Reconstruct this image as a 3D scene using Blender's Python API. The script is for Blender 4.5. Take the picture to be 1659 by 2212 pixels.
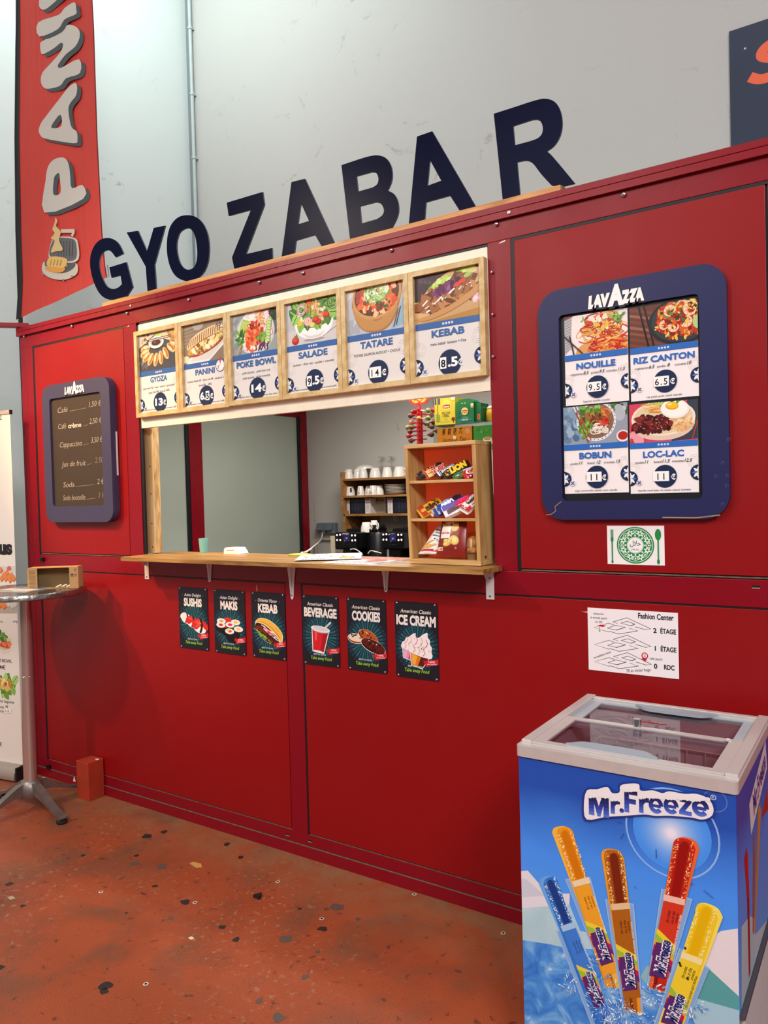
import bpy, bmesh, math, random
from math import sin, cos, pi, radians
from mathutils import Vector, Matrix
from mathutils.geometry import tessellate_polygon

for o in list(bpy.data.objects): bpy.data.objects.remove(o)
SC = bpy.context.scene
COL = SC.collection
V = Vector

# ------------------------------------------------------------------ camera
FPX, W, H = 1650.0, 1659.0, 2212.0
CAM = V((0.0, -2.51838, 1.56))
CR = V((0.8314757, 0.5549334, -0.0264008))
CU = V((0.0100563, 0.0324796, 0.9994218))
CF = V((-0.5554700, 0.8312605, -0.0214254))
cd = bpy.data.cameras.new('camera')
cam = bpy.data.objects.new('camera', cd); COL.objects.link(cam)
cd.sensor_fit = 'VERTICAL'; cd.sensor_height = 36.0; cd.lens = 36.0 * FPX / H
cd.clip_start = 0.05; cd.clip_end = 100
cam.matrix_world = Matrix(((CR.x, CU.x, -CF.x, CAM.x), (CR.y, CU.y, -CF.y, CAM.y), (CR.z, CU.z, -CF.z, CAM.z), (0, 0, 0, 1)))
SC.camera = cam

def hit(u, v, ax, val):
    """the point of the plane axis=val that the photograph shows at (u, v)"""
    d = CF + CR * ((u - W / 2) / FPX) - CU * ((v - H / 2) / FPX)
    return CAM + d * ((val - CAM[ax]) / d[ax])
def fp(u, v, y=0.0):
    h = hit(u, v, 1, y); return (h.x, h.z)

# ------------------------------------------------------------------ view, world, lights
vs = SC.view_settings
vs.view_transform = 'Standard'; vs.look = 'None'; vs.gamma = 1.0; vs.use_curve_mapping = False
vs.exposure = 0.0
wd = bpy.data.worlds.new('hall_air'); SC.world = wd; wd.use_nodes = True
bg = wd.node_tree.nodes['Background']; bg.inputs[1].default_value = 0.42
_n = wd.node_tree.nodes; _l = wd.node_tree.links                      # the hall around: pale above, dim and reddish towards the floor
_g = _n.new('ShaderNodeTexCoord'); _s = _n.new('ShaderNodeSeparateXYZ'); _r = _n.new('ShaderNodeValToRGB'); _m = _n.new('ShaderNodeMapRange')
_m.inputs[1].default_value = -1; _m.inputs[2].default_value = 1
_l.new(_g.outputs['Generated'], _s.inputs[0]); _l.new(_s.outputs[2], _m.inputs[0]); _l.new(_m.outputs[0], _r.inputs[0]); _l.new(_r.outputs[0], bg.inputs[0])
_e = _r.color_ramp.elements; _e[0].position = 0.42; _e[0].color = (0.16, 0.09, 0.07, 1); _e[1].position = 0.62; _e[1].color = (0.92, 0.95, 1.0, 1)

def area(name, loc, target, size, energy, col, sy=None, spread=180):
    l = bpy.data.lights.new(name, 'AREA'); l.energy = energy; l.color = col
    l.shape = 'RECTANGLE'; l.size = size; l.size_y = sy or size; l.spread = radians(spread)
    o = bpy.data.objects.new(name, l); COL.objects.link(o); o.location = loc
    o.rotation_euler = (V(target) - V(loc)).to_track_quat('-Z', 'Y').to_euler(); return o
def spot(name, loc, target, energy, col, ang, blend, r):
    l = bpy.data.lights.new(name, 'SPOT'); l.energy = energy; l.color = col
    l.spot_size = radians(ang); l.spot_blend = blend; l.shadow_soft_size = r
    o = bpy.data.objects.new(name, l); COL.objects.link(o); o.location = loc
    o.rotation_euler = (V(target) - V(loc)).to_track_quat('-Z', 'Y').to_euler(); return o
area('hall_lamp', (-2.6, -4.4, 4.2), (-1.6, 0, 1.2), 1.6, 54, (1.0, 0.91, 0.83), 1.6)
area('fill_beside', (2.2, -4.2, 4.4), (-0.4, 0, 1.0), 1.2, 200, (1.0, 0.96, 0.96), 1.2)  # added fill from front right, brightens the freezer and right panels
area('hall_ceiling_lamp', (-0.8, -2.6, 7.6), (-0.8, 2.5, 3.2), 2.4, 62, (1.0, 0.95, 0.91))
spot('warm_spot_lamp', (-4.62, -1.85, 3.45), (-3.44, 0, 1.86), 400, (1.0, 0.54, 0.20), 38, 0.75, 0.07)
spot('hall_spot_lamp', (-4.15, -3.1, 4.05), (-3.0, 0, 0.9), 270, (1.0, 0.85, 0.70), 85, 0.8, 0.10)
area('corner_tube_lamp', (-4.35, 0.8, 7.0), (-5.4, 1.0, 3.6), 0.25, 92, (0.80, 1.0, 0.97), 1.2)
area('hatch_fill', (-2.15, 0.25, 2.42), (-2.15, 0.30, 1.6), 1.9, 19, (1.0, 0.95, 0.86), 0.06)  # added light behind the fascia, brightens tea boxes and the orange back
area('kiosk_fill', (-2.6, 1.3, 2.44), (-2.6, 1.4, 0.0), 0.9, 30, (1.0, 0.95, 0.86), 0.2)  # unseen light added under the roof to brighten the kiosk inside

# ------------------------------------------------------------------ materials
def lin(c):
    c = c / 255.0
    return c / 12.92 if c <= 0.04045 else ((c + 0.055) / 1.055) ** 2.4
def rgb(h):
    if isinstance(h, str):
        h = h.lstrip('#'); return tuple(lin(int(h[i:i + 2], 16)) for i in (0, 2, 4)) + (1.0,)
    return tuple(h) + (1.0,)
MATS = {}
def mat(name, col='808080', rough=0.5, metal=0.0, spec=0.5, coat=0.0, trans=0.0, ior=1.45, emit=0.0, var=0.0, vscale=8.0, bump=0.0, bscale=60.0, stretch=(1, 1, 1), alpha=1.0, coat_rough=0.1):
    if name in MATS: return MATS[name]
    m = bpy.data.materials.new(name); m.use_nodes = True
    nt = m.node_tree; b = nt.nodes['Principled BSDF']; c = rgb(col)
    b.inputs['Base Color'].default_value = c; b.inputs['Roughness'].default_value = rough
    b.inputs['Metallic'].default_value = metal; b.inputs['Specular IOR Level'].default_value = spec
    b.inputs['Coat Weight'].default_value = coat; b.inputs['Coat Roughness'].default_value = coat_rough
    b.inputs['Transmission Weight'].default_value = trans; b.inputs['IOR'].default_value = ior
    b.inputs['Alpha'].default_value = alpha
    if emit: b.inputs['Emission Color'].default_value = c; b.inputs['Emission Strength'].default_value = emit
    if var or bump:
        tc = nt.nodes.new('ShaderNodeTexCoord'); mp = nt.nodes.new('ShaderNodeMapping'); mp.inputs['Scale'].default_value = stretch
        nt.links.new(tc.outputs['Object'], mp.inputs['Vector'])
    if var:
        n = nt.nodes.new('ShaderNodeTexNoise'); n.inputs['Scale'].default_value = vscale; n.inputs['Detail'].default_value = 6
        nt.links.new(mp.outputs[0], n.inputs['Vector'])
        r = nt.nodes.new('ShaderNodeValToRGB'); e = r.color_ramp.elements
        e[0].position = 0.3; e[1].position = 0.7
        e[0].color = tuple(max(0, x * (1 - var)) for x in c[:3]) + (1,); e[1].color = tuple(min(1, x * (1 + var)) for x in c[:3]) + (1,)
        nt.links.new(n.outputs['Fac'], r.inputs[0]); nt.links.new(r.outputs[0], b.inputs['Base Color'])
    if bump:
        n2 = nt.nodes.new('ShaderNodeTexNoise'); n2.inputs['Scale'].default_value = bscale; n2.inputs['Detail'].default_value = 4
        nt.links.new(mp.outputs[0], n2.inputs['Vector'])
        bp = nt.nodes.new('ShaderNodeBump'); bp.inputs['Strength'].default_value = bump; bp.inputs['Distance'].default_value = 0.004
        nt.links.new(n2.outputs['Fac'], bp.inputs['Height']); nt.links.new(bp.outputs[0], b.inputs['Normal'])
    MATS[name] = m; return m
def ink(h, rough=0.42):
    return mat('print_%s_%d' % (h, int(rough * 100)), h, rough)
def clear(name, tint, f=4.5, base=0.03):
    """thin clear sheet: see-through, mirror-like towards grazing view"""
    if name in MATS: return MATS[name]
    m = bpy.data.materials.new(name); m.use_nodes = True; nt = m.node_tree; nt.nodes.remove(nt.nodes['Principled BSDF'])
    t = nt.nodes.new('ShaderNodeBsdfTransparent'); t.inputs[0].default_value = rgb(tint)
    g = nt.nodes.new('ShaderNodeBsdfGlossy'); g.inputs['Roughness'].default_value = 0.03
    fr = nt.nodes.new('ShaderNodeLayerWeight'); fr.inputs[0].default_value = 0.5; pw = nt.nodes.new('ShaderNodeMath'); pw.operation = 'POWER'; pw.inputs[1].default_value = f
    ad = nt.nodes.new('ShaderNodeMath'); ad.operation = 'ADD'; ad.use_clamp = True; ad.inputs[1].default_value = base
    nt.links.new(fr.outputs['Facing'], pw.inputs[0]); nt.links.new(pw.outputs[0], ad.inputs[0]); mx = nt.nodes.new('ShaderNodeMixShader'); nt.links.new(ad.outputs[0], mx.inputs[0]); nt.links.new(t.outputs[0], mx.inputs[1]); nt.links.new(g.outputs[0], mx.inputs[2])
    nt.links.new(mx.outputs[0], nt.nodes['Material Output'].inputs['Surface']); MATS[name] = m; return m
def wood(name, c0, c1, scale=(1, 12, 12), rough=0.5, nscale=3.0):
    if name in MATS: return MATS[name]
    m = bpy.data.materials.new(name); m.use_nodes = True; nt = m.node_tree; b = nt.nodes['Principled BSDF']
    b.inputs['Roughness'].default_value = rough
    tc = nt.nodes.new('ShaderNodeTexCoord'); mp = nt.nodes.new('ShaderNodeMapping'); mp.inputs['Scale'].default_value = scale
    nt.links.new(tc.outputs['Object'], mp.inputs['Vector'])
    n = nt.nodes.new('ShaderNodeTexNoise'); n.inputs['Scale'].default_value = nscale; n.inputs['Detail'].default_value = 8; n.inputs['Distortion'].default_value = 0.6
    nt.links.new(mp.outputs[0], n.inputs['Vector'])
    r = nt.nodes.new('ShaderNodeValToRGB'); e = r.color_ramp.elements
    e[0].position = 0.36; e[0].color = rgb(c0); e[1].position = 0.62; e[1].color = rgb(c1)
    nt.links.new(n.outputs['Fac'], r.inputs[0]); nt.links.new(r.outputs[0], b.inputs['Base Color'])
    MATS[name] = m; return m

# ------------------------------------------------------------------ mesh helpers
class Fr:
    """a frame: origin and three axes"""
    def __init__(s, o, ex, ey, ez=None):
        s.o = V(o); s.x = V(ex); s.y = V(ey); s.z = V(ez) if ez is not None else s.x.cross(s.y)
    def __call__(s, a, b, c=0.0): return s.o + s.x * a + s.y * b + s.z * c
    def sub(s, a, b, c=0.0, ang=0.0):
        ca, sa = cos(ang), sin(ang)
        return Fr(s(a, b, c), s.x * ca + s.y * sa, s.y * ca - s.x * sa, s.z)
def front(x, z, y=0.0): return Fr((x, y, z), (1, 0, 0), (0, 0, 1), (0, -1, 0))   # faces the viewer
WORLD = Fr((0, 0, 0), (1, 0, 0), (0, 1, 0), (0, 0, 1))
MW = {}

class MB:
    def __init__(s): s.v = []; s.f = []; s.fm = []; s.m = []
    def mi(s, m):
        if m not in s.m: s.m.append(m)
        return s.m.index(m)
    def add(s, vs, fs, m):
        k = len(s.v); i = s.mi(m); s.v += [V(p) for p in vs]
        for f in fs: s.f.append([k + q for q in f]); s.fm.append(i)
    def poly(s, pts, m): s.add(pts, [list(range(len(pts)))], m)
    def box(s, fr, x0, x1, y0, y1, z0, z1, m):
        p = [fr(x, y, z) for z in (z0, z1) for y in (y0, y1) for x in (x0, x1)]
        s.add(p, [(0, 2, 3, 1), (4, 5, 7, 6), (0, 1, 5, 4), (2, 6, 7, 3), (0, 4, 6, 2), (1, 3, 7, 5)], m)
    def wbox(s, x0, x1, y0, y1, z0, z1, m): s.box(WORLD, x0, x1, y0, y1, z0, z1, m)
    def prism(s, loops, fr, z0, z1, m, mside=None, back=True):
        """loops: outline then holes, 2d, extruded from z0 to z1 of frame fr"""
        flat = [p for l in loops for p in l]
        tri = tessellate_polygon([[V((p[0], p[1], 0)) for p in l] for l in loops])
        out = []
        for t in tri:
            a, b, c = (flat[i] for i in t)
            if (b[0] - a[0]) * (c[1] - a[1]) - (b[1] - a[1]) * (c[0] - a[0]) < 0: t = (t[0], t[2], t[1])
            out.append(t)
        s.add([fr(p[0], p[1], z1) for p in flat], out, m)
        if back: s.add([fr(p[0], p[1], z0) for p in flat], [t[::-1] for t in out], m)
        for li, l in enumerate(loops):
            ar = sum(l[i][0] * l[(i + 1) % len(l)][1] - l[(i + 1) % len(l)][0] * l[i][1] for i in range(len(l)))
            q = l if (ar > 0) == (li == 0) else l[::-1]
            n = len(q)
            s.add([fr(p[0], p[1], z0) for p in q] + [fr(p[0], p[1], z1) for p in q], [(i, (i + 1) % n, n + (i + 1) % n, n + i) for i in range(n)], mside or m)
    def lathe(s, prof, fr, m, n=20, a0=0, a1=2 * pi):
        """prof: list of (radius, height) along fr.z"""
        full = abs(a1 - a0 - 2 * pi) < 1e-6; k = n if full else n + 1
        vs = []
        for r, h in prof:
            for i in range(k):
                a = a0 + (a1 - a0) * i / n; vs.append(fr(r * cos(a), r * sin(a), h))
        fs = []
        for j in range(len(prof) - 1):
            for i in range(n):
                i2 = (i + 1) % k; fs.append((j * k + i, j * k + i2, (j + 1) * k + i2, (j + 1) * k + i))
        s.add(vs, fs, m)
        for j, flip in ((0, True), (len(prof) - 1, False)):
            if prof[j][0] > 1e-5 and full:
                f = list(range(k)); s.add([vs[j * k + i] for i in f], [f[::-1] if flip else f], m)
    def cyl(s, p0, p1, r, m, n=14, r1=None):
        p0, p1 = V(p0), V(p1); d = (p1 - p0); L = d.length; d = d / L
        t = V((1, 0, 0)) if abs(d.x) < 0.9 else V((0, 1, 0)); ex = d.cross(t).normalized(); ey = d.cross(ex)
        s.lathe([(r, 0), (r if r1 is None else r1, L)], Fr(p0, ex, ey, d), m, n)
    def tube(s, pts, r, m, n=8):
        pts = [V(p) for p in pts]; vs = []; k = len(pts); up = None
        for i, p in enumerate(pts):
            d = (pts[min(i + 1, k - 1)] - pts[max(i - 1, 0)]).normalized()
            if up is None:
                t = V((0, 0, 1)) if abs(d.z) < 0.9 else V((1, 0, 0)); up = (t - d * t.dot(d)).normalized()
            else: up = (up - d * up.dot(d)).normalized()
            q = d.cross(up)
            for j in range(n):
                a = 2 * pi * j / n; vs.append(p + up * (r * cos(a)) + q * (r * sin(a)))
        fs = [(i * n + j, i * n + (j + 1) % n, (i + 1) * n + (j + 1) % n, (i + 1) * n + j) for i in range(k - 1) for j in range(n)]
        fs += [list(range(n))[::-1], [(k - 1) * n + j for j in range(n)]]
        s.add(vs, fs, m)
    def ball(s, fr, rx, ry, rz, m, n=14, k=9):
        vs = [fr(rx * sin(pi * j / k) * cos(2 * pi * i / n), ry * sin(pi * j / k) * sin(2 * pi * i / n), -rz * cos(pi * j / k)) for j in range(1, k) for i in range(n)]
        vs += [fr(0, 0, -rz), fr(0, 0, rz)]
        fs = [(j * n + i, j * n + (i + 1) % n, (j + 1) * n + (i + 1) % n, (j + 1) * n + i) for j in range(k - 2) for i in range(n)]
        fs += [((k - 1) * n, (i + 1) % n, i) for i in range(n)] + [((k - 1) * n + 1, (k - 2) * n + i, (k - 2) * n + (i + 1) % n) for i in range(n)]
        s.add(vs, fs, m)
    def build(s, name, parent=None, bevel=0.0, smooth=None, origin=None, seg=2):
        me = bpy.data.meshes.new(name)
        if parent is not None: inv = MW[parent.name].inverted()
        else: inv = Matrix.Translation(-V(origin)) if origin is not None else Matrix()
        me.from_pydata([inv @ p for p in s.v], [], s.f)
        for m in s.m: me.materials.append(m)
        me.polygons.foreach_set('material_index', s.fm)
        if smooth:
            me.shade_smooth(); me.set_sharp_from_angle(angle=radians(smooth))
        me.update()
        o = bpy.data.objects.new(name, me); COL.objects.link(o)
        if parent is not None: o.parent = parent; MW[o.name] = MW[parent.name]
        else:
            if origin is not None: o.location = origin
            MW[o.name] = Matrix.Translation(V(origin)) if origin is not None else Matrix()
        if bevel:
            b = o.modifiers.new('bevel', 'BEVEL'); b.width = bevel; b.segments = seg; b.limit_method = 'ANGLE'; b.angle_limit = radians(40)
        return o
def tag(o, label, cat, group=None, kind=None):
    if label: o['label'] = label
    if cat: o['category'] = cat
    if group: o['group'] = group
    if kind: o['kind'] = kind
    return o
def thing(name, label, cat, loc, group=None, rz=0.0):
    o = bpy.data.objects.new(name, None); COL.objects.link(o); o.empty_display_size = 0.05
    o.location = loc; o.rotation_euler = (0, 0, rz)
    MW[o.name] = Matrix.Translation(V(loc)) @ Matrix.Rotation(rz, 4, 'Z')
    return tag(o, label, cat, group)
def struct(name, mb, **k):
    o = mb.build(name, **k); o['kind'] = 'structure'; return o
def dup(root, loc, label, rz=None):
    r = root.copy(); COL.objects.link(r); r.location = loc
    if rz is not None: r.rotation_euler = (0, 0, rz)
    r['label'] = label
    for ch in list(root.children):
        c = ch.copy(); COL.objects.link(c); c.parent = r
        for g in list(ch.children):
            d = g.copy(); COL.objects.link(d); d.parent = c
    return r

def rrect(x0, y0, x1, y1, r, n=6):
    out = []
    for cx, cy, a in ((x1 - r, y1 - r, 0), (x0 + r, y1 - r, 90), (x0 + r, y0 + r, 180), (x1 - r, y0 + r, 270)):
        for i in range(n + 1):
            t = radians(a + 90 * i / n); out.append((cx + r * cos(t), cy + r * sin(t)))
    return out
def smooth_loop(pts, k=4, closed=True):
    """Catmull-Rom through pts"""
    n = len(pts); out = []
    rng = range(n if closed else n - 1)
    for i in rng:
        g = (lambda q: pts[q % n]) if closed else (lambda q: pts[max(0, min(n - 1, q))])
        p0, p1, p2, p3 = g(i - 1), g(i), g(i + 1), g(i + 2)
        for j in range(k):
            t = j / k
            out.append(tuple(0.5 * ((2 * p1[d]) + (-p0[d] + p2[d]) * t + (2 * p0[d] - 5 * p1[d] + 4 * p2[d] - p3[d]) * t * t + (-p0[d] + 3 * p1[d] - 3 * p2[d] + p3[d]) * t ** 3) for d in range(2)))
    if not closed: out.append(tuple(pts[-1][:2]))
    return out

# ------------------------------------------------------------------ printed artwork: coloured shapes laid on a sheet
_TX = {}
def text_geo(body, bold=0.0, shear=0.0, spacing=1.0):
    k = (body, bold, shear, spacing)
    if k in _TX: return _TX[k]
    cu = bpy.data.curves.new('lettering', 'FONT'); cu.body = body; cu.offset = bold
    cu.shear = shear; cu.space_character = spacing
    cu.resolution_u = 3; cu.fill_mode = 'FRONT'
    ob = bpy.data.objects.new('lettering', cu); me = ob.to_mesh()
    vs = [(p.co.x, p.co.y) for p in me.vertices]; fs = [list(p.vertices) for p in me.polygons]
    ob.to_mesh_clear(); bpy.data.objects.remove(ob); bpy.data.curves.remove(cu)
    _TX[k] = (vs, fs); return _TX[k]
CAP = max(p[1] for p in text_geo('H')[0])

class Art:
    """x runs 0..1 across the sheet (w metres), y 0..a up it"""
    def __init__(s, mb, fr, w, a, hf=None, lift=0.0004, rough=0.42):
        s.mb = mb; s.fr = fr; s.w = w; s.a = a; s.hf = hf; s.z = lift; s.rough = rough
        s.T = [(1, 0, 0, 0, 1, 0)]; s.clip = (0, 0, 1, a); s.step = 5.0e-6
    def push(s, x, y, sx=1.0, sy=None, ang=0.0):
        sy = sx if sy is None else sy
        a, b, c, d, e, f = s.T[-1]; ca, sa = cos(ang), sin(ang)
        A, B, D, E_ = sx * ca, -sy * sa, sx * sa, sy * ca
        s.T.append((a * A + b * D, a * B + b * E_, a * x + b * y + c, d * A + e * D, d * B + e * E_, d * x + e * y + f))
    def pop(s): s.T.pop()
    def _clip(s, P):
        x0, y0, x1, y1 = s.clip
        for ax, val, sg in ((0, x0, 1), (0, x1, -1), (1, y0, 1), (1, y1, -1)):
            if not P: return P
            if all((p[ax] - val) * sg >= 0 for p in P): continue
            out = []
            for i in range(len(P)):
                p, q = P[i - 1], P[i]; dp, dq = (p[ax] - val) * sg, (q[ax] - val) * sg
                if (dp >= 0) != (dq >= 0):
                    t = dp / (dp - dq); out.append((p[0] + (q[0] - p[0]) * t, p[1] + (q[1] - p[1]) * t))
                if dq >= 0: out.append(q)
            P = out
        return P
    def _tr(s, p):
        a, b, c, d, e, f = s.T[-1]; return (a * p[0] + b * p[1] + c, d * p[0] + e * p[1] + f)
    def faces(s, polys, col, m=None):
        s.z += s.step; m = m or ink(col, s.rough)
        for P in polys:
            P = s._clip([s._tr(p) for p in P])
            if len(P) < 3: continue
            ar = sum(P[i - 1][0] * P[i][1] - P[i][0] * P[i - 1][1] for i in range(len(P)))
            if abs(ar) < 1e-9: continue
            if ar < 0: P = P[::-1]
            s.mb.poly([s.fr(p[0] * s.w, p[1] * s.w, s.z + (s.hf(p[0], p[1]) if s.hf else 0.0)) for p in P], m)
    def poly(s, pts, col, m=None):
        if len(pts) > 4:
            t = tessellate_polygon([[V((p[0], p[1], 0)) for p in pts]]); s.faces([[pts[i] for i in q] for q in t], col, m)
        else: s.faces([list(pts)], col, m)
    def rect(s, x0, y0, x1, y1, col, n=1, m=None):
        q = []
        for i in range(n):
            for j in range(n):
                xa, xb = x0 + (x1 - x0) * i / n, x0 + (x1 - x0) * (i + 1) / n; ya, yb = y0 + (y1 - y0) * j / n, y0 + (y1 - y0) * (j + 1) / n
                q.append([(xa, ya), (xb, ya), (xb, yb), (xa, yb)])
        s.faces(q, col, m)
    def ell(s, cx, cy, rx, ry, col, rot=0.0, n=20, a0=0.0, a1=2 * pi):
        c, d = cos(rot), sin(rot); P = []
        for i in range(n + (0 if abs(a1 - a0 - 2 * pi) < 1e-6 else 1)):
            t = a0 + (a1 - a0) * i / n; x, y = rx * cos(t), ry * sin(t); P.append((cx + c * x - d * y, cy + d * x + c * y))
        s.faces([P], col)
    def ring(s, cx, cy, r, wd, col, n=28, ry=None):
        ry = ry or r; k = ry / r; q = []
        for i in range(n):
            t, u = 2 * pi * i / n, 2 * pi * (i + 1) / n
            q.append([(cx + r * cos(t), cy + ry * sin(t)), (cx + r * cos(u), cy + ry * sin(u)), (cx + (r - wd) * cos(u), cy + (r - wd) * k * sin(u)), (cx + (r - wd) * cos(t), cy + (r - wd) * k * sin(t))])
        s.faces(q, col)
    def line(s, pts, wd, col, taper=False):
        q = []; L = []
        for i, p in enumerate(pts):
            a, b = pts[max(0, i - 1)], pts[min(len(pts) - 1, i + 1)]
            dx, dy = b[0] - a[0], b[1] - a[1]; l = math.hypot(dx, dy) or 1; k = wd / 2 * (1 - i / (len(pts) - 1) * 0.8 if taper else 1)
            L.append(((p[0] - dy / l * k, p[1] + dx / l * k), (p[0] + dy / l * k, p[1] - dx / l * k)))
        st = s.step; s.z += st; s.step = 1.0e-6                       # each piece a hair above the last, so that tight bends never coincide
        for i in range(len(L) - 1):
            a0, b0, a1, b1 = L[i][0], L[i][1], L[i + 1][0], L[i + 1][1]; dx, dy = pts[i + 1][0] - pts[i][0], pts[i + 1][1] - pts[i][1]
            if (a1[0] - a0[0]) * dx + (a1[1] - a0[1]) * dy <= 0: s.faces([[a0, b0, b1]], col)          # the inside of a tight bend folds: keep the outer wedge
            elif (b1[0] - b0[0]) * dx + (b1[1] - b0[1]) * dy <= 0: s.faces([[a0, b0, a1]], col)
            else: s.faces([[a0, b0, b1, a1]], col)
        s.step = st
    def text(s, body, x, y, h, col, w=None, bold=0.0, shear=0.0, rot=0.0, al='c', spacing=1.0, maxw=None):
        """h: height of a capital, y: baseline, w: exact width"""
        vs, fs = text_geo(body, bold, shear, spacing)
        if not vs: return
        x0, x1 = min(p[0] for p in vs), max(p[0] for p in vs); k = h / CAP; kx = k
        if w: kx = w / (x1 - x0)
        elif maxw and (x1 - x0) * k > maxw: kx = maxw / (x1 - x0)
        off = {'c': (x0 + x1) / 2, 'l': x0, 'r': x1}[al]
        s.push(x, y, 1, 1, rot)
        s.faces([[((vs[i][0] - off) * kx, vs[i][1] * k) for i in f] for f in fs], col)
        s.pop()

R = random.Random(7)
def scat(A, cx, cy, rx, ry, n, cols, r0, r1, st=1.0, k=7, rot=None):
    for i in range(n):
        a, q = R.uniform(0, 2 * pi), math.sqrt(R.random()); x, y = cx + rx * q * cos(a), cy + ry * q * sin(a)
        r = R.uniform(r0, r1); t = R.uniform(0, pi) if rot is None else rot + R.uniform(-.3, .3); c, d = cos(t), sin(t); P = []
        for j in range(k):
            u = 2 * pi * j / k; e = r * R.uniform(.75, 1.2); px, py = e * st * cos(u), e * sin(u) / math.sqrt(st); P.append((x + c * px - d * py, y + d * px + c * py))
        A.faces([P], R.choice(cols))
def leaf(A, x, y, l, w, ang, col, vein=None):
    A.push(x, y, 1, 1, ang)
    A.faces([[(0, 0), (l * .25, w * .42), (l * .55, w * .5), (l * .85, w * .25), (l, 0), (l * .85, -w * .25), (l * .55, -w * .5), (l * .25, -w * .42)]], col)
    if vein: A.line([(l * .05, 0), (l * .9, 0)], w * .1, vein)
    A.pop()
def leaves(A, cx, cy, rx, ry, n, cols, l, w):
    for i in range(n):
        a, q = R.uniform(0, 2 * pi), math.sqrt(R.random()); s = R.uniform(.7, 1.3)
        leaf(A, cx + rx * q * cos(a), cy + ry * q * sin(a), l * s, w * s, R.uniform(0, 2 * pi), R.choice(cols), R.choice(cols))
def noodles(A, cx, cy, rx, ry, n, cols, wd):
    for i in range(n):
        a, q = R.uniform(0, 2 * pi), math.sqrt(R.random()) * .75; x, y = cx + rx * q * cos(a), cy + ry * q * sin(a)
        r = R.uniform(.15, .5); t0 = R.uniform(0, 2 * pi); sp = R.uniform(1.2, 3.4); sq = R.uniform(.5, 1)
        A.line([(x + rx * r * cos(t0 + sp * j / 7), y + ry * r * sq * sin(t0 + sp * j / 7)) for j in range(8)], wd * R.uniform(.8, 1.25), R.choice(cols))
def shrimp(A, x, y, r, ang, c0='f0a070', c1='f9d8b0'):
    A.push(x, y, 1, 1, ang)
    for k, (rr, c) in enumerate(((1.0, c0), (.82, c1))):
        pts = [(r * .62 * cos(t), r * .62 * sin(t)) for t in [0.2 + 4.2 * i / 11 for i in range(12)]]
        A.line(pts, r * .66 * rr, c, True)
    for i in range(4):
        t = .6 + .75 * i; A.line([(r * .35 * cos(t), r * .35 * sin(t)), (r * .92 * cos(t), r * .92 * sin(t))], r * .07, 'e07848')
    A.pop()
def bowl(A, cx, cy, rx, ry, dep, col, rim, inner):
    P = [(cx - rx, cy)] + [(cx + rx * cos(t), cy - dep * (sin(t - pi) ** .7 if sin(t - pi) > 0 else 0)) for t in [pi + pi * i / 14 for i in range(15)]] + [(cx + rx, cy)]
    A.poly(P[1:-1], col); A.ell(cx, cy, rx, ry, rim, n=28); A.ell(cx, cy, rx * .93, ry * .9, inner, n=28)
# ================================================================== the setting
def node_mat(name, rough=0.5):
    m = bpy.data.materials.new(name); m.use_nodes = True; b = m.node_tree.nodes['Principled BSDF']; b.inputs['Roughness'].default_value = rough
    return m, m.node_tree, b
def nz(nt, vec, scale, detail=6, dist=0.0, rough=0.55):
    n = nt.nodes.new('ShaderNodeTexNoise'); n.inputs['Scale'].default_value = scale; n.inputs['Detail'].default_value = detail
    n.inputs['Distortion'].default_value = dist; n.inputs['Roughness'].default_value = rough
    nt.links.new(vec, n.inputs['Vector']); return n.outputs['Fac']
def ramp(nt, fac, stops):
    r = nt.nodes.new('ShaderNodeValToRGB'); e = r.color_ramp.elements
    while len(e) < len(stops): e.new(0.5)
    for i, (p, c) in enumerate(stops): e[i].position = p; e[i].color = rgb(c) if isinstance(c, str) else (c, c, c, 1)
    nt.links.new(fac, r.inputs[0]); return r.outputs[0]
def mixc(nt, fac, a, b):
    m = nt.nodes.new('ShaderNodeMix'); m.data_type = 'RGBA'; nt.links.new(fac, m.inputs[0])
    for k, q in ((6, a), (7, b)):
        if isinstance(q, str): m.inputs[k].default_value = rgb(q)
        else: nt.links.new(q, m.inputs[k])
    return m.outputs[2]
def bumpn(nt, b, h, st, dist):
    n = nt.nodes.new('ShaderNodeBump'); n.inputs['Strength'].default_value = st; n.inputs['Distance'].default_value = dist
    nt.links.new(h, n.inputs['Height']); nt.links.new(n.outputs[0], b.inputs['Normal'])

# painted terracotta floor: mottled red-orange paint, grey worn patches and dust near the kiosk
mf, nt, b = node_mat('floor_paint', 0.4); b.inputs['Specular IOR Level'].default_value = 0.3
tc = nt.nodes.new('ShaderNodeTexCoord').outputs['Object']
base = ramp(nt, nz(nt, tc, 1.6, 8), [(0.30, '93472b'), (0.50, '9e4b2c'), (0.70, '7f3f2a')])
grime = ramp(nt, nz(nt, tc, 3.1, 9, 0.5), [(0.50, 0.0), (0.72, 0.75)])
base = mixc(nt, grime, base, '5f4a38')
speck = ramp(nt, nz(nt, tc, 42, 4, 0.2), [(0.58, 0.0), (0.68, 0.7)])
region = ramp(nt, nz(nt, tc, 1.15, 3), [(0.44, 0.0), (0.62, 1.0)])
mm = nt.nodes.new('ShaderNodeMath'); mm.operation = 'MULTIPLY'; nt.links.new(speck, mm.inputs[0]); nt.links.new(region, mm.inputs[1])
base = mixc(nt, mm.outputs[0], base, 'a98d70')
pits = ramp(nt, nz(nt, tc, 27, 5, 0.4), [(0.62, 0.0), (0.70, 0.7)])
base = mixc(nt, pits, base, '3a2c24')
sx = nt.nodes.new('ShaderNodeSeparateXYZ'); nt.links.new(tc, sx.inputs[0])
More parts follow.
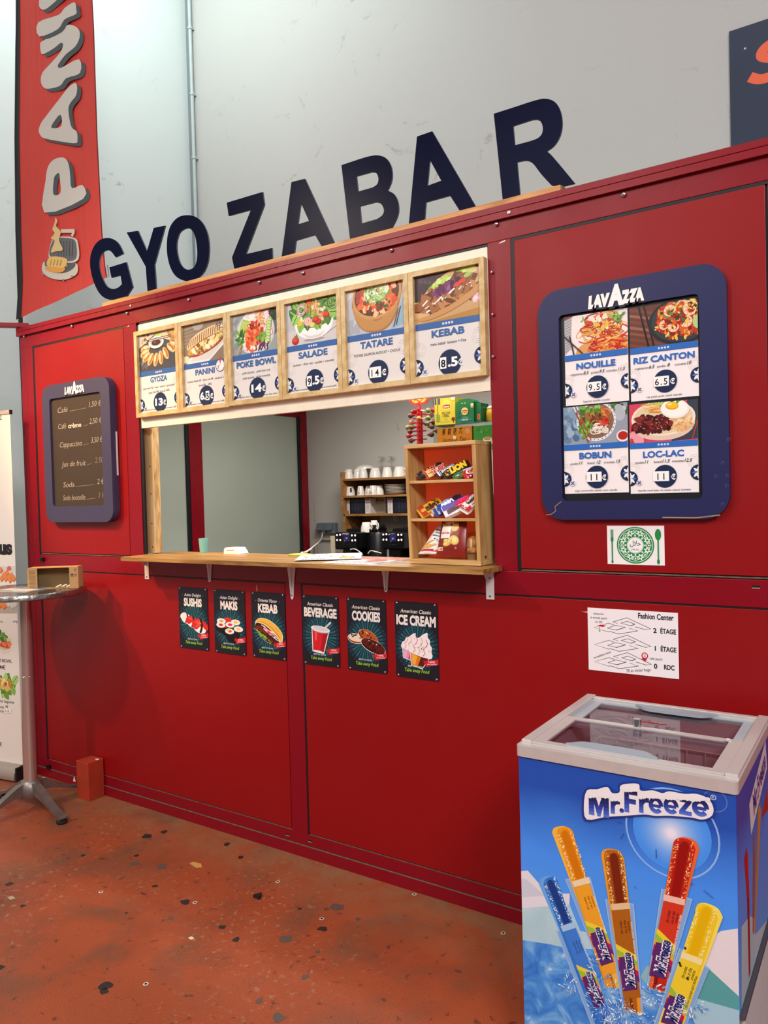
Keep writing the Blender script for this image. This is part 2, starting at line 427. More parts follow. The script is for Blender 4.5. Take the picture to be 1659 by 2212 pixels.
mr = nt.nodes.new('ShaderNodeMapRange'); mr.inputs[1].default_value = -0.34; mr.inputs[2].default_value = -0.02; nt.links.new(sx.outputs[1], mr.inputs[0])
mm2 = nt.nodes.new('ShaderNodeMath'); mm2.operation = 'MULTIPLY'; nt.links.new(mr.outputs[0], mm2.inputs[0]); nt.links.new(ramp(nt, nz(nt, tc, 9, 8, 0.4), [(0.35, 0.15), (0.7, 0.9)]), mm2.inputs[1])
base = mixc(nt, mm2.outputs[0], base, '8a6a4c')
nt.links.new(base, b.inputs['Base Color'])
nt.links.new(ramp(nt, nz(nt, tc, 5, 6), [(0.3, 0.30), (0.7, 0.55)]), b.inputs['Roughness'])
bumpn(nt, b, nz(nt, tc, 170, 3), 0.6, 0.003)

fl = MB(); fl.poly([(-9, -7, 0), (5, -7, 0), (5, 6, 0), (-9, 6, 0)], mf)
gum = ink('2b2420', 0.6); gum2 = ink('5b4a40', 0.6); ringm = ink('c8b8a0', 0.5)
for u, v, r, m in ((20, 1910, .02, gum), (50, 1957, .012, gum), (318, 1806, .028, gum), (355, 1797, .02, gum), (290, 1866, .022, gum2), (350, 1872, .026, gum2), (335, 1914, .012, gum), (400, 1948, .024, gum),
                   (490, 1824, .017, gum), (520, 1852, .017, gum), (295, 1848, .012, gum), (480, 2003, .018, gum), (510, 2030, .017, gum), (696, 2006, .02, gum), (730, 1960, .03, gum2), (618, 2028, .024, gum2), (273, 1972, .007, gum), (228, 2128, .024, gum), (225, 2142, .016, gum),
                   (600, 2198, .022, gum2), (658, 2111, .014, gum2), (685, 2056, .011, gum2), (180, 1848, .012, gum), (648, 1963, .01, gum), (773, 1985, .011, gum2), (560, 2162, .013, gum2), (370, 1985, .012, gum2), (0, 2090, .015, gum), (50, 1811, .012, gum2)):
    c = hit(u, v, 2, 0.0); P = []
    for j in range(11):
        t = 2 * pi * j / 11; e = r * R.uniform(.62, 1.1); P.append((c.x + e * cos(t), c.y + e * sin(t)))
    fl.poly([(p[0], p[1], 0.0006) for p in smooth_loop(P, 3)], m)
for u, v in ((218, 1927), (421, 1950), (315, 2126), (695, 1985), (1087, 2016), (895, 1932), (600, 1905)):
    c = hit(u, v, 2, 0.0)
    fl.lathe([(.006, .0006), (.0045, .0014), (.009, .0014), (.0095, .0006)], Fr(c, (1, 0, 0), (0, 1, 0), (0, 0, 1)), ringm, 12)
struct('floor', fl)

# painted walls: pale grey-white with scuffs and scratches
def wallmat(name, col, dirt, dscale):
    m, nt, b = node_mat(name, 0.55)
    tc = nt.nodes.new('ShaderNodeTexCoord').outputs['Object']
    base = ramp(nt, nz(nt, tc, 0.9, 5), [(0.3, col), (0.7, col)])
    d = ramp(nt, nz(nt, tc, dscale, 10, 2.4, 0.7), [(0.60, 0.0), (0.68, 0.6)])
    reg = ramp(nt, nz(nt, tc, 1.3, 2), [(0.46, 0.0), (0.60, 1.0)])
    q = nt.nodes.new('ShaderNodeMath'); q.operation = 'MULTIPLY'; nt.links.new(d, q.inputs[0]); nt.links.new(reg, q.inputs[1])
    nt.links.new(mixc(nt, q.outputs[0], base, dirt), b.inputs['Base Color'])
    bumpn(nt, b, nz(nt, tc, 4.5, 8, 1.2), 0.10, 0.02); return m
wm = wallmat('wall_paint', 'bfbcb8', '8d8982', 2.6); wl = wallmat('wall_paint_side', 'dde3e1', '8f9694', 3.0)
w = MB(); w.wbox(-5.5, 4.5, 2.5, 2.6, 0, 9, wm); struct('wall_back', w)
w = MB(); w.wbox(-5.5, -5.4, -6.5, 2.5, 0, 9, wl); struct('wall_left', w)
# conduit in the corner
gm = mat('conduit_grey', 'b9c2c2', 0.4, var=0.08); dm = mat('shadow_gap', '3a3c40', 0.8)
t = thing('conduit', 'thin grey vertical conduit pipe clipped in the wall corner', 'pipe', (-5.34, 2.46, 2.4))
c = MB(); c.cyl((-5.335, 2.47, 0.02), (-5.335, 2.47, 8.9), 0.016, gm, 12); c.build('pipe', t, smooth=50)
c = MB(); c.wbox(-5.398, -5.362, 2.475, 2.4995, 0.02, 8.9, mat('corner_strip_grey', '7f8688', 0.5)); c.build('corner_strip', t)  # added strip, its grey stands in for the dark gap beside the pipe
for z in (2.9, 3.5, 3.62, 4.15, 4.72, 5.3, 5.9):
    c = MB(); c.lathe([(.017, -.012), (.021, -.012), (.021, .012), (.017, .012)], Fr((-5.335, 2.47, z), (1, 0, 0), (0, 1, 0), (0, 0, 1)), gm, 12); c.wbox(-5.36, -5.31, 2.488, 2.4995, z - .012, z + .012, gm); c.build('clip', t, smooth=50)

# ================================================================== the kiosk
def redmat(name, c0, rough, bump):
    m, nt, b = node_mat(name, rough)
    tc = nt.nodes.new('ShaderNodeTexCoord').outputs['Object']
    b.inputs['Specular IOR Level'].default_value = 0.28
    nt.links.new(ramp(nt, nz(nt, tc, 2.2, 7, 0.3), [(0.3, c0), (0.7, c0)]), b.inputs['Base Color'])
    nt.links.new(ramp(nt, nz(nt, tc, 3.5, 6), [(0.3, rough - .05), (0.7, rough + .07)]), b.inputs['Roughness'])
    bumpn(nt, b, nz(nt, tc, 900, 2), bump, 0.001); return m
RED = redmat('red_panel_lacquer', '8f0c10', 0.38, 0.12)
RED2 = redmat('red_frame_lacquer', '860a1c', 0.27, 0.25)  # bluish tint in the base stands for the hall reflected in the cap
BLK = mat('black_rubber_seal', '0d0f16', 0.45)
DUST = mat('dusty_ledge', '6d5a4a', 0.8, var=0.3, vscale=40)
STEEL = mat('steel', 'c4c4c4', 0.28, 1.0)
K = thing('food_kiosk', 'dark red panelled food kiosk with a serving hatch in its front', 'kiosk', (-1.6, 0, 0))
XL, XR, ZT = -4.165, 1.10, 2.573
def part(name, x0, x1, z0, z1, m=RED, y0=0.0, y1=0.03, bev=0.0015):
    q = MB(); q.wbox(x0, x1, y0, y1, z0, z1, m); return q.build(name, K, bevel=bev)
G = 0.011
seal = MB()
def panel(x0, x1, z0, z1, gl=G, gr=0.003, gb=0.007, gt=G):
    seal.wbox(x0 - .004, x1 + .004, 0.009, 0.05, z0 - .004, z1 + .004, BLK)
    if gb > .003: seal.wbox(x0, x1, 0.0025, 0.009, z0 - .001, z0 + .0035, DUST)
    seal.wbox(x0 + .0005, x0 + gl - .0005, 0.0014, 0.012, z0, z1, BLK); seal.wbox(x0 + gl - .0005, x1 - .0005, 0.0014, 0.012, z1 - gt + .0005, z1 - .0005, BLK)
    part('panel', x0 + gl, x1 - gr, z0 + gb, z1 - gt, RED, 0.0, 0.008, 0.0012)
panel(-4.048, -3.245, 1.282, 2.456, gl=.019)
panel(-1.117, -0.300, 1.282, 2.456, gl=.014, gr=.007)
panel(-0.200, 0.95, 1.282, 2.456)
panel(-4.045, -2.212, 0.104, 1.194, gt=.006, gl=.016)
panel(-2.123, -0.300, 0.104, 1.194, gt=.006)
panel(-0.200, 0.95, 0.104, 1.194, gt=.006)
seal.wbox(-3.146, -3.128, 0.004, 0.014, 1.30, 2.456, BLK); seal.wbox(-3.146, -1.205, 0.004, 0.02, 2.443, 2.458, BLK)
seal.build('seal', K)
# posts and rails
for x0, x1 in ((-3.245, -3.146), (-1.205, -1.117)): part('post', x0, x1, 1.278, 2.456, RED2)
for x0, x1 in ((-0.300, -0.200), (0.95, XR)): part('post', x0, x1, 0.104, 2.456, RED2)
q = MB(); q.prism([[(XL, -.0), (XL + .055, -.0), (XL + .057, .003), (XL + .060, .003), (XL + .062, 0), (-4.047, 0), (-4.047, .05), (XL, .05)]], Fr((0, 0, 0), (1, 0, 0), (0, 1, 0), (0, 0, 1)), 0.104, 2.456, RED2)
q.build('corner_post', K, bevel=.002)
part('post', -2.212, -2.123, 0.104, 1.194, RED2)
part('top_rail', XL, XR, 2.456, 2.526, RED2, 0.0, 0.05)
for x0, x1 in ((-4.046, -0.3005), (-0.1995, 0.9495)): part('middle_rail', x0, x1, 1.194, 1.2780, RED2, 0.0, 0.05)
part('bottom_rail', XL, XR, 0.054, 0.104, RED2, 0.0, 0.05)
q = MB(); q.wbox(XL + .004, XR, -.004, .06, 0.0, .050, RED2); q.wbox(XL + .004, XR, -.004, .05, .0495, .0525, DUST); q.build('plinth', K, bevel=.001)
q = MB()
q.prism([[(0, 2.526), (-.016, 2.526), (-.016, 2.549), (-.0135, 2.5505), (-.016, 2.552), (-.016, ZT), (.10, ZT), (.10, 2.526)]], Fr((XL - .012, 0, 0), (0, 1, 0), (0, 0, 1), (1, 0, 0)), 0, XR - XL + .012, RED2)
q.build('top_cap', K, bevel=.0015)
# side walls, roof, floor of the box
q = MB(); q.wbox(XL, XR, 0.05, 2.46, 2.46, 2.52, mat('roof_grey', '8b8a86', 0.7)); q.build('roof', K)
q = MB(); q.wbox(1.04, XR, 0.05, 2.46, 0, 2.46, RED2); q.build('side_wall', K)
FG = mat('frosted_glass', 'aeb8ae', 0.22, spec=0.6, var=0.03, vscale=2.0)
q = MB(); q.wbox(XL + .005, -4.10, 0.05, 2.46, 0, 1.0, RED2); q.build('side_sill', K, bevel=.002)
q = MB(); q.wbox(XL + .005, -4.095, 0.05, 2.46, 2.225, 2.46, RED2); q.build('side_head', K, bevel=.002)
for y0, y1 in ((1.165, 1.295), (2.372, 2.468)):
    q = MB(); q.wbox(XL + .005, -4.088, y0 + .012, y1, 1.0, 2.46, RED2); q.wbox(-4.11, -4.092, y0 - .012, y0 + .014, 1.0, 2.23, BLK); q.build('side_post', K, bevel=.002)
for y0, y1 in ((0.05, 1.16), (1.295, 2.372)):
    q = MB(); q.wbox(-4.125, -4.112, y0, y1, 0.98, 2.24, FG); q.build('glass_pane', K)
# timber stud at the left of the hatch
q = MB(); PINE = wood('pine_stud', 'cfa66a', 'e0c08a', (14, 14, 1.2), 0.6); ROUGHW = wood('rough_pine', 'a97d48', 'd6b07a', (30, 30, 4), 0.8)
xa_, xb_ = hit(312, 1050, 1, .045).x, hit(332, 1050, 1, .045).x
q.wbox(xa_, xb_, 0.045, 0.050, 1.300, 1.96, PINE); q.wbox(xa_, xb_ + .001, 0.0501, 0.086, 1.300, 1.96, ROUGHW)
for z in (1.33, 1.45, 1.60, 1.74, 1.90): q.cyl((xb_ - .022, .0455, z), (xb_ - .022, .0435, z), .0035, mat('screw_dark', '4a4038', .5, .6), 8)
q.build('timber_stud', K, bevel=.002)
# cream fascia board behind the framed menus
CREAM = mat('cream_board', 'f2ead6', 0.6, var=0.04, vscale=14)
q = MB(); q.wbox(-3.128, -1.207, -0.001, 0.018, 1.928, 2.444, CREAM); q.build('fascia_board', K, bevel=.002)
# screws along the cap and the right jamb
def screw(x, z, r=.008):
    q = MB(); q.lathe([(r * .6, 0), (r * .6, .004), (r, .005), (r, .007), (r * .55, .0105), (0, .011)], Fr((x, -.0002, z), (1, 0, 0), (0, 0, 1), (0, -1, 0)), STEEL, 12); q.build('screw', K, smooth=40)
for u, v in ((54, 727), (157, 705), (276, 677), (409, 648), (561, 610), (655, 590), (846, 541), (1073, 485), (1348, 421)):
    x, z = fp(u, v); screw(x, z)
for u, v in ((1100, 459), (282, 661)):
    x, z = fp(u, v, -.016); q = MB(); q.lathe([(.006, 0), (.006, .003), (0, .004)], Fr((x, -.016, z), (1, 0, 0), (0, 0, 1), (0, -1, 0)), STEEL, 10); q.build('screw', K, smooth=40)
for u, v in ((1064, 589), (1066, 680), (1067, 771)):
    x, z = fp(u, v); screw(x, z, .006)
q = MB()
for u, v in ((94, 1208), (108, 1655)):
    x, z = fp(u, v); q.box(front(x, z), -.012, .012, -.011, .011, 0, .018, BLK)
    q.build('rubber_stop', K, bevel=.002); q = MB()
for u, v in ((621, 1803), (670, 1817), (1633, 1268)):
    x, z = fp(u, v); q.box(front(x, z), -.011, .011, -.0045, .0045, -.001, .0004, BLK); q.box(front(x, z), -.011, .011, -.0045, -.002, 0, .0008, ink('b8a080')); q.build('slot', K); q = MB()
# chipped paint and a bit of tape
wp = ink('ece4e0')
for u, v, a in ((277, 705, 2.6), (1082, 524, 3.4), (1088, 522, 2.4)):
    q = MB(); x, z = fp(u, v); q.poly([(x - .006 * a / 2, -.0006, z - .003), (x + .005 * a / 2, -.0006, z), (x + .006 * a / 2, -.0006, z + .005), (x - .001, -.0006, z + .002)], wp); q.build('paint_chip', K)
# red tie bar leaving the kiosk corner
b0 = V((-4.12, 0.03, 2.588)); b1 = hit(-60, 701, 2, 2.588)
d = (b1 - b0).normalized(); b1 = b0 + d * ((-5.4 - b0.x) / d.x)
q = MB(); n = V((-d.y, d.x, 0)); q.box(Fr(b0, d, n, V((0, 0, 1))), 0, (b1 - b0).length, -.02, .02, -.012, .012, RED2)
tag(q.build('tie_bar', origin=b0, bevel=.002), 'slim red metal bar running from the kiosk top corner to the left wall', 'bar')

# ------------------------------------------------------------------ sign: letters on a timber batten
S = thing('kiosk_sign', 'row of big dark navy cut-out letters standing on a pine batten above the kiosk', 'sign', (-2.1, .05, ZT))
BAT = wood('batten_pine', 'b4763a', 'd79c5c', (1.2, 18, 18), 0.45)
q = MB(); q.wbox(-3.425, -0.934, 0.012, 0.062, ZT + .0005, 2.603, BAT); q.build('batten', S, bevel=.002)
q = MB(); q.wbox(-0.934, -0.930, 0.016, 0.058, ZT + .002, 2.601, mat('end_grain', '8a6a40', .8, var=.3, vscale=90)); q.build('batten_end', S)
NAVY = mat('navy_gloss', '070c28', 0.30, spec=0.05, var=0.25, vscale=1.5, bump=0.02, bscale=6)
YL = 0.064
def zA(p, s=3.073, o=(0, 0)): return fp(o[0] + p[0] / s, o[1] + p[1] / s, YL)
zB = lambda p: zA(p, 2.592, (180, 180)); zC = lambda p: zA(p, 2.592, (700, 180))
def letter(f, outer, holes=(), hard=()):
    """hard: indices kept as corners; runs between them are rounded"""
    def loop(pts, hard):
        P = [f(p) for p in pts]
        if hard == 'all': return P
        if not hard: return smooth_loop(P, 4)
        out = []; h = sorted(hard)
        for i, a in enumerate(h):
            b = h[(i + 1) % len(h)]; idx = list(range(a, b + 1)) if b > a else list(range(a, len(P))) + list(range(0, b + 1))
            seg = [P[j] for j in idx]
            if len(seg) == 2: out.append(seg[0])
            else: out += smooth_loop(seg, 4, closed=False)[:-1]
        return out
    L = [loop(outer, hard)] + [loop(h, hh) for h, hh in holes]
    q = MB(); q.prism(L, Fr((0, YL + .008, 0), (1, 0, 0), (0, 0, 1), (0, -1, 0)), 0, .008, NAVY, mat('letter_edge', '59606c', .5)); q.build('letter', S)
letter(zA, [(805, 1650), (785, 1615), (755, 1590), (715, 1579), (668, 1590), (630, 1625), (605, 1680), (597, 1745), (605, 1812), (625, 1880), (655, 1940), (690, 1975), (735, 1990), (790, 1977), (842, 1965), (881, 1905), (838, 1740), (725, 1775), (740, 1843), (800, 1828), (809, 1885), (785, 1908), (750, 1918), (715, 1905), (690, 1870), (668, 1815), (658, 1760), (662, 1712), (677, 1680), (702, 1662), (727, 1663), (747, 1680), (767, 1708), (819, 1683)], hard=[0, 14, 15, 16, 17, 18, 19, 20, 32, 33])
letter(zA, [(840, 1543), (915, 1532), (975, 1668), (1020, 1513), (1096, 1497), (1025, 1755), (1037, 1925), (979, 1938), (967, 1770)], hard='all')
letter(zA, [(1247, 1428), (1305, 1443), (1350, 1490), (1378, 1560), (1388, 1650), (1378, 1745), (1345, 1815), (1290, 1857), (1230, 1865), (1172, 1838), (1135, 1785), (1113, 1710), (1107, 1630), (1115, 1550), (1140, 1485), (1187, 1440)],
       [([(1245, 1514), (1275, 1530), (1296, 1572), (1307, 1640), (1309, 1700), (1300, 1750), (1280, 1780), (1247, 1790), (1215, 1775), (1190, 1735), (1176, 1680), (1172, 1625), (1180, 1575), (1200, 1535)], ())])
letter(zB, [(803, 668), (1003, 608), (1013, 678), (908, 957), (1055, 922), (1058, 985), (846, 1042), (832, 975), (938, 708), (813, 742)], hard='all')
letter(zB, [(1165, 553), (1240, 534), (1406, 895), (1335, 915), (1297, 848), (1190, 880), (1180, 953), (1110, 972)], [([(1217, 668), (1263, 770), (1200, 790)], 'all')], hard='all')
letter(zC, [(97, 458), (180, 430), (250, 409), (300, 403), (345, 418), (373, 460), (381, 510), (375, 555), (355, 600), (388, 617), (410, 655), (417, 705), (408, 750), (380, 808), (145, 872)],
       [([(180, 520), (262, 497), (290, 501), (304, 530), (298, 563), (272, 583), (190, 606)], [0, 1, 5, 6]), ([(200, 688), (288, 665), (318, 674), (335, 707), (326, 738), (295, 760), (208, 785)], [0, 1, 5, 6])], hard=[0, 8, 13, 14])
letter(zC, [(520, 298), (605, 268), (849, 690), (760, 715), (705, 628), (570, 665), (562, 770), (474, 790)], [([(592, 428), (656, 545), (578, 574)], 'all')], hard='all')
letter(zC, [(950, 170), (1075, 130), (1180, 96), (1240, 86), (1292, 104), (1323, 155), (1333, 225), (1322, 290), (1290, 345), (1245, 380), (1280, 410), (1405, 560), (1322, 580), (1272, 570), (1215, 508), (1172, 452), (1135, 432), (1080, 440), (1097, 625), (1000, 652)],
       [([(1058, 238), (1165, 203), (1203, 205), (1223, 237), (1221, 278), (1198, 306), (1155, 323), (1068, 347)], [0, 1, 6, 7])], hard=[0, 1, 9, 11, 12, 13, 17, 18, 19])

# ------------------------------------------------------------------ dark blue sign on the back wall
S2 = thing('wall_sign', 'dark blue sign board with an orange letter S on the back wall', 'sign', (0.3, 2.49, 3.2))
q = MB(); q.wbox(-.787, 1.6, 2.478, 2.499, 3.20, 4.258, mat('sign_blue', '1d2a45', 0.45, var=0.08, vscale=2)); q.build('board', S2)
q = MB(); fr = front(-.787, 3.2, 2.478); A = Art(q, fr, 1.0, 1.1)
xs, zs = fp(1617, 184, 2.478); sx_, sz_ = xs + .787 - .01, zs - 3.2; A.line(smooth_loop([(sx_ + .25 * x + .06 * y, sz_ + .225 * y) for x, y in ((.93, .78), (.72, .92), (.45, .93), (.2, .82), (.16, .66), (.36, .54), (.66, .46), (.84, .32), (.76, .14), (.5, .06), (.25, .07), (.02, .2))], 5, closed=False), .056, 'f0623a'); q.build('lettering', S2); q = MB(); A = Art(q, fr, 1.0, 1.1); A.ell(.085, .93, .006, .006, 'c8c8c8'); q.build('screw', S2)
# ================================================================== food pictures (drawn in a box 1 wide, h high)
GREEN = ['4f8a2e', '6fa83c', '3d7226', '8cc152', '2f5a22']
def gyoza(A, h):
    A.rect(0, 0, 1, h, '4a4c52'); A.poly([(0, .42), (.42, .62), (.5, h), (0, h)], 'cfc8bc'); A.poly([(.55, .55), (1, .42), (1, h), (.45, h)], 'd8cdb8')
    A.ell(.97, .66, .22, .2, 'b98a4a'); A.ell(.97, .69, .19, .16, 'd2a868')
    for i in range(5): A.line([(.28 + .03 * i, .5), (.5 + .04 * i, h)], .022, R.choice(['8fb04a', 'c8d48a', 'a8c060']))
    scat(A, .16, .60, .12, .10, 16, ['7a4a30', 'c8c0b0', '5a5048', 'b8a088'], .02, .05)
    scat(A, .1, .1, .14, .1, 12, ['6a6c72', '5a5c64', '7e8086'], .01, .04)
    A.ell(.46, .45, .20, .10, '2e3038'); A.ell(.46, .48, .20, .105, 'eceaea', n=26); A.ell(.46, .49, .165, .078, 'b8c0d0'); A.ell(.46, .475, .12, .05, '4a2c1a'); A.ell(.43, .485, .03, .012, '8a5a3a')
    A.line([(.2, .54), (.85, .56)], .012, '5a3a28'); A.line([(.2, .51), (.85, .53)], .012, '6a4830')
    for i, (x, y, a) in enumerate(((.17, .40, .1), (.15, .32, .3), (.19, .25, .6), (.30, .2, .95), (.44, .18, 1.3), (.57, .2, 1.65), (.70, .26, 2.1), (.84, .34, 2.5), (.93, .42, 2.8))):
        A.push(x, y, 1, 1, a); A.ell(0, -.006, .125, .066, '8a5a2c'); A.ell(0, 0, .122, .06, 'e0bd84'); A.ell(.0, -.018, .1, .03, 'b9783a'); A.ell(.02, .02, .07, .022, 'f3dfb8')
        for j in range(5): A.line([(-.08 + .04 * j, .015), (-.07 + .04 * j, .055)], .006, 'b98f58')
        A.pop()
def panini(A, h):
    A.rect(0, 0, 1, h, '8d7a68')
    for i in range(7): A.line([(0, h * (.45 + .09 * i)), (1, h * (.55 + .1 * i))], .03, R.choice(['9c8a76', '7c6a58', 'a89684']))
    A.ell(.36, h * .97, .13, .09, 'b8b0a4'); A.poly([(.08, .02), (.55, .5), (1.05, .62), (1.05, .3), (.6, 0), (.08, -.02)], 'ece8e4'); A.poly([(.16, .03), (.56, .46), (1.05, .57), (1.05, .34), (.6, .03)], 'd9d4d0')
    A.ell(.05, .08, .09, .06, 'e8dcb8'); A.push(.52, .33, 1, 1, .27)
    A.ell(0, -.09, .42, .095, 'a84a34'); scat(A, 0, -.1, .38, .06, 40, ['b4503a', 'c86a50', '8a3a2a', 'd88a6a'], .02, .05)
    A.ell(0, -.03, .45, .12, 'c99a58'); scat(A, 0, -.045, .42, .085, 90, ['f0dc98', 'e2c068', 'f6e8b8', 'caa050', 'ead090', 'fff0c8', '8a5a34'], .02, .05)
    P = smooth_loop([(-.44, .02), (-.38, .13), (-.2, .19), (.05, .2), (.3, .17), (.44, .08), (.46, .0), (.3, .03), (0, .05), (-.3, .03)], 3)
    A.poly([(x, y - .012) for x, y in P], '9c6a34'); A.poly(P, 'ecd0a0')
    for i in range(15):
        x = -.38 + .055 * i; A.line([(x - .02, .045), (x + .005, .11), (x + .035, .18 - abs(x) * .09)], .02, '9a5c34')
    A.pop(); halal(A, .9, h * .86, .1)
def halal(A, x, y, r, ringcol='3a3a3a'):
    A.ring(x, y, r, r * .08, ringcol); A.text('\uFEDD\uFEFC\uFEA3', x, y - r * .02, r * .6, ringcol, w=r * 1.3, bold=.015); A.text('HALAL', x, y - r * .62, r * .24, ringcol, w=r * 1.0, bold=.02)
def poke(A, h):
    A.rect(0, 0, 1, h, '98a0a0'); A.poly([(.6, 0), (1, .3), (1, h), (.9, h), (.55, .1)], '5c6468'); scat(A, .05, .4, .1, .3, 14, ['8a9294', 'a6aeb0'], .05, .1)
    A.ell(.95, h * .88, .16, .12, '2c3a2c'); leaves(A, .95, h * .85, .1, .1, 14, ['22402a', '3a5a30', '1c3020'], .08, .05)
    A.ell(.5, h * .5, .41, h * .535, 'c9ccd0', n=32); A.ell(.5, h * .5, .375, h * .49, 'e6e2dc', n=32)
    A.push(.5, h * .5)
    scat(A, -.1, .26, .13, .09, 60, ['f6f2ec', 'e6e0d8', 'fffaf4'], .015, .03, 1.5)
    for i in range(9): A.push(-.30 + .022 * i, .10 - .006 * i, 1, 1, 1.15 - .05 * i); A.ell(0, 0, .15, .03, '88a83a' if i % 2 else 'a9c558'); A.ell(.02, .004, .11, .013, 'd3e08a'); A.pop()
    leaves(A, -.3, -.06, .09, .1, 26, GREEN, .09, .05)
    for i in range(40): x = R.uniform(.05, .24); y = R.uniform(.08, .34); A.line([(x, y), (x + R.uniform(-.08, .08), y + R.uniform(-.08, .08))], .014, R.choice(['f08a28', 'f6a040', 'd87018', 'ffb858']))
    for i in range(7): A.ell(.25 + .012 * i, .26 - .05 * i, .055, .05, 'e8708a'); A.ell(.245 + .012 * i, .262 - .05 * i, .047, .042, 'fbe4e6')
    for i in range(8): A.ell(.30 - .006 * i, .14 - .045 * i, .06, .045, '3f7a2c'); A.ell(.298 - .006 * i, .142 - .045 * i, .052, .038, 'c8dc90')
    scat(A, -.02, -.06, .2, .2, 90, ['e2502a', 'f07840', 'c83a20', 'f69a68', 'd84830'], .025, .05, 1.2)
    scat(A, -.02, .12, .12, .06, 40, ['c03020', 'e8d090', '8a2018', 'd84a30'], .012, .03)
    for i in range(26): x = R.uniform(.02, .26); y = R.uniform(-.32, -.16); A.line([(x, y), (x + R.uniform(-.03, .06), y + R.uniform(.03, .1))], .016, R.choice(['5a2a58', '7c3a70', '4a1e48', 'a870a0']))
    leaves(A, .13, -.08, .07, .06, 18, ['6aa83c', '8cc454', '4c8a2c'], .06, .045); scat(A, -.1, -.28, .1, .06, 16, ['f6f0e8', 'e2502a', 'f07840'], .02, .04)
    A.pop(); A.line([(.1, -.02), (.2, .16)], .016, 'd8b080'); A.line([(.14, -.02), (.23, .14)], .016, 'c89a68')
def salade(A, h):
    A.rect(0, 0, 1, h, 'bfbdc2'); A.poly([(0, 0), (1, 0), (1, .3), (0, .22)], 'cfcaca'); A.line([(.7, .08), (.98, .2)], .012, '8a8680'); A.poly([(0, .3), (.12, .5), (.1, h), (0, h)], 'c2c4cc')
    A.ell(.53, .05, .2, .025, 'a29e9e'); bowl(A, .53, .36, .37, .15, .30, 'f4f2f2', 'fbfafa', '5c7a38'); A.poly([(.3, .16), (.42, .075), (.64, .075), (.76, .16), (.6, .11), (.45, .11)], 'd8d4d4')
    for i in range(9): leaf(A, .3 + .06 * i, .36 + .1 * sin(i), R.uniform(.28, .38), R.uniform(.16, .24), pi * .78 - .2 * i + R.uniform(-.2, .2), R.choice(GREEN), '9cc86a')
    leaves(A, .52, .48, .34, .15, 46, GREEN + ['7ab848', '9fd06a'], .19, .12); scat(A, .53, .42, .30, .12, 26, ['f0c8b0', 'e8a070', 'f6e0cc', 'd86a40'], .02, .04)
    for x, y, r in ((.3, .52, .09), (.42, .33, .07)): A.ring(x, y, r, .02, 'd8a0b4'); A.ring(x, y, r * .7, .015, 'f2dce4')
    for x, y in ((.46, .62), (.78, .38), (.62, .30), (.58, .34)): A.ell(x, y, .06, .048, 'a82018'); A.ell(x - .01, y + .012, .045, .032, 'd8402a')
    for x, y, a in ((.62, .52, .3), (.66, .44, 1.2), (.46, .34, 2.2), (.55, .6, 4)): shrimp(A, x, y, .07, a, 'e88a5c', 'f8c8a0')
    for i in range(5): A.line([(.38 + .03 * cos(t) + .05 * i, .45 + .16 * sin(t)) for t in [j * .5 for j in range(7)]], .012, 'ee9a50')
    A.ell(.27, .32, .05, .04, 'e8c040'); A.ell(.5, .27, .05, .04, 'ecd070')
    A.ell(.17, .07, .07, .06, 'b02a1c'); A.ell(.16, .085, .05, .035, 'dc4a34'); leaves(A, .18, .12, .02, .01, 4, ['4a8a34'], .05, .02); leaf(A, .9, .3, .1, .05, .1, '4f8a3a')
    halal(A, .9, h * .85, .1)
def tatare(A, h):
    A.rect(0, 0, 1, h, 'b9bcc4'); A.poly([(.75, 0), (1, .06), (1, .5), (.9, .3)], '8fb4cc'); A.poly([(0, .5), (.2, .62), (.1, h), (0, h)], 'd2d0d0'); scat(A, .12, .1, .14, .1, 12, ['a8acb6', 'c6c8d0'], .03, .06)
    A.line([(.84, .05), (.92, .3)], .02, '5a3a2a'); A.line([(.80, .03), (.88, .28)], .02, '6a4830')
    A.poly(smooth_loop([(.1, .5), (.12, .30), (.22, .1), (.38, .01), (.6, .0), (.78, .1), (.9, .34), (.95, .62), (.8, .8), (.3, .78)], 4), 'a87440')
    A.poly(smooth_loop([(.12, .4), (.15, .25), (.25, .09), (.4, .03), (.6, .03), (.76, .13), (.86, .34), (.5, .15)], 4), 'c08c52')
    A.ell(.52, .52, .42, .34, 'c9965c', rot=.15, n=30); A.ell(.52, .53, .385, .30, '5a3018', rot=.15, n=30)
    scat(A, .52, .50, .33, .25, 130, ['d8502a', 'f08040', 'e86a30', 'b83a1c', 'f6a070', '9a2c18', 'f8c098'], .035, .06, 1.25, 5); scat(A, .52, .36, .25, .1, 30, ['2c5a28', '3c7030', 'f0e0a0', '7a1c14'], .012, .03)
    scat(A, .52, .57, .2, .14, 80, ['a8c878', 'd0e0a0', '86b058', 'e2ecc0', '6e9c48', 'b8d48c'], .03, .05, 1.2, 5); scat(A, .52, .58, .2, .13, 60, ['f6f6e8', 'fffff4'], .006, .012)
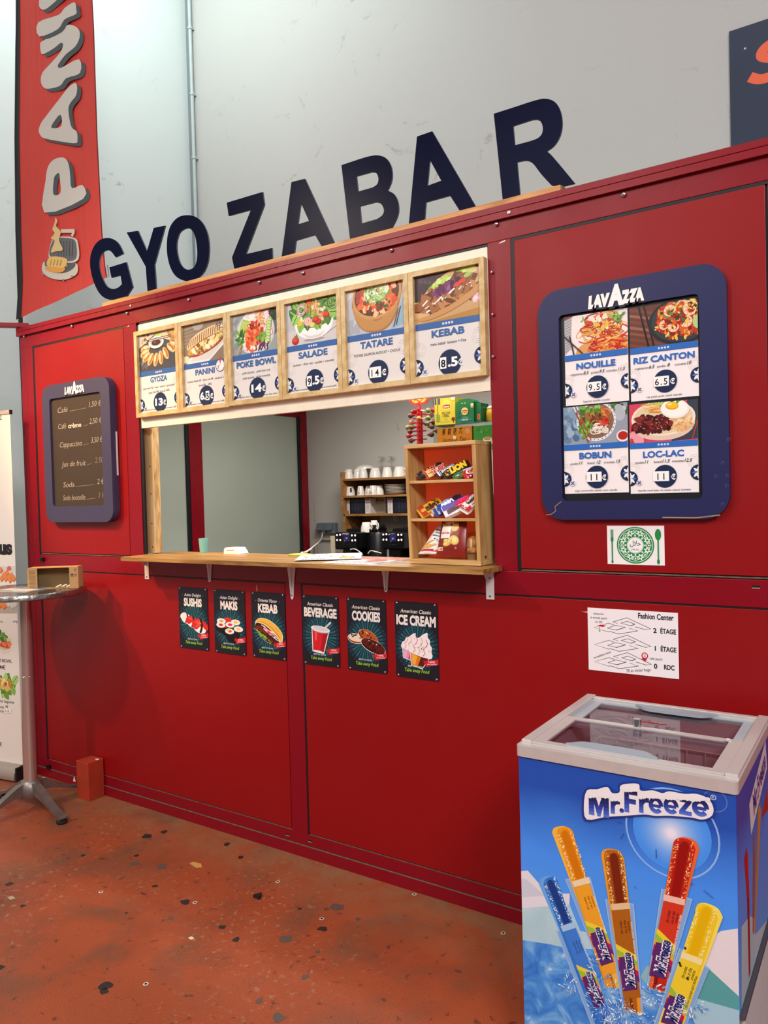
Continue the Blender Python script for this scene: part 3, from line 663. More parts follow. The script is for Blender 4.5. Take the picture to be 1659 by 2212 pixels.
def kebab(A, h):
    A.rect(0, 0, 1, h, '43303a'); A.poly([(0, 0), (1, .02), (1, .36), (.55, .2), (0, .1)], 'c9a070'); A.poly([(0, 0), (.3, .02), (1, .1), (1, 0)], 'b8863c'); scat(A, .94, .24, .06, .05, 8, ['e8b8c8', 'f6dce4'], .02, .04, 1.6)
    for i in range(5):
        for k in range(6): t = k * pi / 3; A.line([(.1 + .07 * i, h * .9 - .02 * i), (.1 + .07 * i + .045 * cos(t), h * .9 - .02 * i + .045 * sin(t))], .005, '7a6068')
    A.push(.5, h * .53, 1, 1, .30)
    A.poly(smooth_loop([(-.58, -.1), (-.4, .1), (-.1, .24), (.25, .26), (.5, .14), (.6, 0), (.4, -.16), (0, -.22), (-.4, -.2)], 4), 'd9b07c'); A.poly(smooth_loop([(-.5, -.02), (-.3, .13), (0, .2), (.3, .2), (.5, .1), (.3, .1), (-.2, .06)], 4), 'edd2a4')
    scat(A, -.36, .0, .17, .07, 40, ['9cc83c', 'c0e060', '7aaa30', 'd6ee88'], .03, .06, 1.3); scat(A, .12, .16, .34, .045, 60, ['9cc83c', 'c0e060', '7aaa30', 'd6ee88'], .025, .05, 1.4)
    scat(A, 0, .02, .44, .09, 80, ['7a4428', '94582f', '5a2e1c', 'a86c40', '6a3820'], .05, .09, 1.6); scat(A, .05, .08, .22, .04, 30, ['5e2450', '7c3a6c', '44183c', '9a5a8a'], .03, .05, 1.6)
    for i in range(16): x = R.uniform(-.4, .45); y = R.uniform(-.12, .02); A.line([(x, y), (x + R.uniform(.08, .2), y + R.uniform(-.02, .05))], .022, R.choice(['f2ece6', 'fdf8f2', 'dcd2cc']))
    for x, y in ((.26, .06), (.18, .05)): A.ell(x, y, .06, .03, 'd8442c')
    A.ell(.36, .1, .06, .03, 'a8c860'); scat(A, .1, -.1, .4, .04, 40, ['8a5028', 'a46a3c', '6a3a20', 'c08850'], .035, .06, 2.0)
    A.poly(smooth_loop([(-.58, -.1), (-.4, -.14), (0, -.16), (.4, -.1), (.58, .0), (.4, -.18), (0, -.235), (-.4, -.2)], 4), 'c9945c')
    A.pop()
def nouille(A, h):
    A.rect(0, 0, 1, h, 'f4e8e4'); A.poly([(0, .55), (.13, .6), (.1, .1), (0, 0)], 'b8b4b8')
    for i in range(12): A.line([(0, .06 + .045 * i), (.11, .10 + .045 * i)], .012, '8a868c')
    A.poly([(0, h), (.16, h), (0, h - .05)], '7a3a30'); leaves(A, .33, h * .86, .04, .02, 5, ['5a9a3c', '7ab850'], .06, .03)
    A.ell(.66, .02, .48, .2, 'e0a060'); noodles(A, .6, .34, .36, .28, 150, ['e8a040', 'd8602a', 'f6c068', 'c83a1c', 'f0b050', 'b02a18', 'fbd890'], .017)
    noodles(A, .72, .1, .3, .16, 110, ['d82a18', 'e8a040', 'f6c068', 'b81c10', 'e87040'], .02); scat(A, .62, .45, .2, .1, 24, ['d83020', 'f4e4c8', 'e8c040', 'c02818'], .025, .045, 1.4); leaves(A, .86, .48, .1, .08, 12, ['7aa848', '9cc468', '5a8a34'], .08, .045)
    A.line([(-.02, .33), (.3, .0)], .02, '4a2c28'); A.line([(.09, .3), (.16, -.02)], .02, '3a2420')
def riz(A, h):
    A.rect(0, 0, 1, h, '6a3a2c')
    for i in range(12): A.line([(0, h * .95 - .09 * i), (.6, h * .7 - .09 * i)], .04, R.choice(['8a5240', '7a4436', '9a6450']))
    A.line([(.14, h), (.28, 0)], .03, '201818'); A.line([(.22, h), (.36, 0)], .03, '281c1c')
    A.ell(.75, h * .52, .47, h * .56, '28282c', n=32); A.ell(.76, h * .54, .43, h * .51, '3c3c3e', n=32)
    scat(A, .78, h * .56, .40, h * .46, 260, ['f0a838', 'e8882a', 'd8602a', 'f8c458', 'c8441c', 'fbd880', 'b83018'], .015, .035, 1.8); scat(A, .74, h * .5, .3, h * .3, 60, ['a82418', 'c83a20', '8a1c14', 'e05a30'], .02, .05); scat(A, .78, h * .55, .38, h * .42, 40, ['3f7a34', '5a9a44', '2c5a28'], .012, .025)
    for x, y, r, a in ((.60, .78, .11, .4), (.9, .76, .12, 2.0), (.84, .50, .11, 3.6), (.52, .46, .09, 1.3), (.66, .40, .10, 2.4), (.78, .9, .1, 5)): shrimp(A, x, y * h, r, a)
    A.ell(1.0, h * .45, .07, .1, 'b8d090')
def bobun(A, h):
    A.rect(0, 0, 1, h, '9aa0ac'); scat(A, .1, .3, .16, .26, 40, ['6a86a4', '86a0ba', '527090', 'a0b4c8'], .04, .09); leaves(A, .85, h * .88, .16, .08, 24, ['4a7a34', '3a6a2a', '6a9a4a', '2c5424'], .12, .07); scat(A, .9, .45, .1, .1, 10, ['b6bac4', 'c2c6ce'], .05, .09)
    A.ell(.52, .34, .31, .305, 'e6e8ee', n=32); A.ell(.52, .345, .275, .27, '8a6a50', n=32)
    for i in range(30): t = 2 * pi * i / 30; A.ell(.52 + .292 * cos(t), .345 + .288 * sin(t), .009, .008, '4a5a88', n=8)
    leaves(A, .44, .46, .17, .1, 40, ['7ab848', '5a9a34', 'a0cc6a', '3f7a2a'], .09, .055); noodles(A, .66, .44, .1, .12, 40, ['e0602a', 'f08a48', 'd04818'], .012); scat(A, .48, .36, .2, .1, 70, ['8a5430', '6a3a24', 'a06a40', 'b8863c', 'd83a28', '5a3020'], .02, .035, 1.5)
    noodles(A, .58, .22, .14, .09, 60, ['f2e4d8', 'fdf2e8', 'dcc8bc'], .012); leaves(A, .35, .24, .09, .09, 24, ['6aa83c', '4f8a2e', '8cc454'], .08, .05); scat(A, .66, .32, .07, .05, 20, ['d83a28', 'b02418', 'e86a50'], .015, .03)
    A.line([(.16, .62), (.40, .02)], .018, '9a4a2c'); A.line([(.20, .64), (.44, .06)], .018, 'b05a34'); A.line([(.15, .645), (.21, .5)], .02, 'f0e8e0'); A.line([(.19, .66), (.25, .53)], .02, 'e8e0d8')
    A.ell(.93, .09, .1, .09, 'eae8ea'); A.ell(.93, .095, .075, .065, 'b8281c')
def loclac(A, h):
    A.rect(0, 0, 1, h, 'd8485c'); A.poly([(.62, 0), (1, .02), (1, h), (.86, h)], '3c4450'); scat(A, .12, .08, .16, .1, 20, ['e87a88', 'f0a0a8', 'c83a4c'], .04, .08); A.line([(.92, .02), (1, .3)], .016, 'b8402c')
    bowl(A, .5, .36, .47, .27, .34, 'e6c8b4', 'f6e4d4', 'e8d0a8'); scat(A, .74, .27, .2, .12, 140, ['f0c890', 'e8b478', 'f8dcb0', 'd89a5c'], .012, .026, 1.8)
    for i in range(8): A.ell(.40 + .04 * i, .60 - .004 * i, .1, .035, '3f8a34', rot=.5); A.ell(.40 + .04 * i, .602 - .004 * i, .088, .027, 'b8dc80', rot=.5)
    for i in range(22): x = R.uniform(.14, .42); y = R.uniform(.46, .6); A.line([(x, y), (x + R.uniform(.08, .16), y + R.uniform(-.03, .06))], .018, R.choice(['f0c070', 'e8a850', 'f8dc9c', 'e08a3c']))
    scat(A, .34, .28, .29, .13, 90, ['4a1418', '6a1c1e', '34100f', '8a2c28', '5a1a1c'], .03, .055, 1.2); scat(A, .34, .30, .27, .12, 50, ['a84a40', 'c87868', '7a2422'], .006, .014)
    A.ell(.68, .48, .21, .145, 'f4ece0', rot=-.1, n=26); A.ell(.67, .49, .19, .125, 'fffaf2', rot=-.1, n=26); A.ell(.64, .53, .095, .06, 'e89c10', rot=-.1); A.ell(.64, .54, .085, .05, 'fbc42a', rot=-.1); A.ell(.61, .555, .03, .014, 'fff0b0')
    leaves(A, .72, .64, .1, .02, 10, GREEN, .1, .06)

# ================================================================== menu sheets
def flower(A, x, y, r):
    A.ell(x, y, r, r, '1e2c50', n=28)
    for k in range(8): leaf(A, x, y, r * .82, r * .36, pi / 4 * k, '4878c0' if k % 4 == 0 else 'f6f2ee')
def cross4(A, x, y, r):
    A.ell(x, y, r * 1.05, r * 1.05, 'efdcd8')
    for k in range(4): leaf(A, x, y, r * .95, r * .5, pi / 4 + pi / 2 * k, '3a66b0')
def menu(A, title, food, subs, price, a, tw, fimg=.46, ft=.62, fc=.86, note=None, clock=False, paper='e3dedb', blue='3a6cb4', subw=None, fsub=.70):
    A.rect(0, 0, 1, a, paper); y = lambda f: a * (1 - f)
    A.clip = (0, y(fimg), 1, a); A.push(0, y(fimg)); food(A, a * fimg); A.pop(); A.clip = (0, 0, 1, a)
    A.rect(0, y(fimg + .062), 1, y(fimg), blue)
    for i in range(4): A.ell(.435 + .045 * i, y(fimg + .03), .016, .016, 'f2f2f6', n=12); A.ell(.435 + .045 * i, y(fimg + .03), .006, .006, blue, n=8)
    for k in range(3): A.ring(.05, y(.72), .10 - .025 * k, .004, 'e6e2e2'); A.ring(.95, y(.66), .10 - .025 * k, .004, 'e6e2e2')
    A.text(title, .5, y(ft), .088, blue, w=tw, bold=.035)
    for i, sb in enumerate(subs):
        if isinstance(sb, str): A.text(sb, .5, y(fsub + .06 * i), .036, '3c3c44', w=(subw or [None] * 9)[i], maxw=.9)
        else:
            for (tx, x, hand) in sb: A.text(tx, x, y(fsub + .06 * i), .046 if hand else .034, '202028' if hand else '3c3c44', bold=.012 if hand else .004, shear=.3 if hand else 0)
    flower(A, .0, y(fc + .015), .115); flower(A, 1.0, y(fc - .03), .115); cross4(A, .135, y(fc + .065), .042)
    A.ell(.52, y(fc), .172, .172, '1e2c50', n=36)
    for kind, tx, x, w_ in price:
        yb = y(fc) - .052
        if kind == 'w': A.text(tx, x, yb, .115 if tx != '\u20ac' else .075, 'fbfaf8', w=w_, bold=.04)
        else:
            A.rect(x - w_ / 2, yb - .022, x + w_ / 2, yb + .13, 'fbf9f6'); A.text(tx, x, yb, .095, '1c1c20', maxw=w_ * .8, bold=.01 if len(tx) > 1 else .03, spacing=1.25)
    if note: A.text(note, .5, y(.975), .026, '34343c', w=note_w(note), bold=.004)
    if clock:
        cx, cy = .86, y(.545); A.ell(cx, cy, .105, .105, '3a3a3e', n=28); A.ell(cx, cy, .094, .094, 'f4f0ee', n=28); A.faces([[(cx, cy), (cx - .02, cy + .13), (cx + .035, cy + .125)]], 'd0382c')
        for k in range(12): t = k * pi / 6; A.line([(cx + .075 * cos(t), cy + .075 * sin(t)), (cx + .09 * cos(t), cy + .09 * sin(t))], .008, '4a4a50')
        A.text("5'", cx - .035, cy - .05, .05, 'c83428', bold=.03)
def note_w(n): return min(.86, .021 * len(n) * .95)

EUR = '\u20ac'
MENUS = [
 ('GYOZA', gyoza, ['gyoza poulet 10p + choux + boisson* + gourmandise*', '(gyoza 10p 8.90\u20ac  gyoza 5p 6.00\u20ac)'], [('w', '13', .49, .20), ('w', EUR, .635, .07)], .44, 'compris dans le menu gyoza 10p. gourmandise 2.00\u20ac', False, [.84, .55]),
 ('PANINI', panini, ['saumon fum\u00e9 6\u20ac - thon cuit 6\u20ac - poulet 6.5', '(nutella   4\u20ac)'], [('w', '6.', .435, .13), ('p', '5', .545, .085), ('w', EUR, .64, .07)], .46, 'tous les paninis : tomate mozzarella poulet (menu pour 11.50\u20ac)', True, [.86, .3]),
 ('POKE BOWL', poke, ['pok\u00e9 saumon   pok\u00e9 thon cuit', 'pok\u00e9 poulet   pok\u00e9 crevette'], [('w', '14', .50, .22), ('w', EUR, .65, .07)], .84, 'avec le cr\u00e9pes choux, riz, concombre, carotte, avocat, algue, sesame', False, [.6, .58]),
 ('SALADE', salade, ['saumon ~ thon cuit ~ poulet ~ crevette'], [('p', '9', .42, .095), ('w', '.5', .545, .13), ('w', EUR, .655, .075)], .56, 'avec batavia concombre, tomate, oignon avec et croutons grill\u00e9', False, [.78]),
 ('TATARE', tatare, ['TATARE SAUMON AVOCAT + CHOUX'], [('p', '14', .47, .20), ('w', EUR, .62, .075)], .56, None, False, [.8]),
 ('KEBAB', kebab, ['menu kebab  boisson + frite'], [('p', '8', .42, .095), ('w', '.5', .565, .15), ('w', EUR, .68, .07)], .50, None, False, [.54]),
]
OAK = wood('oak_frame', 'c4a066', 'd8be8c', (3, 3, 3), 0.45, 9.0)
GLS = None
FW = .3203
for i, (ti, fo, su, pr, tw, note, clk, sw) in enumerate(MENUS):
    x0 = -3.128 + FW * i + (.001 if i else 0); x1 = x0 + FW - .002; z0, z1 = 1.982, 2.403
    if i in (0, 1): z0 -= .003
    o = thing('framed_menu', 'oak framed menu poster reading %s with %s' % (ti, ['dumplings around a dipping bowl', 'a grilled striped sandwich', 'an oval bowl of salmon and avocado', 'a white bowl of green salad', 'a wooden bowl of diced salmon', 'a stuffed pitta bread'][i]), 'menu', ((x0 + x1) / 2, -.016, z0), 'framed menus above the hatch')
    q = MB(); t = .0205; q.prism([[(x0, z0), (x1, z0), (x1, z1), (x0, z1)], [(x0 + t, z0 + t), (x1 - t, z0 + t), (x1 - t, z1 - t), (x0 + t, z1 - t)]], Fr((0, 0, 0), (1, 0, 0), (0, 0, 1), (0, -1, 0)), .002, .031, OAK)
    q.build('frame', o, bevel=.0012)
    q = MB(); w_ = x1 - x0 - 2 * t; a = (z1 - z0 - 2 * t) / w_
    q.wbox(x0 + t - .004, x1 - t + .004, -.016, -.004, z0 + t - .004, z1 - t + .004, ink('e8e2de'))
    A = Art(q, front(x0 + t, z0 + t, -.016), w_, a, rough=.25); menu(A, ti, fo, su, pr, a, tw, .47, .62, .885, note, clk, subw=sw, fsub=.70, blue='3b66a6')
    q.build('printed_sheet', o)

# ================================================================== branded boards
BORD = mat('board_blue', '1e2052', 0.42, var=0.05, vscale=5)
def brand(A, x, y, wd, hh):
    """white slanted capitals with a tall A in the middle"""
    for k, (col, bo, dx) in enumerate((('14142a', .13, .004), ('faf6f2', .085, 0))):
        A.text('LAV', x + wd * .18 + dx, y - dx, hh * .62, col, w=wd * .42, bold=bo, shear=.12)
        A.text('A', x + wd * .49 + dx, y - dx, hh * 1.0, col, w=wd * .30, bold=bo, shear=.08)
        A.text('ZZA', x + wd * .80 + dx, y - dx, hh * .62, col, w=wd * .42, bold=bo, shear=.05)
# chalkboard
cx0, cx1, cz0, cz1 = -3.905, -3.318, 1.462, 2.210
T = thing('chalkboard', 'tall slate coloured drinks chalkboard in a rounded blue frame at the kiosk left', 'chalkboard', ((cx0 + cx1) / 2, 0, cz0))
q = MB(); out = rrect(cx0, cz0, cx1, cz1, .065, 8)
ix0, ix1, iz0, iz1 = -3.838, -3.392, 1.548, 2.135
q.prism([out, rrect(ix0, iz0, ix1, iz1, .018, 5)], Fr((0, 0, 0), (1, 0, 0), (0, 0, 1), (0, -1, 0)), .001, .042, mat('board_slate_blue', '3c3a58', 0.5, var=0.05, vscale=5)); q.build('frame', T, bevel=.003)
q = MB(); wch = ix1 - ix0; ach = (iz1 - iz0) / wch
q.wbox(ix0 - .004, ix1 + .004, -.030, -.002, iz0 - .004, iz1 + .004, mat('chalk_surface', '3a2f25', 0.6, var=0.08, vscale=7))
A = Art(q, front(ix0, iz0, -.030), wch, ach, rough=.8); CH = 'b0a596'
def chalk(tx, x, yf, w_, al='l', hh=.062, col=CH, bold=-.006): A.text(tx, x, ach * (1 - yf), hh, col, w=w_, bold=bold, shear=.2, al=al)
for nm, x, yf, w_, pr, pw, dots, faint in (('Caf\u00e9', .13, .135, .20, '1,50 \u20ac', .24, (.38, .72), 0), ('Caf\u00e9', .13, .285, .16, '2,50 \u20ac', .24, (.64, .74), 0), ('Cappuccino', .15, .455, .44, '3,50 \u20ac', .22, (.62, .74), 0), ('Jus de fruit', .17, .635, .48, '2,50', .16, (.68, .78), 1), ('Soda', .19, .825, .22, '2 \u20ac', .13, (.44, .82), 0), ('Soda bouteille', .18, .945, .44, '3 \u20ac', .12, (.65, .84), 1)):
    chalk(nm, x, yf, w_); chalk(pr, .985, yf - .015, pw, 'r', col='857767' if faint else CH)
    n = int((dots[1] - dots[0]) / .022)
    for k in range(n): A.ell(dots[0] + .022 * k, ach * (1 - yf) + .004 + .012 * k / max(1, n), .005, .005, 'a89c8a', n=6)
A.text('cr\u00e8me', .46, ach * (1 - .285), .052, 'cbc2b4', w=.26, bold=.03)
q.build('chalk_surface', T)
q = MB(); A = Art(q, front(cx0, cz0, -.042), 1.0, 1.0); A.clip = (0, 0, 9, 9); brand(A, .215, .687, .165, .052); q.build('brand_lettering', T)
q = MB(); x, z = fp(250, 938, -.03); q.wbox(cx1 - .001, cx1 + .006, -.012, -.006, 1.70, 1.925, ink('e8e4e0')); q.build('chalk_stick', T)

# large blue poster board
bx0, bx1, bz0, bz1 = -1.010, -.412, 1.462, 2.240
T = thing('poster_board', 'large rounded dark blue wall board holding four laminated dish menus', 'board', ((bx0 + bx1) / 2, 0, bz0))
q = MB(); q.prism([rrect(bx0, bz0, bx1, bz1, .075, 9), rrect(-.938, 1.525, -.490, 2.153, .016, 5)], Fr((0, 0, 0), (1, 0, 0), (0, 0, 1), (0, -1, 0)), .001, .022, BORD); q.build('frame', T, bevel=.002)
q = MB(); q.wbox(-.942, -.486, -.009, -.001, 1.521, 2.157, mat('board_black', '17181d', 0.35)); q.build('backing', T)
q = MB(); A = Art(q, front(bx0, bz0, -.022), 1.0, 1.0); A.clip = (0, 0, 9, 9); brand(A, .180, .700, .175, .056); q.build('brand_lettering', T)
q = MB(); A = Art(q, front(bx0, bz0, -.022), 1.0, 1.0, rough=.7); A.line([(.068, .062), (.045, .045), (.048, .03), (.03, .018), (.012, .017)], .003, '9a7a5a'); q.build('crack', T)
for x, y in ((.58, .17), (.592, .13), (.56, .13), (.59, .10), (.578, .045), (.597, .24)): q = MB(); A = Art(q, front(bx0, bz0, -.022), 1.0, 1.0); A.ell(x, y, .006, .006, '3c3d70', n=9); A.ell(x + .001, y - .001, .004, .004, '22234a', n=9); q.build('dent', T)
q = MB(); A = Art(q, front(bx0, bz0, -.022), 1.0, 1.0); A.line([(.40, .006), (.50, .004), (.57, .012)], .0035, 'a08868'); q.build('worn_edge', T)
SH = [
 ('NOUILLE', nouille, [[('vegetarien', .19, 0), ('8.5', .345, 1), ('poulet', .49, 0), ('9.5', .60, 1), ('crevette', .745, 0), ('11.5', .90, 1)]], [('p', '9.5', .47, .22), ('w', EUR, .628, .065)], .62, 'legume viande nouille', (1221, 684.5, 1357, 666, 1357, 866, 1220, 877), 'red noodles and chopsticks'),
 ('RIZ CANTON', riz, [[('vegetarien', .17, 0), ('6.5', .325, 1), ('poulet', .47, 0), ('8', .575, 1), ('crevette', .745, 0), ('10', .87, 1)]], [('p', '6.5', .46, .23), ('w', EUR, .625, .07)], .90, 'riz petit pois oeuf viande', (1362, 664, 1508, 645, 1509, 858, 1361, 865), 'shrimps on fried rice in a black pan'),
 ('BOBUN', bobun, [[('poulet', .17, 0), ('11', .27, 1), ('boeuf', .435, 0), ('12', .55, 1), ('crevette', .715, 0), ('13', .85, 1)]], [('p', '11', .475, .24), ('w', EUR, .633, .065)], .50, 'soja vermicelle salade nem viande', (1220, 879, 1356.5, 870.5, 1357, 1065, 1217, 1065.5), 'a dotted bowl beside a dip of red sauce'),
 ('LOC-LAC', loclac, [[('poulet', .15, 0), ('11', .25, 1), ('boeuf', .42, 0), ('11.5', .54, 1), ('crevette', .71, 0), ('12.5', .86, 1)]], [('p', '11', .46, .24), ('w', EUR, .64, .065)], .60, 'viande oeuf plat riz saute sauce tomate', (1361, 873, 1508, 863, 1508.5, 1065, 1360.5, 1065), 'a fried egg on dark beef'),
]
LAM = mat('laminate_edge', 'd8d4d0', 0.15, alpha=0.35)
for ti, fo, su, pr, tw, note, c, what in SH:
    p = [fp(c[k], c[k + 1], -.011) for k in (0, 2, 4, 6)]
    x0, x1 = (p[0][0] + p[3][0]) / 2, (p[1][0] + p[2][0]) / 2; z1, z0 = (p[0][1] + p[1][1]) / 2, (p[2][1] + p[3][1]) / 2
    q = MB(); w_ = x1 - x0; a = (z1 - z0) / w_; q.wbox(x0, x1, -.0105, -.0095, z0, z1, ink('f6f0ee', .2))
    A = Art(q, front(x0, z0, -.0105), w_, a, rough=.22); menu(A, ti, fo, su, pr, a, tw, .435, .600, .815, note, paper='f8f0f0', blue='2f6cc0', fsub=.665)
    tag(q.build('menu_sheet', origin=((x0 + x1) / 2, -.0095, z0)), 'laminated %s menu sheet showing %s' % (ti.lower().replace('-', ' '), what), 'menu', 'laminated dish menus on the blue board')

# halal sticker
p = [fp(*c) for c in ((1311, 1136), (1435, 1135), (1436, 1221), (1313, 1219))]; x0, x1 = (p[0][0] + p[3][0]) / 2, (p[1][0] + p[2][0]) / 2; z1, z0 = (p[0][1] + p[1][1]) / 2, (p[2][1] + p[3][1]) / 2
q = MB(); w_ = x1 - x0; a = (z1 - z0) / w_; q.wbox(x0, x1, -.0008, -.0001, z0, z1, ink('f4f0f0')); A = Art(q, front(x0, z0, -.0008), w_, a)
g = '1d8a44'; cx, cy, r = .5, a * .5, a * .47; A.ell(cx, cy, r, r, g, n=40); A.ring(cx, cy, r * .93, r * .03, 'f4f0f0', 40)
for k in range(8):
    t = pi / 8 + k * pi / 4; X, Y = cx + r * .69 * cos(t), cy + r * .69 * sin(t)
    for j in range(6): leaf(A, X, Y, r * .2, r * .09, t + j * pi / 3, 'f0f4ee')
    A.ell(X, Y, r * .06, r * .06, g, n=10); t += pi / 8; A.ring(cx + r * .72 * cos(t), cy + r * .72 * sin(t), r * .13, r * .03, 'f0f4ee', 14); A.ell(cx + r * .72 * cos(t), cy + r * .72 * sin(t), r * .05, r * .05, 'f0f4ee', n=8); A.ell(cx + r * .52 * cos(t), cy + r * .52 * sin(t), r * .05, r * .05, 'f0f4ee', n=8)
A.ell(cx, cy, r * .45, r * .45, 'f6f2f2', n=32); A.ring(cx, cy, r * .42, r * .015, g, 30); A.text('\uFEDD\uFEFC\uFEA3', cx, cy - r * .02, r * .26, '1c5a34', w=r * .58, bold=.015); A.text('HALAL', cx, cy - r * .28, r * .1, '1c5a34', w=r * .4, bold=.01)
A.push(.09, a * .5); A.rect(-.012, -.30, .012, .08, g); A.ell(0, -.3, .02, .03, g); A.ell(0, .1, .026, .05, g)
for k in (-1, 0, 1): A.rect(k * .018 - .006, .1, k * .018 + .006, .28, g)
A.pop(); A.push(.895, a * .5); A.ell(0, .19, .052, .1, g, n=24); A.rect(-.012, -.30, .012, .12, g); A.ell(0, -.28, .024, .05, g); A.pop()
tag(q.build('halal_sticker', origin=((x0 + x1) / 2, 0, z0)), 'white halal sticker with a green ornate plate, fork and spoon below the blue board', 'sticker')

# floor plan sheet
p = [fp(*c) for c in ((1269, 1313), (1465, 1323), (1467, 1467), (1273, 1446))]; x0, x1 = (p[0][0] + p[3][0]) / 2, (p[1][0] + p[2][0]) / 2; z1, z0 = (p[0][1] + p[1][1]) / 2, (p[2][1] + p[3][1]) / 2
q = MB(); w_ = x1 - x0; a = (z1 - z0) / w_; q.wbox(x0, x1, -.0025, -.0012, z0, z1, ink('f6eef0')); A = Art(q, front(x0, z0, -.0025), w_, a)
D = '26262c'
def ln(pts, wd=.005, c=D): A.line(pts, wd, c)
for k, (fl_, tx) in enumerate((('2', '\u00c9TAGE'), ('1', '\u00c9TAGE'), ('0', 'RDC'))):
    Q = lambda pts: [(x, a - .197 * k - .088 - (d - .125) * .66) for x, d in pts]
    if k == 0: A.poly(Q([(.11, .30), (.15, .275), (.215, .285), (.175, .315)]), 'cf1c34')
    if k == 2: A.poly(Q([(.60, .205), (.645, .19), (.665, .225), (.62, .23)]), 'cf1c34')
    ln(Q([(.30, .262), (.24, .24), (.07, .335), (.24, .392), (.255, .38), (.355, .415), (.57, .335), (.475, .30)])); A.poly(Q([(.22, .33), (.315, .265), (.44, .29), (.33, .355)]), D); A.poly(Q([(.236, .328), (.316, .274), (.42, .291), (.327, .346)]), 'f6eef0')
    ln(Q([(.345, .235), (.29, .215), (.45, .125), (.71, .285), (.65, .305), (.54, .27)])); A.poly(Q([(.375, .225), (.455, .18), (.545, .225), (.495, .262)]), D); A.poly(Q([(.391, .225), (.456, .189), (.529, .226), (.492, .253)]), 'f6eef0')
    o = a - .235 - .197 * k; A.text(fl_, .755, o, .05, D, bold=.03); A.text(tx, .895 if k < 2 else .90, o, .05, D, w=.165 if k < 2 else .11, bold=.03)
A.text('Fashion Center', .765, a - .085, .058, D, w=.38, bold=.025)
for i, tx in enumerate(('restaurant', 'le monde japchi', 'lot 222')): A.text(tx, .13, a - .075 - .047 * i, .024, D, w=(.12, .19, .08)[i])
ln([(.137, a - .21), (.137, a - .25)], .004); A.ring(.137, a - .262, .009, .004, D, 10)
A.text('caf\u00e9 japchi', .76, a - .535, .026, '44444a', w=.135); A.text('70 av victor hugo', .57, a - .685, .034, D, w=.27, rot=.16); A.text('rue madeleine vionnet', .165, a - .545, .026, '44444a', w=.22, rot=.42)
A.poly([(.64, a - .575), (.608, a - .505), (.672, a - .505)], 'cf1c34'); A.ell(.64, a - .50, .036, .038, 'cf1c34'); A.ell(.64, a - .498, .024, .025, 'fbf6f6')
for j in range(3): A.rect(.628, a - .492 - .011 * j, .652, a - .487 - .011 * j, '2a2a30')
tag(q.build('floor_plan_sheet', origin=((x0 + x1) / 2, 0, z0)), 'white floor plan sheet of three storeys taped to the red panel above the freezer', 'sheet')
q = MB(); x, z = fp(1262, 1322); q.poly([(x - .012, -.0008, z + .002), (x + .012, -.0008, z - .003), (x + .012, -.0008, z + .004), (x, -.0008, z + .001)], ink('c89a8a')); q.build('tape_scrap', K); q = MB(); x, z = fp(555, 1270)
q.poly([(x - .004, -.0012, z - .016), (x + .006, -.0012, z - .012), (x + .003, -.0012, z + .012), (x - .002, -.0012, z + .016)], ink('b07060')); q.build('tape_scrap', K)

# ================================================================== tin signs
NV = '171a24'
def ribbon(A, a):
    A.push(.84, a * .215, 1, .8, .06); c = 'd3202c'
    A.poly([(-.20, .06), (-.13, .13), (-.14, .02)], '9c1420'); A.poly([(-.19, .05), (-.1, .085), (.05, .10), (.2, .125), (.2, -.0), (.05, -.03), (-.08, -.06), (-.12, -.085), (-.14, -.02)], c); A.poly([(.2, .125), (.165, .17), (.15, .1)], c)
    A.text('100%', .01, .03, .045, 'f4d8d8', w=.15, bold=.02); A.text('SATISFIED', .01, -.022, .028, 'f4d8d8', w=.22, bold=.02); A.pop()
def rays(A, a, cy):
    A.ell(.5, cy, .50, .52, '16283a', n=30)
    for k in range(34):
        t = 2 * pi * k / 34; A.push(.5, cy, 1, 1, t); A.faces([[(.1, -.012), (.42, -.03), (.42, .012), (.1, .004)]], '1d5560' if k % 2 else '226a70'); A.faces([[(.42, -.03), (.52, -.028), (.52, .004), (.42, .012)]], '173a4a'); A.pop()
def sushis(A):
    for (x, y, s, c, c2, an) in ((.22, 1.05, .24, 'f2eef0', 'f2eef0', -.5), (.44, .95, .26, 'd8242a', 'ef4a44', -.45), (.72, .84, .33, 'd8242a', 'f0503c', -.35)):
        A.push(x, y, s, s, an); A.ell(.1, -.22, .72, .48, 'f6f2f2', n=24); A.poly(smooth_loop([(-.75, -.35), (-.8, .1), (-.5, .5), (.1, .62), (.75, .45), (1.0, .0), (.7, -.1), (.2, .05), (-.2, -.5)], 3), c); A.poly(smooth_loop([(-.6, .05), (-.3, .42), (.3, .45), (.1, .2)], 3), c2)
        A.line([(-.1, .66), (.2, .3), (.32, -.2), (.3, -.62)], .22, '14161c'); A.pop()
    for i in range(3): A.line([(.58 + .05 * i, .78), (.64 + .05 * i, .88), (.74 + .03 * i, .92)], .008, 'f6a060')
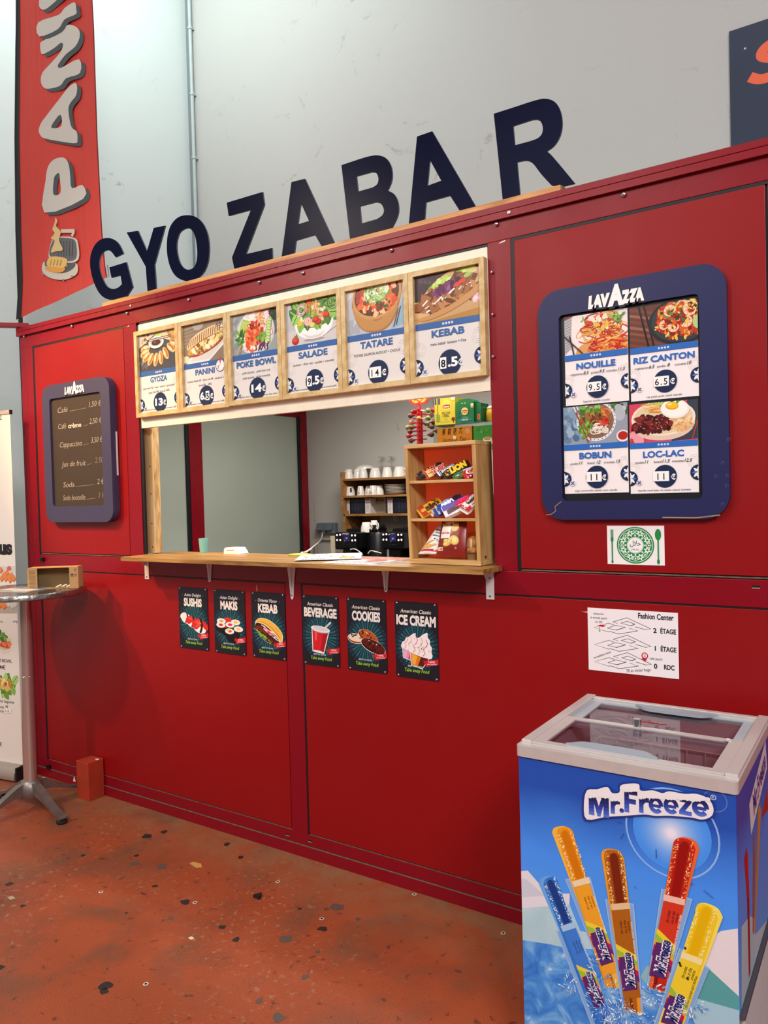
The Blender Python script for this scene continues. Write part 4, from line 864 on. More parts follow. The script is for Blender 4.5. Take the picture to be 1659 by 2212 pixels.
def makis(A):
    A.poly(smooth_loop([(.05, .92), (.05, .75), (.3, .64), (.45, .45), (.62, .4), (.8, .5), (.85, .72), (.95, .8), (.93, .9), (.5, .85)], 4), '0e0f13')
    A.poly([(.08, 1.06), (.4, 1.0), (.38, .86), (.08, .9)], 'd8242a'); A.ell(.45, 1.12, .13, .065, 'e03028')
    for x, y, c in ((.22, 1.06, 'e0b040'), (.20, .94, 'd83040'), (.52, .97, 'd83040'), (.71, 1.06, 'f0cc48'), (.80, .86, 'f0d070'), (.50, .77, 'e84038')):
        A.ell(x, y - .012, .155, .085, 'b8b0b8', n=24); A.ell(x, y, .15, .08, 'f8f4f4', n=24); A.ell(x, y, .075, .042, c, n=14)
        for k in range(12): t = k * pi / 6; A.ell(x + .14 * cos(t), y + .074 * sin(t), .018, .013, 'fcf8f8', n=7)
    A.ell(.45, .79, .05, .04, 'f0cc48')
def kebab2(A):
    A.push(.50, .86, 1.05, 1.05, -.62)
    A.ell(0, 0, .46, .27, 'f4d8a0', n=30); A.ell(.0, -.06, .43, .2, '3a1410', n=28); scat(A, 0, -.08, .36, .12, 26, ['5a1e14', '7a2c1c', '48160f', '2c0c08'], .05, .08, 1.3)
    noodles(A, .02, .02, .32, .07, 26, ['e8404a', 'f4e8e8', 'd02c38', 'ffffff'], .018); scat(A, -.1, -.2, .34, .025, 22, ['7ab83c', '5a9a2c', 'a0cc5a'], .02, .035)
    A.poly(smooth_loop([(-.47, -.02), (-.42, .16), (-.2, .29), (.1, .31), (.36, .22), (.48, .02), (.46, -.1), (.36, .02), (.1, .09), (-.2, .09), (-.38, .02)], 4), 'fbf0d0'); A.poly(smooth_loop([(-.455, -.0), (-.41, .15), (-.2, .275), (.1, .295), (.35, .21), (.465, .01), (.36, .04), (.1, .11), (-.2, .11), (-.38, .04)], 4), 'f2c04c'); A.poly(smooth_loop([(-.4, .04), (-.2, .13), (.1, .13), (.36, .06), (.3, .13), (0, .18), (-.3, .13)], 3), 'e0a030')
    scat(A, 0, .2, .34, .06, 9, ['b8802c'], .008, .014); A.pop()
def beverage(A):
    A.push(.46, .80, 1, 1, -.12); A.line([(.08, .3), (.28, .56)], .05, 'e8e6ea'); A.line([(.085, .3), (.285, .56)], .012, 'b0aeb8')
    A.poly([(-.26, .28), (.26, .28), (.17, -.38), (-.17, -.38)], 'f8f4f4'); A.poly([(-.235, .26), (.235, .26), (.155, -.34), (-.155, -.34)], 'd8202a'); A.poly([(.1, .26), (.235, .26), (.155, -.34), (.05, -.34)], 'b0141e'); A.poly([(-.16, .2), (-.08, .2), (-.08, -.05), (-.13, -.05)], 'ee5a5a')
    A.ell(0, -.355, .16, .035, 'f4f0f0'); A.ell(0, .285, .28, .085, 'c6c8d0', n=26); A.ell(0, .31, .275, .082, 'f4f4f6', n=26); A.ell(0, .315, .23, .06, 'd8dae0', n=26); A.pop()
def cookie(A, x, y, rx, ry, an, c, c2, chip):
    A.push(x, y, 1, 1, an); A.ell(0, -.02, rx * 1.04, ry * 1.1, 'f6eee8', n=26); A.ell(0, -.02, rx, ry, c2, n=26); A.ell(0, .01, rx * .97, ry * .88, c, n=26); scat(A, 0, .01, rx * .8, ry * .65, 9, [chip], .018, .035, 1.2, 6); scat(A, -rx * .2, ry * .4, rx * .4, ry * .2, 4, ['fbe0b0'], .008, .018, 1.6); A.pop()
def cookies(A):
    cookie(A, .22, .95, .23, .13, -.08, 'f0dcc0', 'a83a20', '4a1a14'); cookie(A, .56, 1.02, .28, .16, -.55, 'c0561c', '7a2410', '3a1410'); cookie(A, .68, .78, .34, .16, -.42, '5c1a12', '2a0a08', '1c0806')
def icecream(A):
    for (x, y, s, cup, cc) in ((.33, .80, .82, 'e890b8', 'f0b0cc'), (.58, .70, 1.06, 'e08018', 'f6b040')):
        A.push(x, y, s, s, -.28); A.poly([(-.25, .02), (.25, .02), (.15, -.34), (-.12, -.34)], 'fbf4f4'); A.poly([(-.23, .0), (.23, .0), (.14, -.32), (-.11, -.32)], cup); A.poly([(-.2, .0), (-.05, .0), (-.03, -.3), (-.1, -.3)], cc); A.poly([(.05, 0), (.23, 0), (.14, -.32), (.03, -.32)], '5a1c10' if cup[0] == 'e' and cup[1] == '0' else 'c85a8a'); A.ell(0, .0, .27, .06, '2a1010')
        A.poly(smooth_loop([(-.28, .03), (-.27, .16), (-.22, .22), (-.2, .34), (-.12, .4), (-.06, .5), (.03, .58), (.06, .48), (.13, .42), (.16, .32), (.22, .26), (.24, .15), (.28, .08), (.26, -.02), (0, -.05), (-.24, -.03)], 3), 'fbf2f4')
        for k, c in enumerate(('d82a5a', 'e89030', 'b02a3c')): A.line([(-.16 + .12 * k + .04 * sin(t * 2.2), -.02 + .085 * t) for t in range(6)], .014, c)
        scat(A, 0, .15, .2, .13, 18, ['5a2030', 'e05a80', '3a1820', 'f0a040'], .007, .013, 1.4); A.pop()
TIN = [('SUSHIS', 'Asian Delight', sushis, ((42, 48), (437, 68), (460, 930), (58, 885)), 6.38, (380, 1260), .62, 'two kinds of rice pieces'), ('MAKIS', 'Asian Delight', makis, ((530, 77), (955, 105), (970, 1000), (540, 950)), 6.38, (380, 1260), .55, 'a cluster of rolls'),
       ('KEBAB', 'Oriental Flavor', kebab2, ((1047, 110), (1505, 145), (1527, 1070), (1058, 1010)), 6.38, (380, 1260), .58, 'a yellow folded wrap'), ('BEVERAGE', 'American Classic', beverage, ((68, 75), (458, 97), (482, 868), (85, 822)), 5.027, (640, 1270), .90, 'a red paper cup'),
       ('COOKIES', 'American Classic', cookies, ((548, 103), (970, 130), (998, 938), (568, 880)), 5.027, (640, 1270), .72, 'three biscuits'), ('ICE CREAM', 'American Classic', icecream, ((1072, 138), (1535, 172), (1555, 1018), (1088, 955)), 5.027, (640, 1270), .92, 'two swirled cups')]
PLM = ink(NV, .38)
for ti, sc, fn, c, s, o_, tw, what in TIN:
    p = [fp(o_[0] + u / s, o_[1] + v / s) for u, v in c]; x0, x1 = (p[0][0] + p[3][0]) / 2, (p[1][0] + p[2][0]) / 2; z1, z0 = (p[0][1] + p[1][1]) / 2, (p[2][1] + p[3][1]) / 2
    w_ = x1 - x0; a = (z1 - z0) / w_
    o = thing('tin_sign', 'small black metal %s sign with %s under the counter' % (ti.lower(), what), 'sign', ((x0 + x1) / 2, 0, z0), 'tin food signs below the counter')
    q = MB(); q.prism([rrect(x0, z0, x1, z1, .008, 4)], Fr((0, 0, 0), (1, 0, 0), (0, 0, 1), (0, -1, 0)), .0002, .003, PLM)
    A = Art(q, front(x0, z0, -.003), w_, a, rough=.35); A.clip = (.0, .0, 1.0, a); rays(A, a, a * .42)
    A.push(0.03, a * .415 - .88 * .76, .94, .76); fn(A); A.pop(); ribbon(A, a)
    A.text(sc, .5, a * .855, a * .048, 'efe6dc', w=.58 if sc[0] != 'A' or sc[1] == 's' else .72, bold=.012, shear=.2)
    for x in (.15, .85): A.ell(x, a * .87, .012, .012, 'c83a30', n=8)
    A.text(ti, .5, a * .70, a * .118, 'f4ece6', w=tw, bold=.05); A.text('-BEST IN TOWN-', .46, a * .150, a * .022, 'c8ccd0', w=.36, bold=.02); A.text('Take away Food', .5, a * .085, a * .045, '9cd028', w=.58, bold=.012, shear=.2)
    q.build('plate', o)
    for u, v in ((.055, .035), (.945, .035), (.055, a - .035), (.945, a - .035)):
        q = MB(); q.lathe([(.0045, 0), (.0045, .0012), (.003, .0024), (0, .0026)], Fr((x0 + u * w_, -.003, z0 + v * w_), (1, 0, 0), (0, 0, 1), (0, -1, 0)), STEEL, 10); q.build('rivet', o, smooth=50)
# ================================================================== the counter
CT = 1.296
T = thing('serving_counter', 'long butcher-block serving counter on white brackets across the kiosk hatch', 'counter', (-2.15, -.15, 1.278))
BUT = wood('butcher_block', '7c5226', 'b48848', (1.0, 16, 10), 0.42, 4.0)
q = MB(); q.prism([[(-3.118, -.158), (-1.178, -.150), (-1.178, -.0005), (-1.2055, -.0005), (-1.2055, .215), (-3.145, .215), (-3.145, -.0005), (-3.130, -.0005)]], WORLD, 1.2785, CT, BUT); q.build('worktop', T, bevel=.002)
BRW = mat('bracket_white', 'dfd9d6', 0.45)
for u, kind in ((319, 'flat'), (454, 'taper'), (631, 'big'), (834, 'taper'), (1059, 'flat')):
    x = fp(u, 1250)[0]; q = MB()
    if kind == 'flat':
        q.wbox(x - .016, x + .016, -.005, -.0008, 1.172, 1.276, BRW); q.wbox(x - .016, x + .016, -.115, -.001, 1.2735, 1.2775, BRW)
        q.prism([[(-.005, 1.24), (-.005, 1.2735), (-.035, 1.2735)]], Fr((x - .013, 0, 0), (0, 1, 0), (0, 0, 1), (1, 0, 0)), 0, .003, BRW)
        scr = (1.250, 1.184)
    else:
        hh = .10 if kind == 'taper' else .155; wt = .017 if kind == 'taper' else .021; yo = -.001
        q.prism([smooth_loop([(-wt, 1.2775), (wt, 1.2775), (wt * .75, 1.2775 - hh * .4), (.007, 1.2775 - hh * .93), (0, 1.2775 - hh), (-.007, 1.2775 - hh * .93), (-wt * .75, 1.2775 - hh * .4)], 2)], Fr((x, yo, 0), (1, 0, 0), (0, 0, 1), (0, -1, 0)), 0, .004, BRW)
        q.wbox(x - .003, x + .003, -.012, -.004, 1.2775 - hh * .85, 1.2775, BRW); q.wbox(x - wt * .8, x + wt * .8, -.11, -.001, 1.2738, 1.2777, BRW)
        scr = (1.265, 1.2775 - hh * .9)
    for z in scr: q.cyl((x + (0 if kind == 'flat' or z < 1.26 else .011), -.0045, z), (x + (0 if kind == 'flat' or z < 1.26 else .011), -.0062, z), .0035, mat('screw_grey', '6a6460', .4, .8), 8)
    q.build('bracket', T, bevel=.0008)

# leaflets on the counter
def leaflet(name, pts, label, fn, z, grp, cat='leaflet', curl=None):
    P = [hit(u, v, 2, z) for u, v in pts]; o = P[0]; ex = (P[1] - P[0]); w_ = ex.length; ex = ex / w_; ey = V((-ex.y, ex.x, 0)); h_ = ((P[3] - P[0]).dot(ey) + (P[2] - P[1]).dot(ey)) / 2
    q = MB(); fr = Fr(o, ex, ey, V((0, 0, 1))); q.box(fr, 0, w_, 0, h_, -.0006, 0, ink('eeeae8'))
    A = Art(q, fr, w_, h_ / w_); fn(A, h_ / w_); return tag(q.build(name, origin=P[0]), label, cat, grp)
def lf1(A, a):
    [A.rect(.10 + .045 * k, a * .07, .13 + .045 * k, a * (.13 + .03 * (k % 2)), '3a3a40') for k in range(9)]; A.ell(.78, a * .25, .12, a * .2, 'c8402c'); A.ell(.78, a * .25, .1, a * .16, '7ab040'); scat(A, .78, a * .25, .09, a * .12, 20, ['f0c050', 'e87040', '8ab848', 'f4e8d8'], .015, .03)
    for i in range(9): scat(A, .12 + .1 * i, a * (.5 + .3 * (i % 2)), .035, a * .06, 6, ['b08050', 'd84030', '7a5030', 'e8b070', '8a8a90'], .012, .025)
def lf2(A, a):
    A.rect(.0, a * .62, 1, a, 'c85a48'); A.ell(.62, a * .5, .16, a * .16, 'a82c24'); scat(A, .5, a * .75, .4, a * .12, 30, ['e88070', 'f0b0a0', 'b83028'], .02, .05)
    for i in range(8): A.rect(.06 + .11 * i, a * .18, .13 + .11 * i, a * .34, R.choice(['d8c8c0', 'c88878', '6a6a70', 'b0a098'])); A.rect(.06 + .11 * i, a * .08, .13 + .11 * i, a * .13, '8a8a90')
    A.rect(.9, a * .05, .97, a * .9, '5a5a62')
leaflet('leaflet', ((695, 1215), (812, 1220), (880, 1206), (770, 1202)), 'menu leaflet with red pictures lying flat on the counter edge', lf2, CT + .0012, 'menu leaflets on the counter')
leaflet('leaflet', ((636, 1210.5), (780, 1206.5), (806, 1194), (672, 1196)), 'white menu leaflet with a bowl picture lying on top of the other leaflet', lf1, CT + .006, 'menu leaflets on the counter')

# ---- small things on the counter
x, y, z = hit(438, 1193, 2, CT); TQ = mat('turquoise_plastic', '8fd0c4', 0.35, trans=0.25, var=0.06)
q = MB(); q.lathe([(.019, .0005), (.0245, .072), (.023, .072), (.018, .004), (0, .004)], Fr((x + .02, .185, CT), (1, 0, 0), (0, 1, 0), (0, 0, 1)), TQ, 24)
tag(q.build('plastic_cup', smooth=50, origin=(x + .02, .185, CT)), 'translucent turquoise plastic cup standing at the back of the counter', 'cup')
WP = mat('white_plastic', 'eeeceb', 0.35)
x = hit(512, 1195, 1, .19).x
T = thing('card_terminal', 'small white card payment terminal lying on the counter back edge', 'card reader', (x, .18, CT))
q = MB(); q.prism([[(-.045, .0005), (.06, .0005), (.045, .020), (.035, .031), (-.035, .031), (-.043, .022)]], Fr((x, .20, CT), (1, 0, 0), (0, 0, 1), (0, -1, 0)), -.01, .055, WP); q.build('body', T, bevel=.003)
q = MB(); q.box(Fr((x, .145, CT), (1, 0, 0), (0, 0, 1), (0, -1, 0)), -.026, .024, .017, .020, -.002, .0004, ink('a06a50')); q.build('card_slot', T)
x = hit(651, 1196, 1, .17).x
q = MB(); q.lathe([(.0, .0), (.058, .0005), (.062, .007), (.045, .009), (0, .0095)], Fr((x, .16, CT), (1, 0, 0), (0, 0.7, 0), (0, 0, 1)), mat('lime_plastic', 'b9bd52', 0.4), 24)
tag(q.build('lime_saucer', smooth=40, origin=(x, .16, CT)), 'flat lime green oval saucer on the counter under the hanging white cord', 'saucer')

# ================================================================== snack case
FL = V((-1.550, -.030, CT + .001)); FRr = V((-1.238, -.046, CT + .001)); ex = (FRr - FL).normalized(); CWd = (FRr - FL).length
tl = hit(872.8, 962, 1, -.030); ey = (tl - FL); CH_ = ey.z; ey = V((ey.x / ey.z, 0, 1)); ez = V((ex.y, -ex.x, 0))
CFm = Fr(FL, ex, ey, ez)
SPN = wood('snack_pine', 'b4854a', 'd4aa6c', (10, 10, 1.0), 0.5, 4.0); SPX = wood('snack_pine_shelf', 'c08d52', 'dcb57c', (1.0, 14, 10), 0.5, 4.0)
T = thing('snack_case', 'open pine snack case with three shelves and an orange back on the counter', 'display case', tuple((FL + FRr) / 2))
DP = -.118
q = MB(); q.box(CFm, 0, .014, .018, CH_ - .014, DP, 0, SPN); q.build('side_panel', T, bevel=.001)
q = MB(); q.box(CFm, CWd - .016, CWd, .018, CH_ - .014, DP, 0, SPN); q.cyl(CFm(CWd + .0002, .030, -.035), CFm(CWd + .001, .030, -.035), .006, mat('knot', '4a2e1a', .7), 10); q.build('side_panel', T, bevel=.001)
q = MB(); q.box(CFm, -.001, CWd + .001, CH_ - .014, CH_, DP, .002, SPX); q.build('top_board', T, bevel=.001)
q = MB(); q.box(CFm, .0, CWd + .001, 0.001, .018, DP, .004, SPX); q.build('bottom_board', T, bevel=.001)
def cl(zx, zy, dz=0.0):
    h = hit(860 + zx / 5.146, 830 + zy / 5.146, 1, -.036 - dz); b = (h.z - FL.z); a = (h.x - FL.x) - ey.x * b; return a, b
s1 = cl(480, 1062)[1]; s2 = cl(500, 1492)[1]
for s_ in (s1, s2):
    q = MB(); q.box(CFm, .014, CWd - .016, s_ - .011, s_, DP + .006, -.002, SPX); q.build('shelf', T, bevel=.001)
om, nt, b = node_mat('orange_acrylic', 0.25)
b.inputs['Base Color'].default_value = rgb('f58c6c'); b.inputs['Transmission Weight'].default_value = 0.0
tr = nt.nodes.new('ShaderNodeBsdfTranslucent'); tr.inputs[0].default_value = rgb('ff9870'); mx = nt.nodes.new('ShaderNodeMixShader'); mx.inputs[0].default_value = 0.72
nt.links.new(b.outputs[0], mx.inputs[1]); nt.links.new(tr.outputs[0], mx.inputs[2]); nt.links.new(mx.outputs[0], nt.nodes['Material Output'].inputs['Surface'])
q = MB(); q.box(CFm, .012, CWd - .012, .016, CH_ - .012, DP + .001, DP + .005, om); q.build('back_panel', T)

FOIL = {}
def foil(h): return mat('wrapper_%s' % h, h, 0.28, bump=0.25, bscale=35)
def pack(name, label, cat, grp, a0, a1, Wd, Th, col, art, dz0=-.02, dz1=-.08, tiltn=.45, fins=True, endcol=None):
    """a flow-wrapped pack leaning on the shelf: a0 bottom-left end, a1 top-right end (case coords)"""
    p0 = CFm(a0[0], a0[1], dz0); p1 = CFm(a1[0], a1[1], dz1); e = p1 - p0; L = e.length; e = e / L
    n0 = (CFm.z * 1.0 + V((0, 0, 1)) * tiltn).normalized(); u = n0.cross(e).normalized(); n = e.cross(u)
    fr = Fr(p0, e, u, n); q = MB(); m = foil(col); f = .075 if fins else .0
    prof = [(-Wd / 2, -Th * .15), (-Wd * .42, Th * .42), (0, Th * .5), (Wd * .42, Th * .42), (Wd / 2, -Th * .15), (Wd * .4, -Th * .5), (-Wd * .4, -Th * .5)]
    if not fins: prof = [(-Wd / 2, Th / 2), (Wd / 2, Th / 2), (Wd / 2, -Th / 2), (-Wd / 2, -Th / 2)]
    k = len(prof); xs = (f * L, f * L + .006, L - f * L - .006, L - f * L) if fins else (0, L)
    vs = [fr(x, yy, zz * (.3 if fins and i in (0, 3) else 1)) for i, x in enumerate(xs) for yy, zz in prof]
    q.add(vs, [(i * k + j, (i + 1) * k + j, (i + 1) * k + (j + 1) % k, i * k + (j + 1) % k) for i in range(len(xs) - 1) for j in range(k)] + [list(range(k)), [(len(xs) - 1) * k + j for j in range(k)][::-1]], m)
    if fins:
        for x0, x1, d in ((0, f * L + .001, -1), (L - f * L - .001, L, 1)):
            tz = [(x0 if d < 0 else x1, -Wd * .47)]; z_ = [((x0 + (.0025 if j % 2 else 0)) if d < 0 else (x1 - (.0025 if j % 2 else 0)), -Wd * .47 + Wd * .94 * j / 10) for j in range(11)]
            lp = z_ + [((x1 if d < 0 else x0), Wd * .47), ((x1 if d < 0 else x0), -Wd * .47)]; q.prism([lp], fr, -.0006, .0006, m)
    hf = (lambda X, Y: 0.0) if not fins else (lambda X, Y: -abs((Y * L / (Wd / 2)) - 1) ** 2 * Th * .10)
    A = Art(q, Fr(fr(0, -Wd / 2, Th * .5 + .0012), e, u, n), L, Wd / L, hf=hf, rough=.3); A.clip = (f + .02, .0, 1 - f - .02, Wd / L)
    art(A, Wd / L); return tag(q.build(name, origin=p0), label, cat, grp)
def t_(tx, col, sz=.5, w_=.66, x=.5, dy=.28, shear=.0, bold=.05, back=None):
    def f(A, a):
        if back: A.poly([(.18, a * .12), (.84, a * .12), (.80, a * .9), (.14, a * .9)], back)
        A.text(tx, x, a * dy, a * sz, col, w=w_, bold=bold, shear=shear)
    return f
gb = 'chocolate bars on the upper shelf of the snack case'
def twx(A, a): A.rect(.05, 0, .32, a, 'd8a850'); A.rect(.06, 0, .25, a, 'e8c080'); A.text('TWIX', .6, a * .22, a * .6, 'f4ece8', w=.6, bold=.09); A.text('TWIX', .6, a * .25, a * .55, 'd02428', w=.56, bold=.06)
def snk(A, a): A.rect(.2, a * .2, .86, a * .82, 'f0eef0'); A.rect(.22, a * .24, .84, a * .78, '28408c'); A.text('SNICKERS', .53, a * .34, a * .34, 'f4f0f0', w=.54, bold=.06, shear=.2); A.rect(.05, a * .15, .17, a * .9, 'e8e0d8')
def lion(A, a): scat(A, .15, a * .5, .1, a * .4, 12, ['d89830', 'f0c040', '8a5018'], .02, .05); A.text('LION', .58, a * .2, a * .62, 'f2d030', w=.62, bold=.08, shear=.1)
def nut(A, a): scat(A, .35, a * .5, .25, a * .35, 26, ['4a7a38', '7aa058', '2c5024', 'c8d0b0'], .02, .05); A.poly([(.5, a * .1), (.9, a * .1), (.94, a * .9), (.55, a * .9)], 'd8d0d0'); A.rect(.60, a * .32, .86, a * .68, 'c02430')
def kk(A, a): A.ell(.52, a * .55, .34, a * .38, 'f6eeee'); A.text('KitKat', .52, a * .36, a * .36, 'd01c28', w=.5, bold=.05, shear=.15); [A.rect(.05 + .16 * k, 0, .13 + .16 * k, a * .16, 'f4f0f0') for k in range(6)]
pack('chocolate_bar', 'black wrapped chocolate bar with orange letters, first bar on the upper shelf', 'chocolate bar', gb, cl(165, 1030), cl(355, 885), .034, .016, '2e2c30', t_('SUNDY', 'e0703c', .5, .6, shear=.2), -.03, -.085)
pack('chocolate_bar', 'gold chocolate bar with red letters leaning beside the black bar', 'chocolate bar', gb, cl(265, 1030), cl(430, 905), .038, .018, 'a8542c', twx, -.022, -.08)
pack('chocolate_bar', 'brown chocolate bar with a white-edged blue panel in the middle of the upper shelf', 'chocolate bar', gb, cl(385, 1032), cl(540, 900), .036, .018, '4a2c24', snk, -.025, -.085)
pack('chocolate_bar', 'long black chocolate bar with big yellow letters on the upper shelf', 'chocolate bar', gb, cl(480, 1030), cl(690, 870), .040, .020, '33241e', lion, -.016, -.075)
pack('chocolate_bar', 'green chocolate bar with a white patch beside the long black bar', 'chocolate bar', gb, cl(580, 1038), cl(740, 955), .036, .016, '3c6a34', nut, -.02, -.07)
pack('chocolate_bar', 'red and white chocolate wafer bar at the end of the upper shelf', 'chocolate bar', gb, cl(695, 1035), cl(815, 910), .044, .016, 'b8202c', kk, -.026, -.085)
gs = 'sweet packs on the middle shelf of the snack case'
def mms(A, a): A.rect(.0, 0, .3, a, 'c0281c'); A.text("m&m's", .6, a * .24, a * .5, '4a2418', w=.56, bold=.06); scat(A, .8, a * .8, .14, a * .12, 6, ['6a3420', '8a4a2c'], .03, .05)
def wht(A, a): [A.rect(.08 + .09 * k, a * .1, .13 + .09 * k, a * .9, c) for k, c in enumerate(('c8d0e0', '8a98c0', 'e8b0b8', 'd0d8e8', '6a80b8', 'e8e8f0', 'c07888', 'd8dce8'))]
def oreo(A, a): A.rect(.06, 0, .16, a, 'c8b088'); A.ell(.8, a * .5, .14, a * .4, '2a1c20'); A.text('OREO', .5, a * .18, a * .58, 'e8f0fa', w=.44, bold=.09); A.text('OREO', .5, a * .2, a * .54, 'f8fcff', w=.42, bold=.05); A.rect(.3, a * .82, .6, a * .95, '70a8e0')
def mik(A, a):
    A.rect(.45, 0, 1, a, 'e8407c'); A.rect(.0, a * .55, .5, a, '6a58b0'); A.text('MIKADO', .62, a * .55, a * .26, 'e02040', w=.5, bold=.05); A.rect(.35, a * .5, .9, a * .53, 'f8d8e0')
    for k in range(5): A.line([(.1, a * (.15 + .08 * k)), (.45, a * (.28 + .07 * k))], .02, '5a2a20')
def bue(A, a): A.poly([(.0, 0), (.35, 0), (.2, a), (0, a)], 'c02830'); scat(A, .13, a * .6, .09, a * .3, 8, ['5a2c1c', '7a4428', 'e0c8a8'], .02, .04); A.text('bueno', .58, a * .44, a * .28, '4a2c2c', w=.42, bold=.05); A.text('Kinder', .5, a * .78, a * .12, 'c82434', w=.2, bold=.05); scat(A, .5, a * .2, .25, a * .1, 8, ['d83040', 'f0e8e4'], .03, .06)
pack('candy_bag', 'yellow and red chocolate candy bag at the left of the middle shelf', 'sweets', gs, cl(185, 1452), cl(350, 1308), .052, .022, 'e0a828', mms, -.025, -.085)
pack('biscuit_pack', 'thin white biscuit pack wedged behind the blue pack on the middle shelf', 'biscuits', gs, cl(290, 1455), cl(450, 1295), .030, .02, 'dcdce6', wht, -.04, -.095)
pack('biscuit_pack', 'blue biscuit pack with white letters on the middle shelf', 'biscuits', gs, cl(375, 1440), cl(600, 1262), .046, .024, '2444a4', oreo, -.02, -.08)
pack('biscuit_box', 'flat pink and white biscuit stick box on the middle shelf', 'biscuits', gs, cl(490, 1440), cl(760, 1275), .052, .018, 'f0e4ea', mik, -.012, -.085, fins=False)
pack('wafer_pack', 'white and red hazelnut wafer pack standing at the right of the middle shelf', 'biscuits', gs, cl(700, 1425), cl(806, 1240), .052, .022, 'ece6e2', bue, -.016, -.075)
gl = 'snacks on the bottom shelf of the snack case'
# bag of long sponge cakes
def bag(name, label, quad, Th, col, art, dz, lean):
    P = [CFm(*cl(*p), dz - lean * k) for p, k in zip(quad, (0, 0, 1, 1))]   # bl br tr tl
    n = (P[1] - P[0]).cross(P[3] - P[0]).normalized(); q = MB(); N = 8; m = foil(col)
    def pt(u, v, s):
        b = P[0] * (1 - u) * (1 - v) + P[1] * u * (1 - v) + P[2] * u * v + P[3] * (1 - u) * v
        k = (max(0, 4 * u * (1 - u)) ** .6) * (max(0, 4 * v * (1 - v)) ** .5); return b + n * (s * Th / 2 * k + (.0008 if s > 0 else -.0008))
    for s in (1, -1):
        vs = [pt(i / N, j / N, s) for j in range(N + 1) for i in range(N + 1)]; f = [(j * (N + 1) + i, j * (N + 1) + i + 1, (j + 1) * (N + 1) + i + 1, (j + 1) * (N + 1) + i) for j in range(N) for i in range(N)]
        q.add(vs, f if s > 0 else [g[::-1] for g in f], m)
    class BF:
        def __call__(s_, a, b, c): return pt(min(1, max(0, a)), min(1, max(0, b)), 1) + n * c
    A = Art(q, BF(), 1.0, 1.0, rough=.3, lift=.0012); art(A); return tag(q.build(name, smooth=60, origin=P[0]), label, 'snack', gl)
def mad(A):
    A.rect(0, .08, 1, .15, 'd02c34', 4); A.rect(0, 0, 1, .08, 'f0e8e4', 3); A.text('Madeleine', .55, .76, .07, '3a2a28', w=.6, bold=.02, shear=.2); A.text('longue', .6, .68, .06, '3a2a28', w=.4, bold=.02, shear=.2); A.rect(.3, .58, .95, .62, '3a5a98', 3)
    for x, y, r in ((.35, .36, .3), (.6, .26, .25), (.3, .24, .2)): A.ell(x, y, .28, .045, 'd8983c', rot=r); A.ell(x, y + .012, .24, .022, 'f0c468', rot=r)
    A.ell(.62, .48, .09, .05, 'f4e8dc'); A.ell(.62, .49, .07, .03, '6a3018'); leaves(A, .85, .44, .05, .04, 6, GREEN, .06, .03); A.ell(.1, .12, .05, .03, '6aa840')
def lay(A):
    A.rect(.12, .48, .5, .84, 'f0ece4', 4); A.ell(.42, .9, .34, .09, 'f0c030'); A.ell(.42, .93, .3, .07, 'c02028'); A.text("Lay's", .38, .90, .10, 'f8f4ec', w=.38, bold=.05, shear=.15); A.text('NATURE', .31, .60, .06, 'c03428', w=.33, bold=.05); A.poly([(.12, .47), (.5, .5), (.5, .54), (.12, .52)], 'd8504a'); A.text('NATURE', .31, .60, .06, 'c03428', w=.33, bold=.05)
    A.ell(.64, .80, .14, .12, 'e8c46a'); A.ell(.63, .81, .11, .09, 'f0d488')
    for x, y, rx, ry, r in ((.42, .34, .17, .09, .3), (.5, .42, .13, .07, .8), (.66, .43, .17, .14, -.4), (.36, .41, .1, .05, 0)): A.ell(x, y, rx, ry, 'c8a040', rot=r); A.ell(x - .01, y + .012, rx * .9, ry * .85, 'eccf74', rot=r); A.ell(x, y + .02, rx * .5, ry * .4, 'f6e29c', rot=r)
    A.rect(.05, .12, .26, .22, 'f0ece8'); A.rect(.07, .14, .15, .2, 'e8c040'); A.rect(.16, .14, .24, .2, 'd86030'); A.ring(.72, .2, .03, .01, 'e8d8d0', 12)
bag('cake_bag', 'white sponge cake bag with a red stripe at the left of the bottom shelf', ((185, 1895), (385, 1895), (440, 1590), (345, 1560)), .03, 'ece8e4', mad, -.022, .05)
bag('crisp_packet', 'dark red crisp packet with a white label on the bottom shelf', ((400, 1905), (725, 1910), (700, 1530), (415, 1530)), .036, '8a2420', lay, -.018, .03)
# clear pastry box
CLEAR = clear('clear_plastic', 'f2eeea', 3.0, .05)
b0 = cl(800, 1905); o_ = CFm(b0[0] - .010, .0185, -.056)
T = thing('pastry_box', 'clear domed plastic box with a golden pastry at the right of the bottom shelf', 'snack', tuple(o_), gl)
bf = Fr(o_, ex, -ez, V((0, 0, 1)))
q = MB(); q.lathe([(.0, .002), (.028, .002), (.033, .022), (.039, .026), (.040, .029), (.036, .032), (.033, .07), (.020, .098), (0, .104)], bf, CLEAR, 24); q.build('clear_lid', T, smooth=50)
q = MB(); q.lathe([(.0, .0), (.027, .0), (.032, .021)], bf, mat('tray_tan', '9a7a54', .5), 20); PG = mat('pastry_gold', 'c98a3c', 0.5, var=0.35, vscale=70, bump=.5, bscale=90); q.ball(bf.sub(0, 0, .055), .030, .028, .032, PG, 14, 9); q.ball(bf.sub(.004, -.006, .035), .031, .028, .016, PG, 12, 7); q.build('pastry', T, smooth=60)

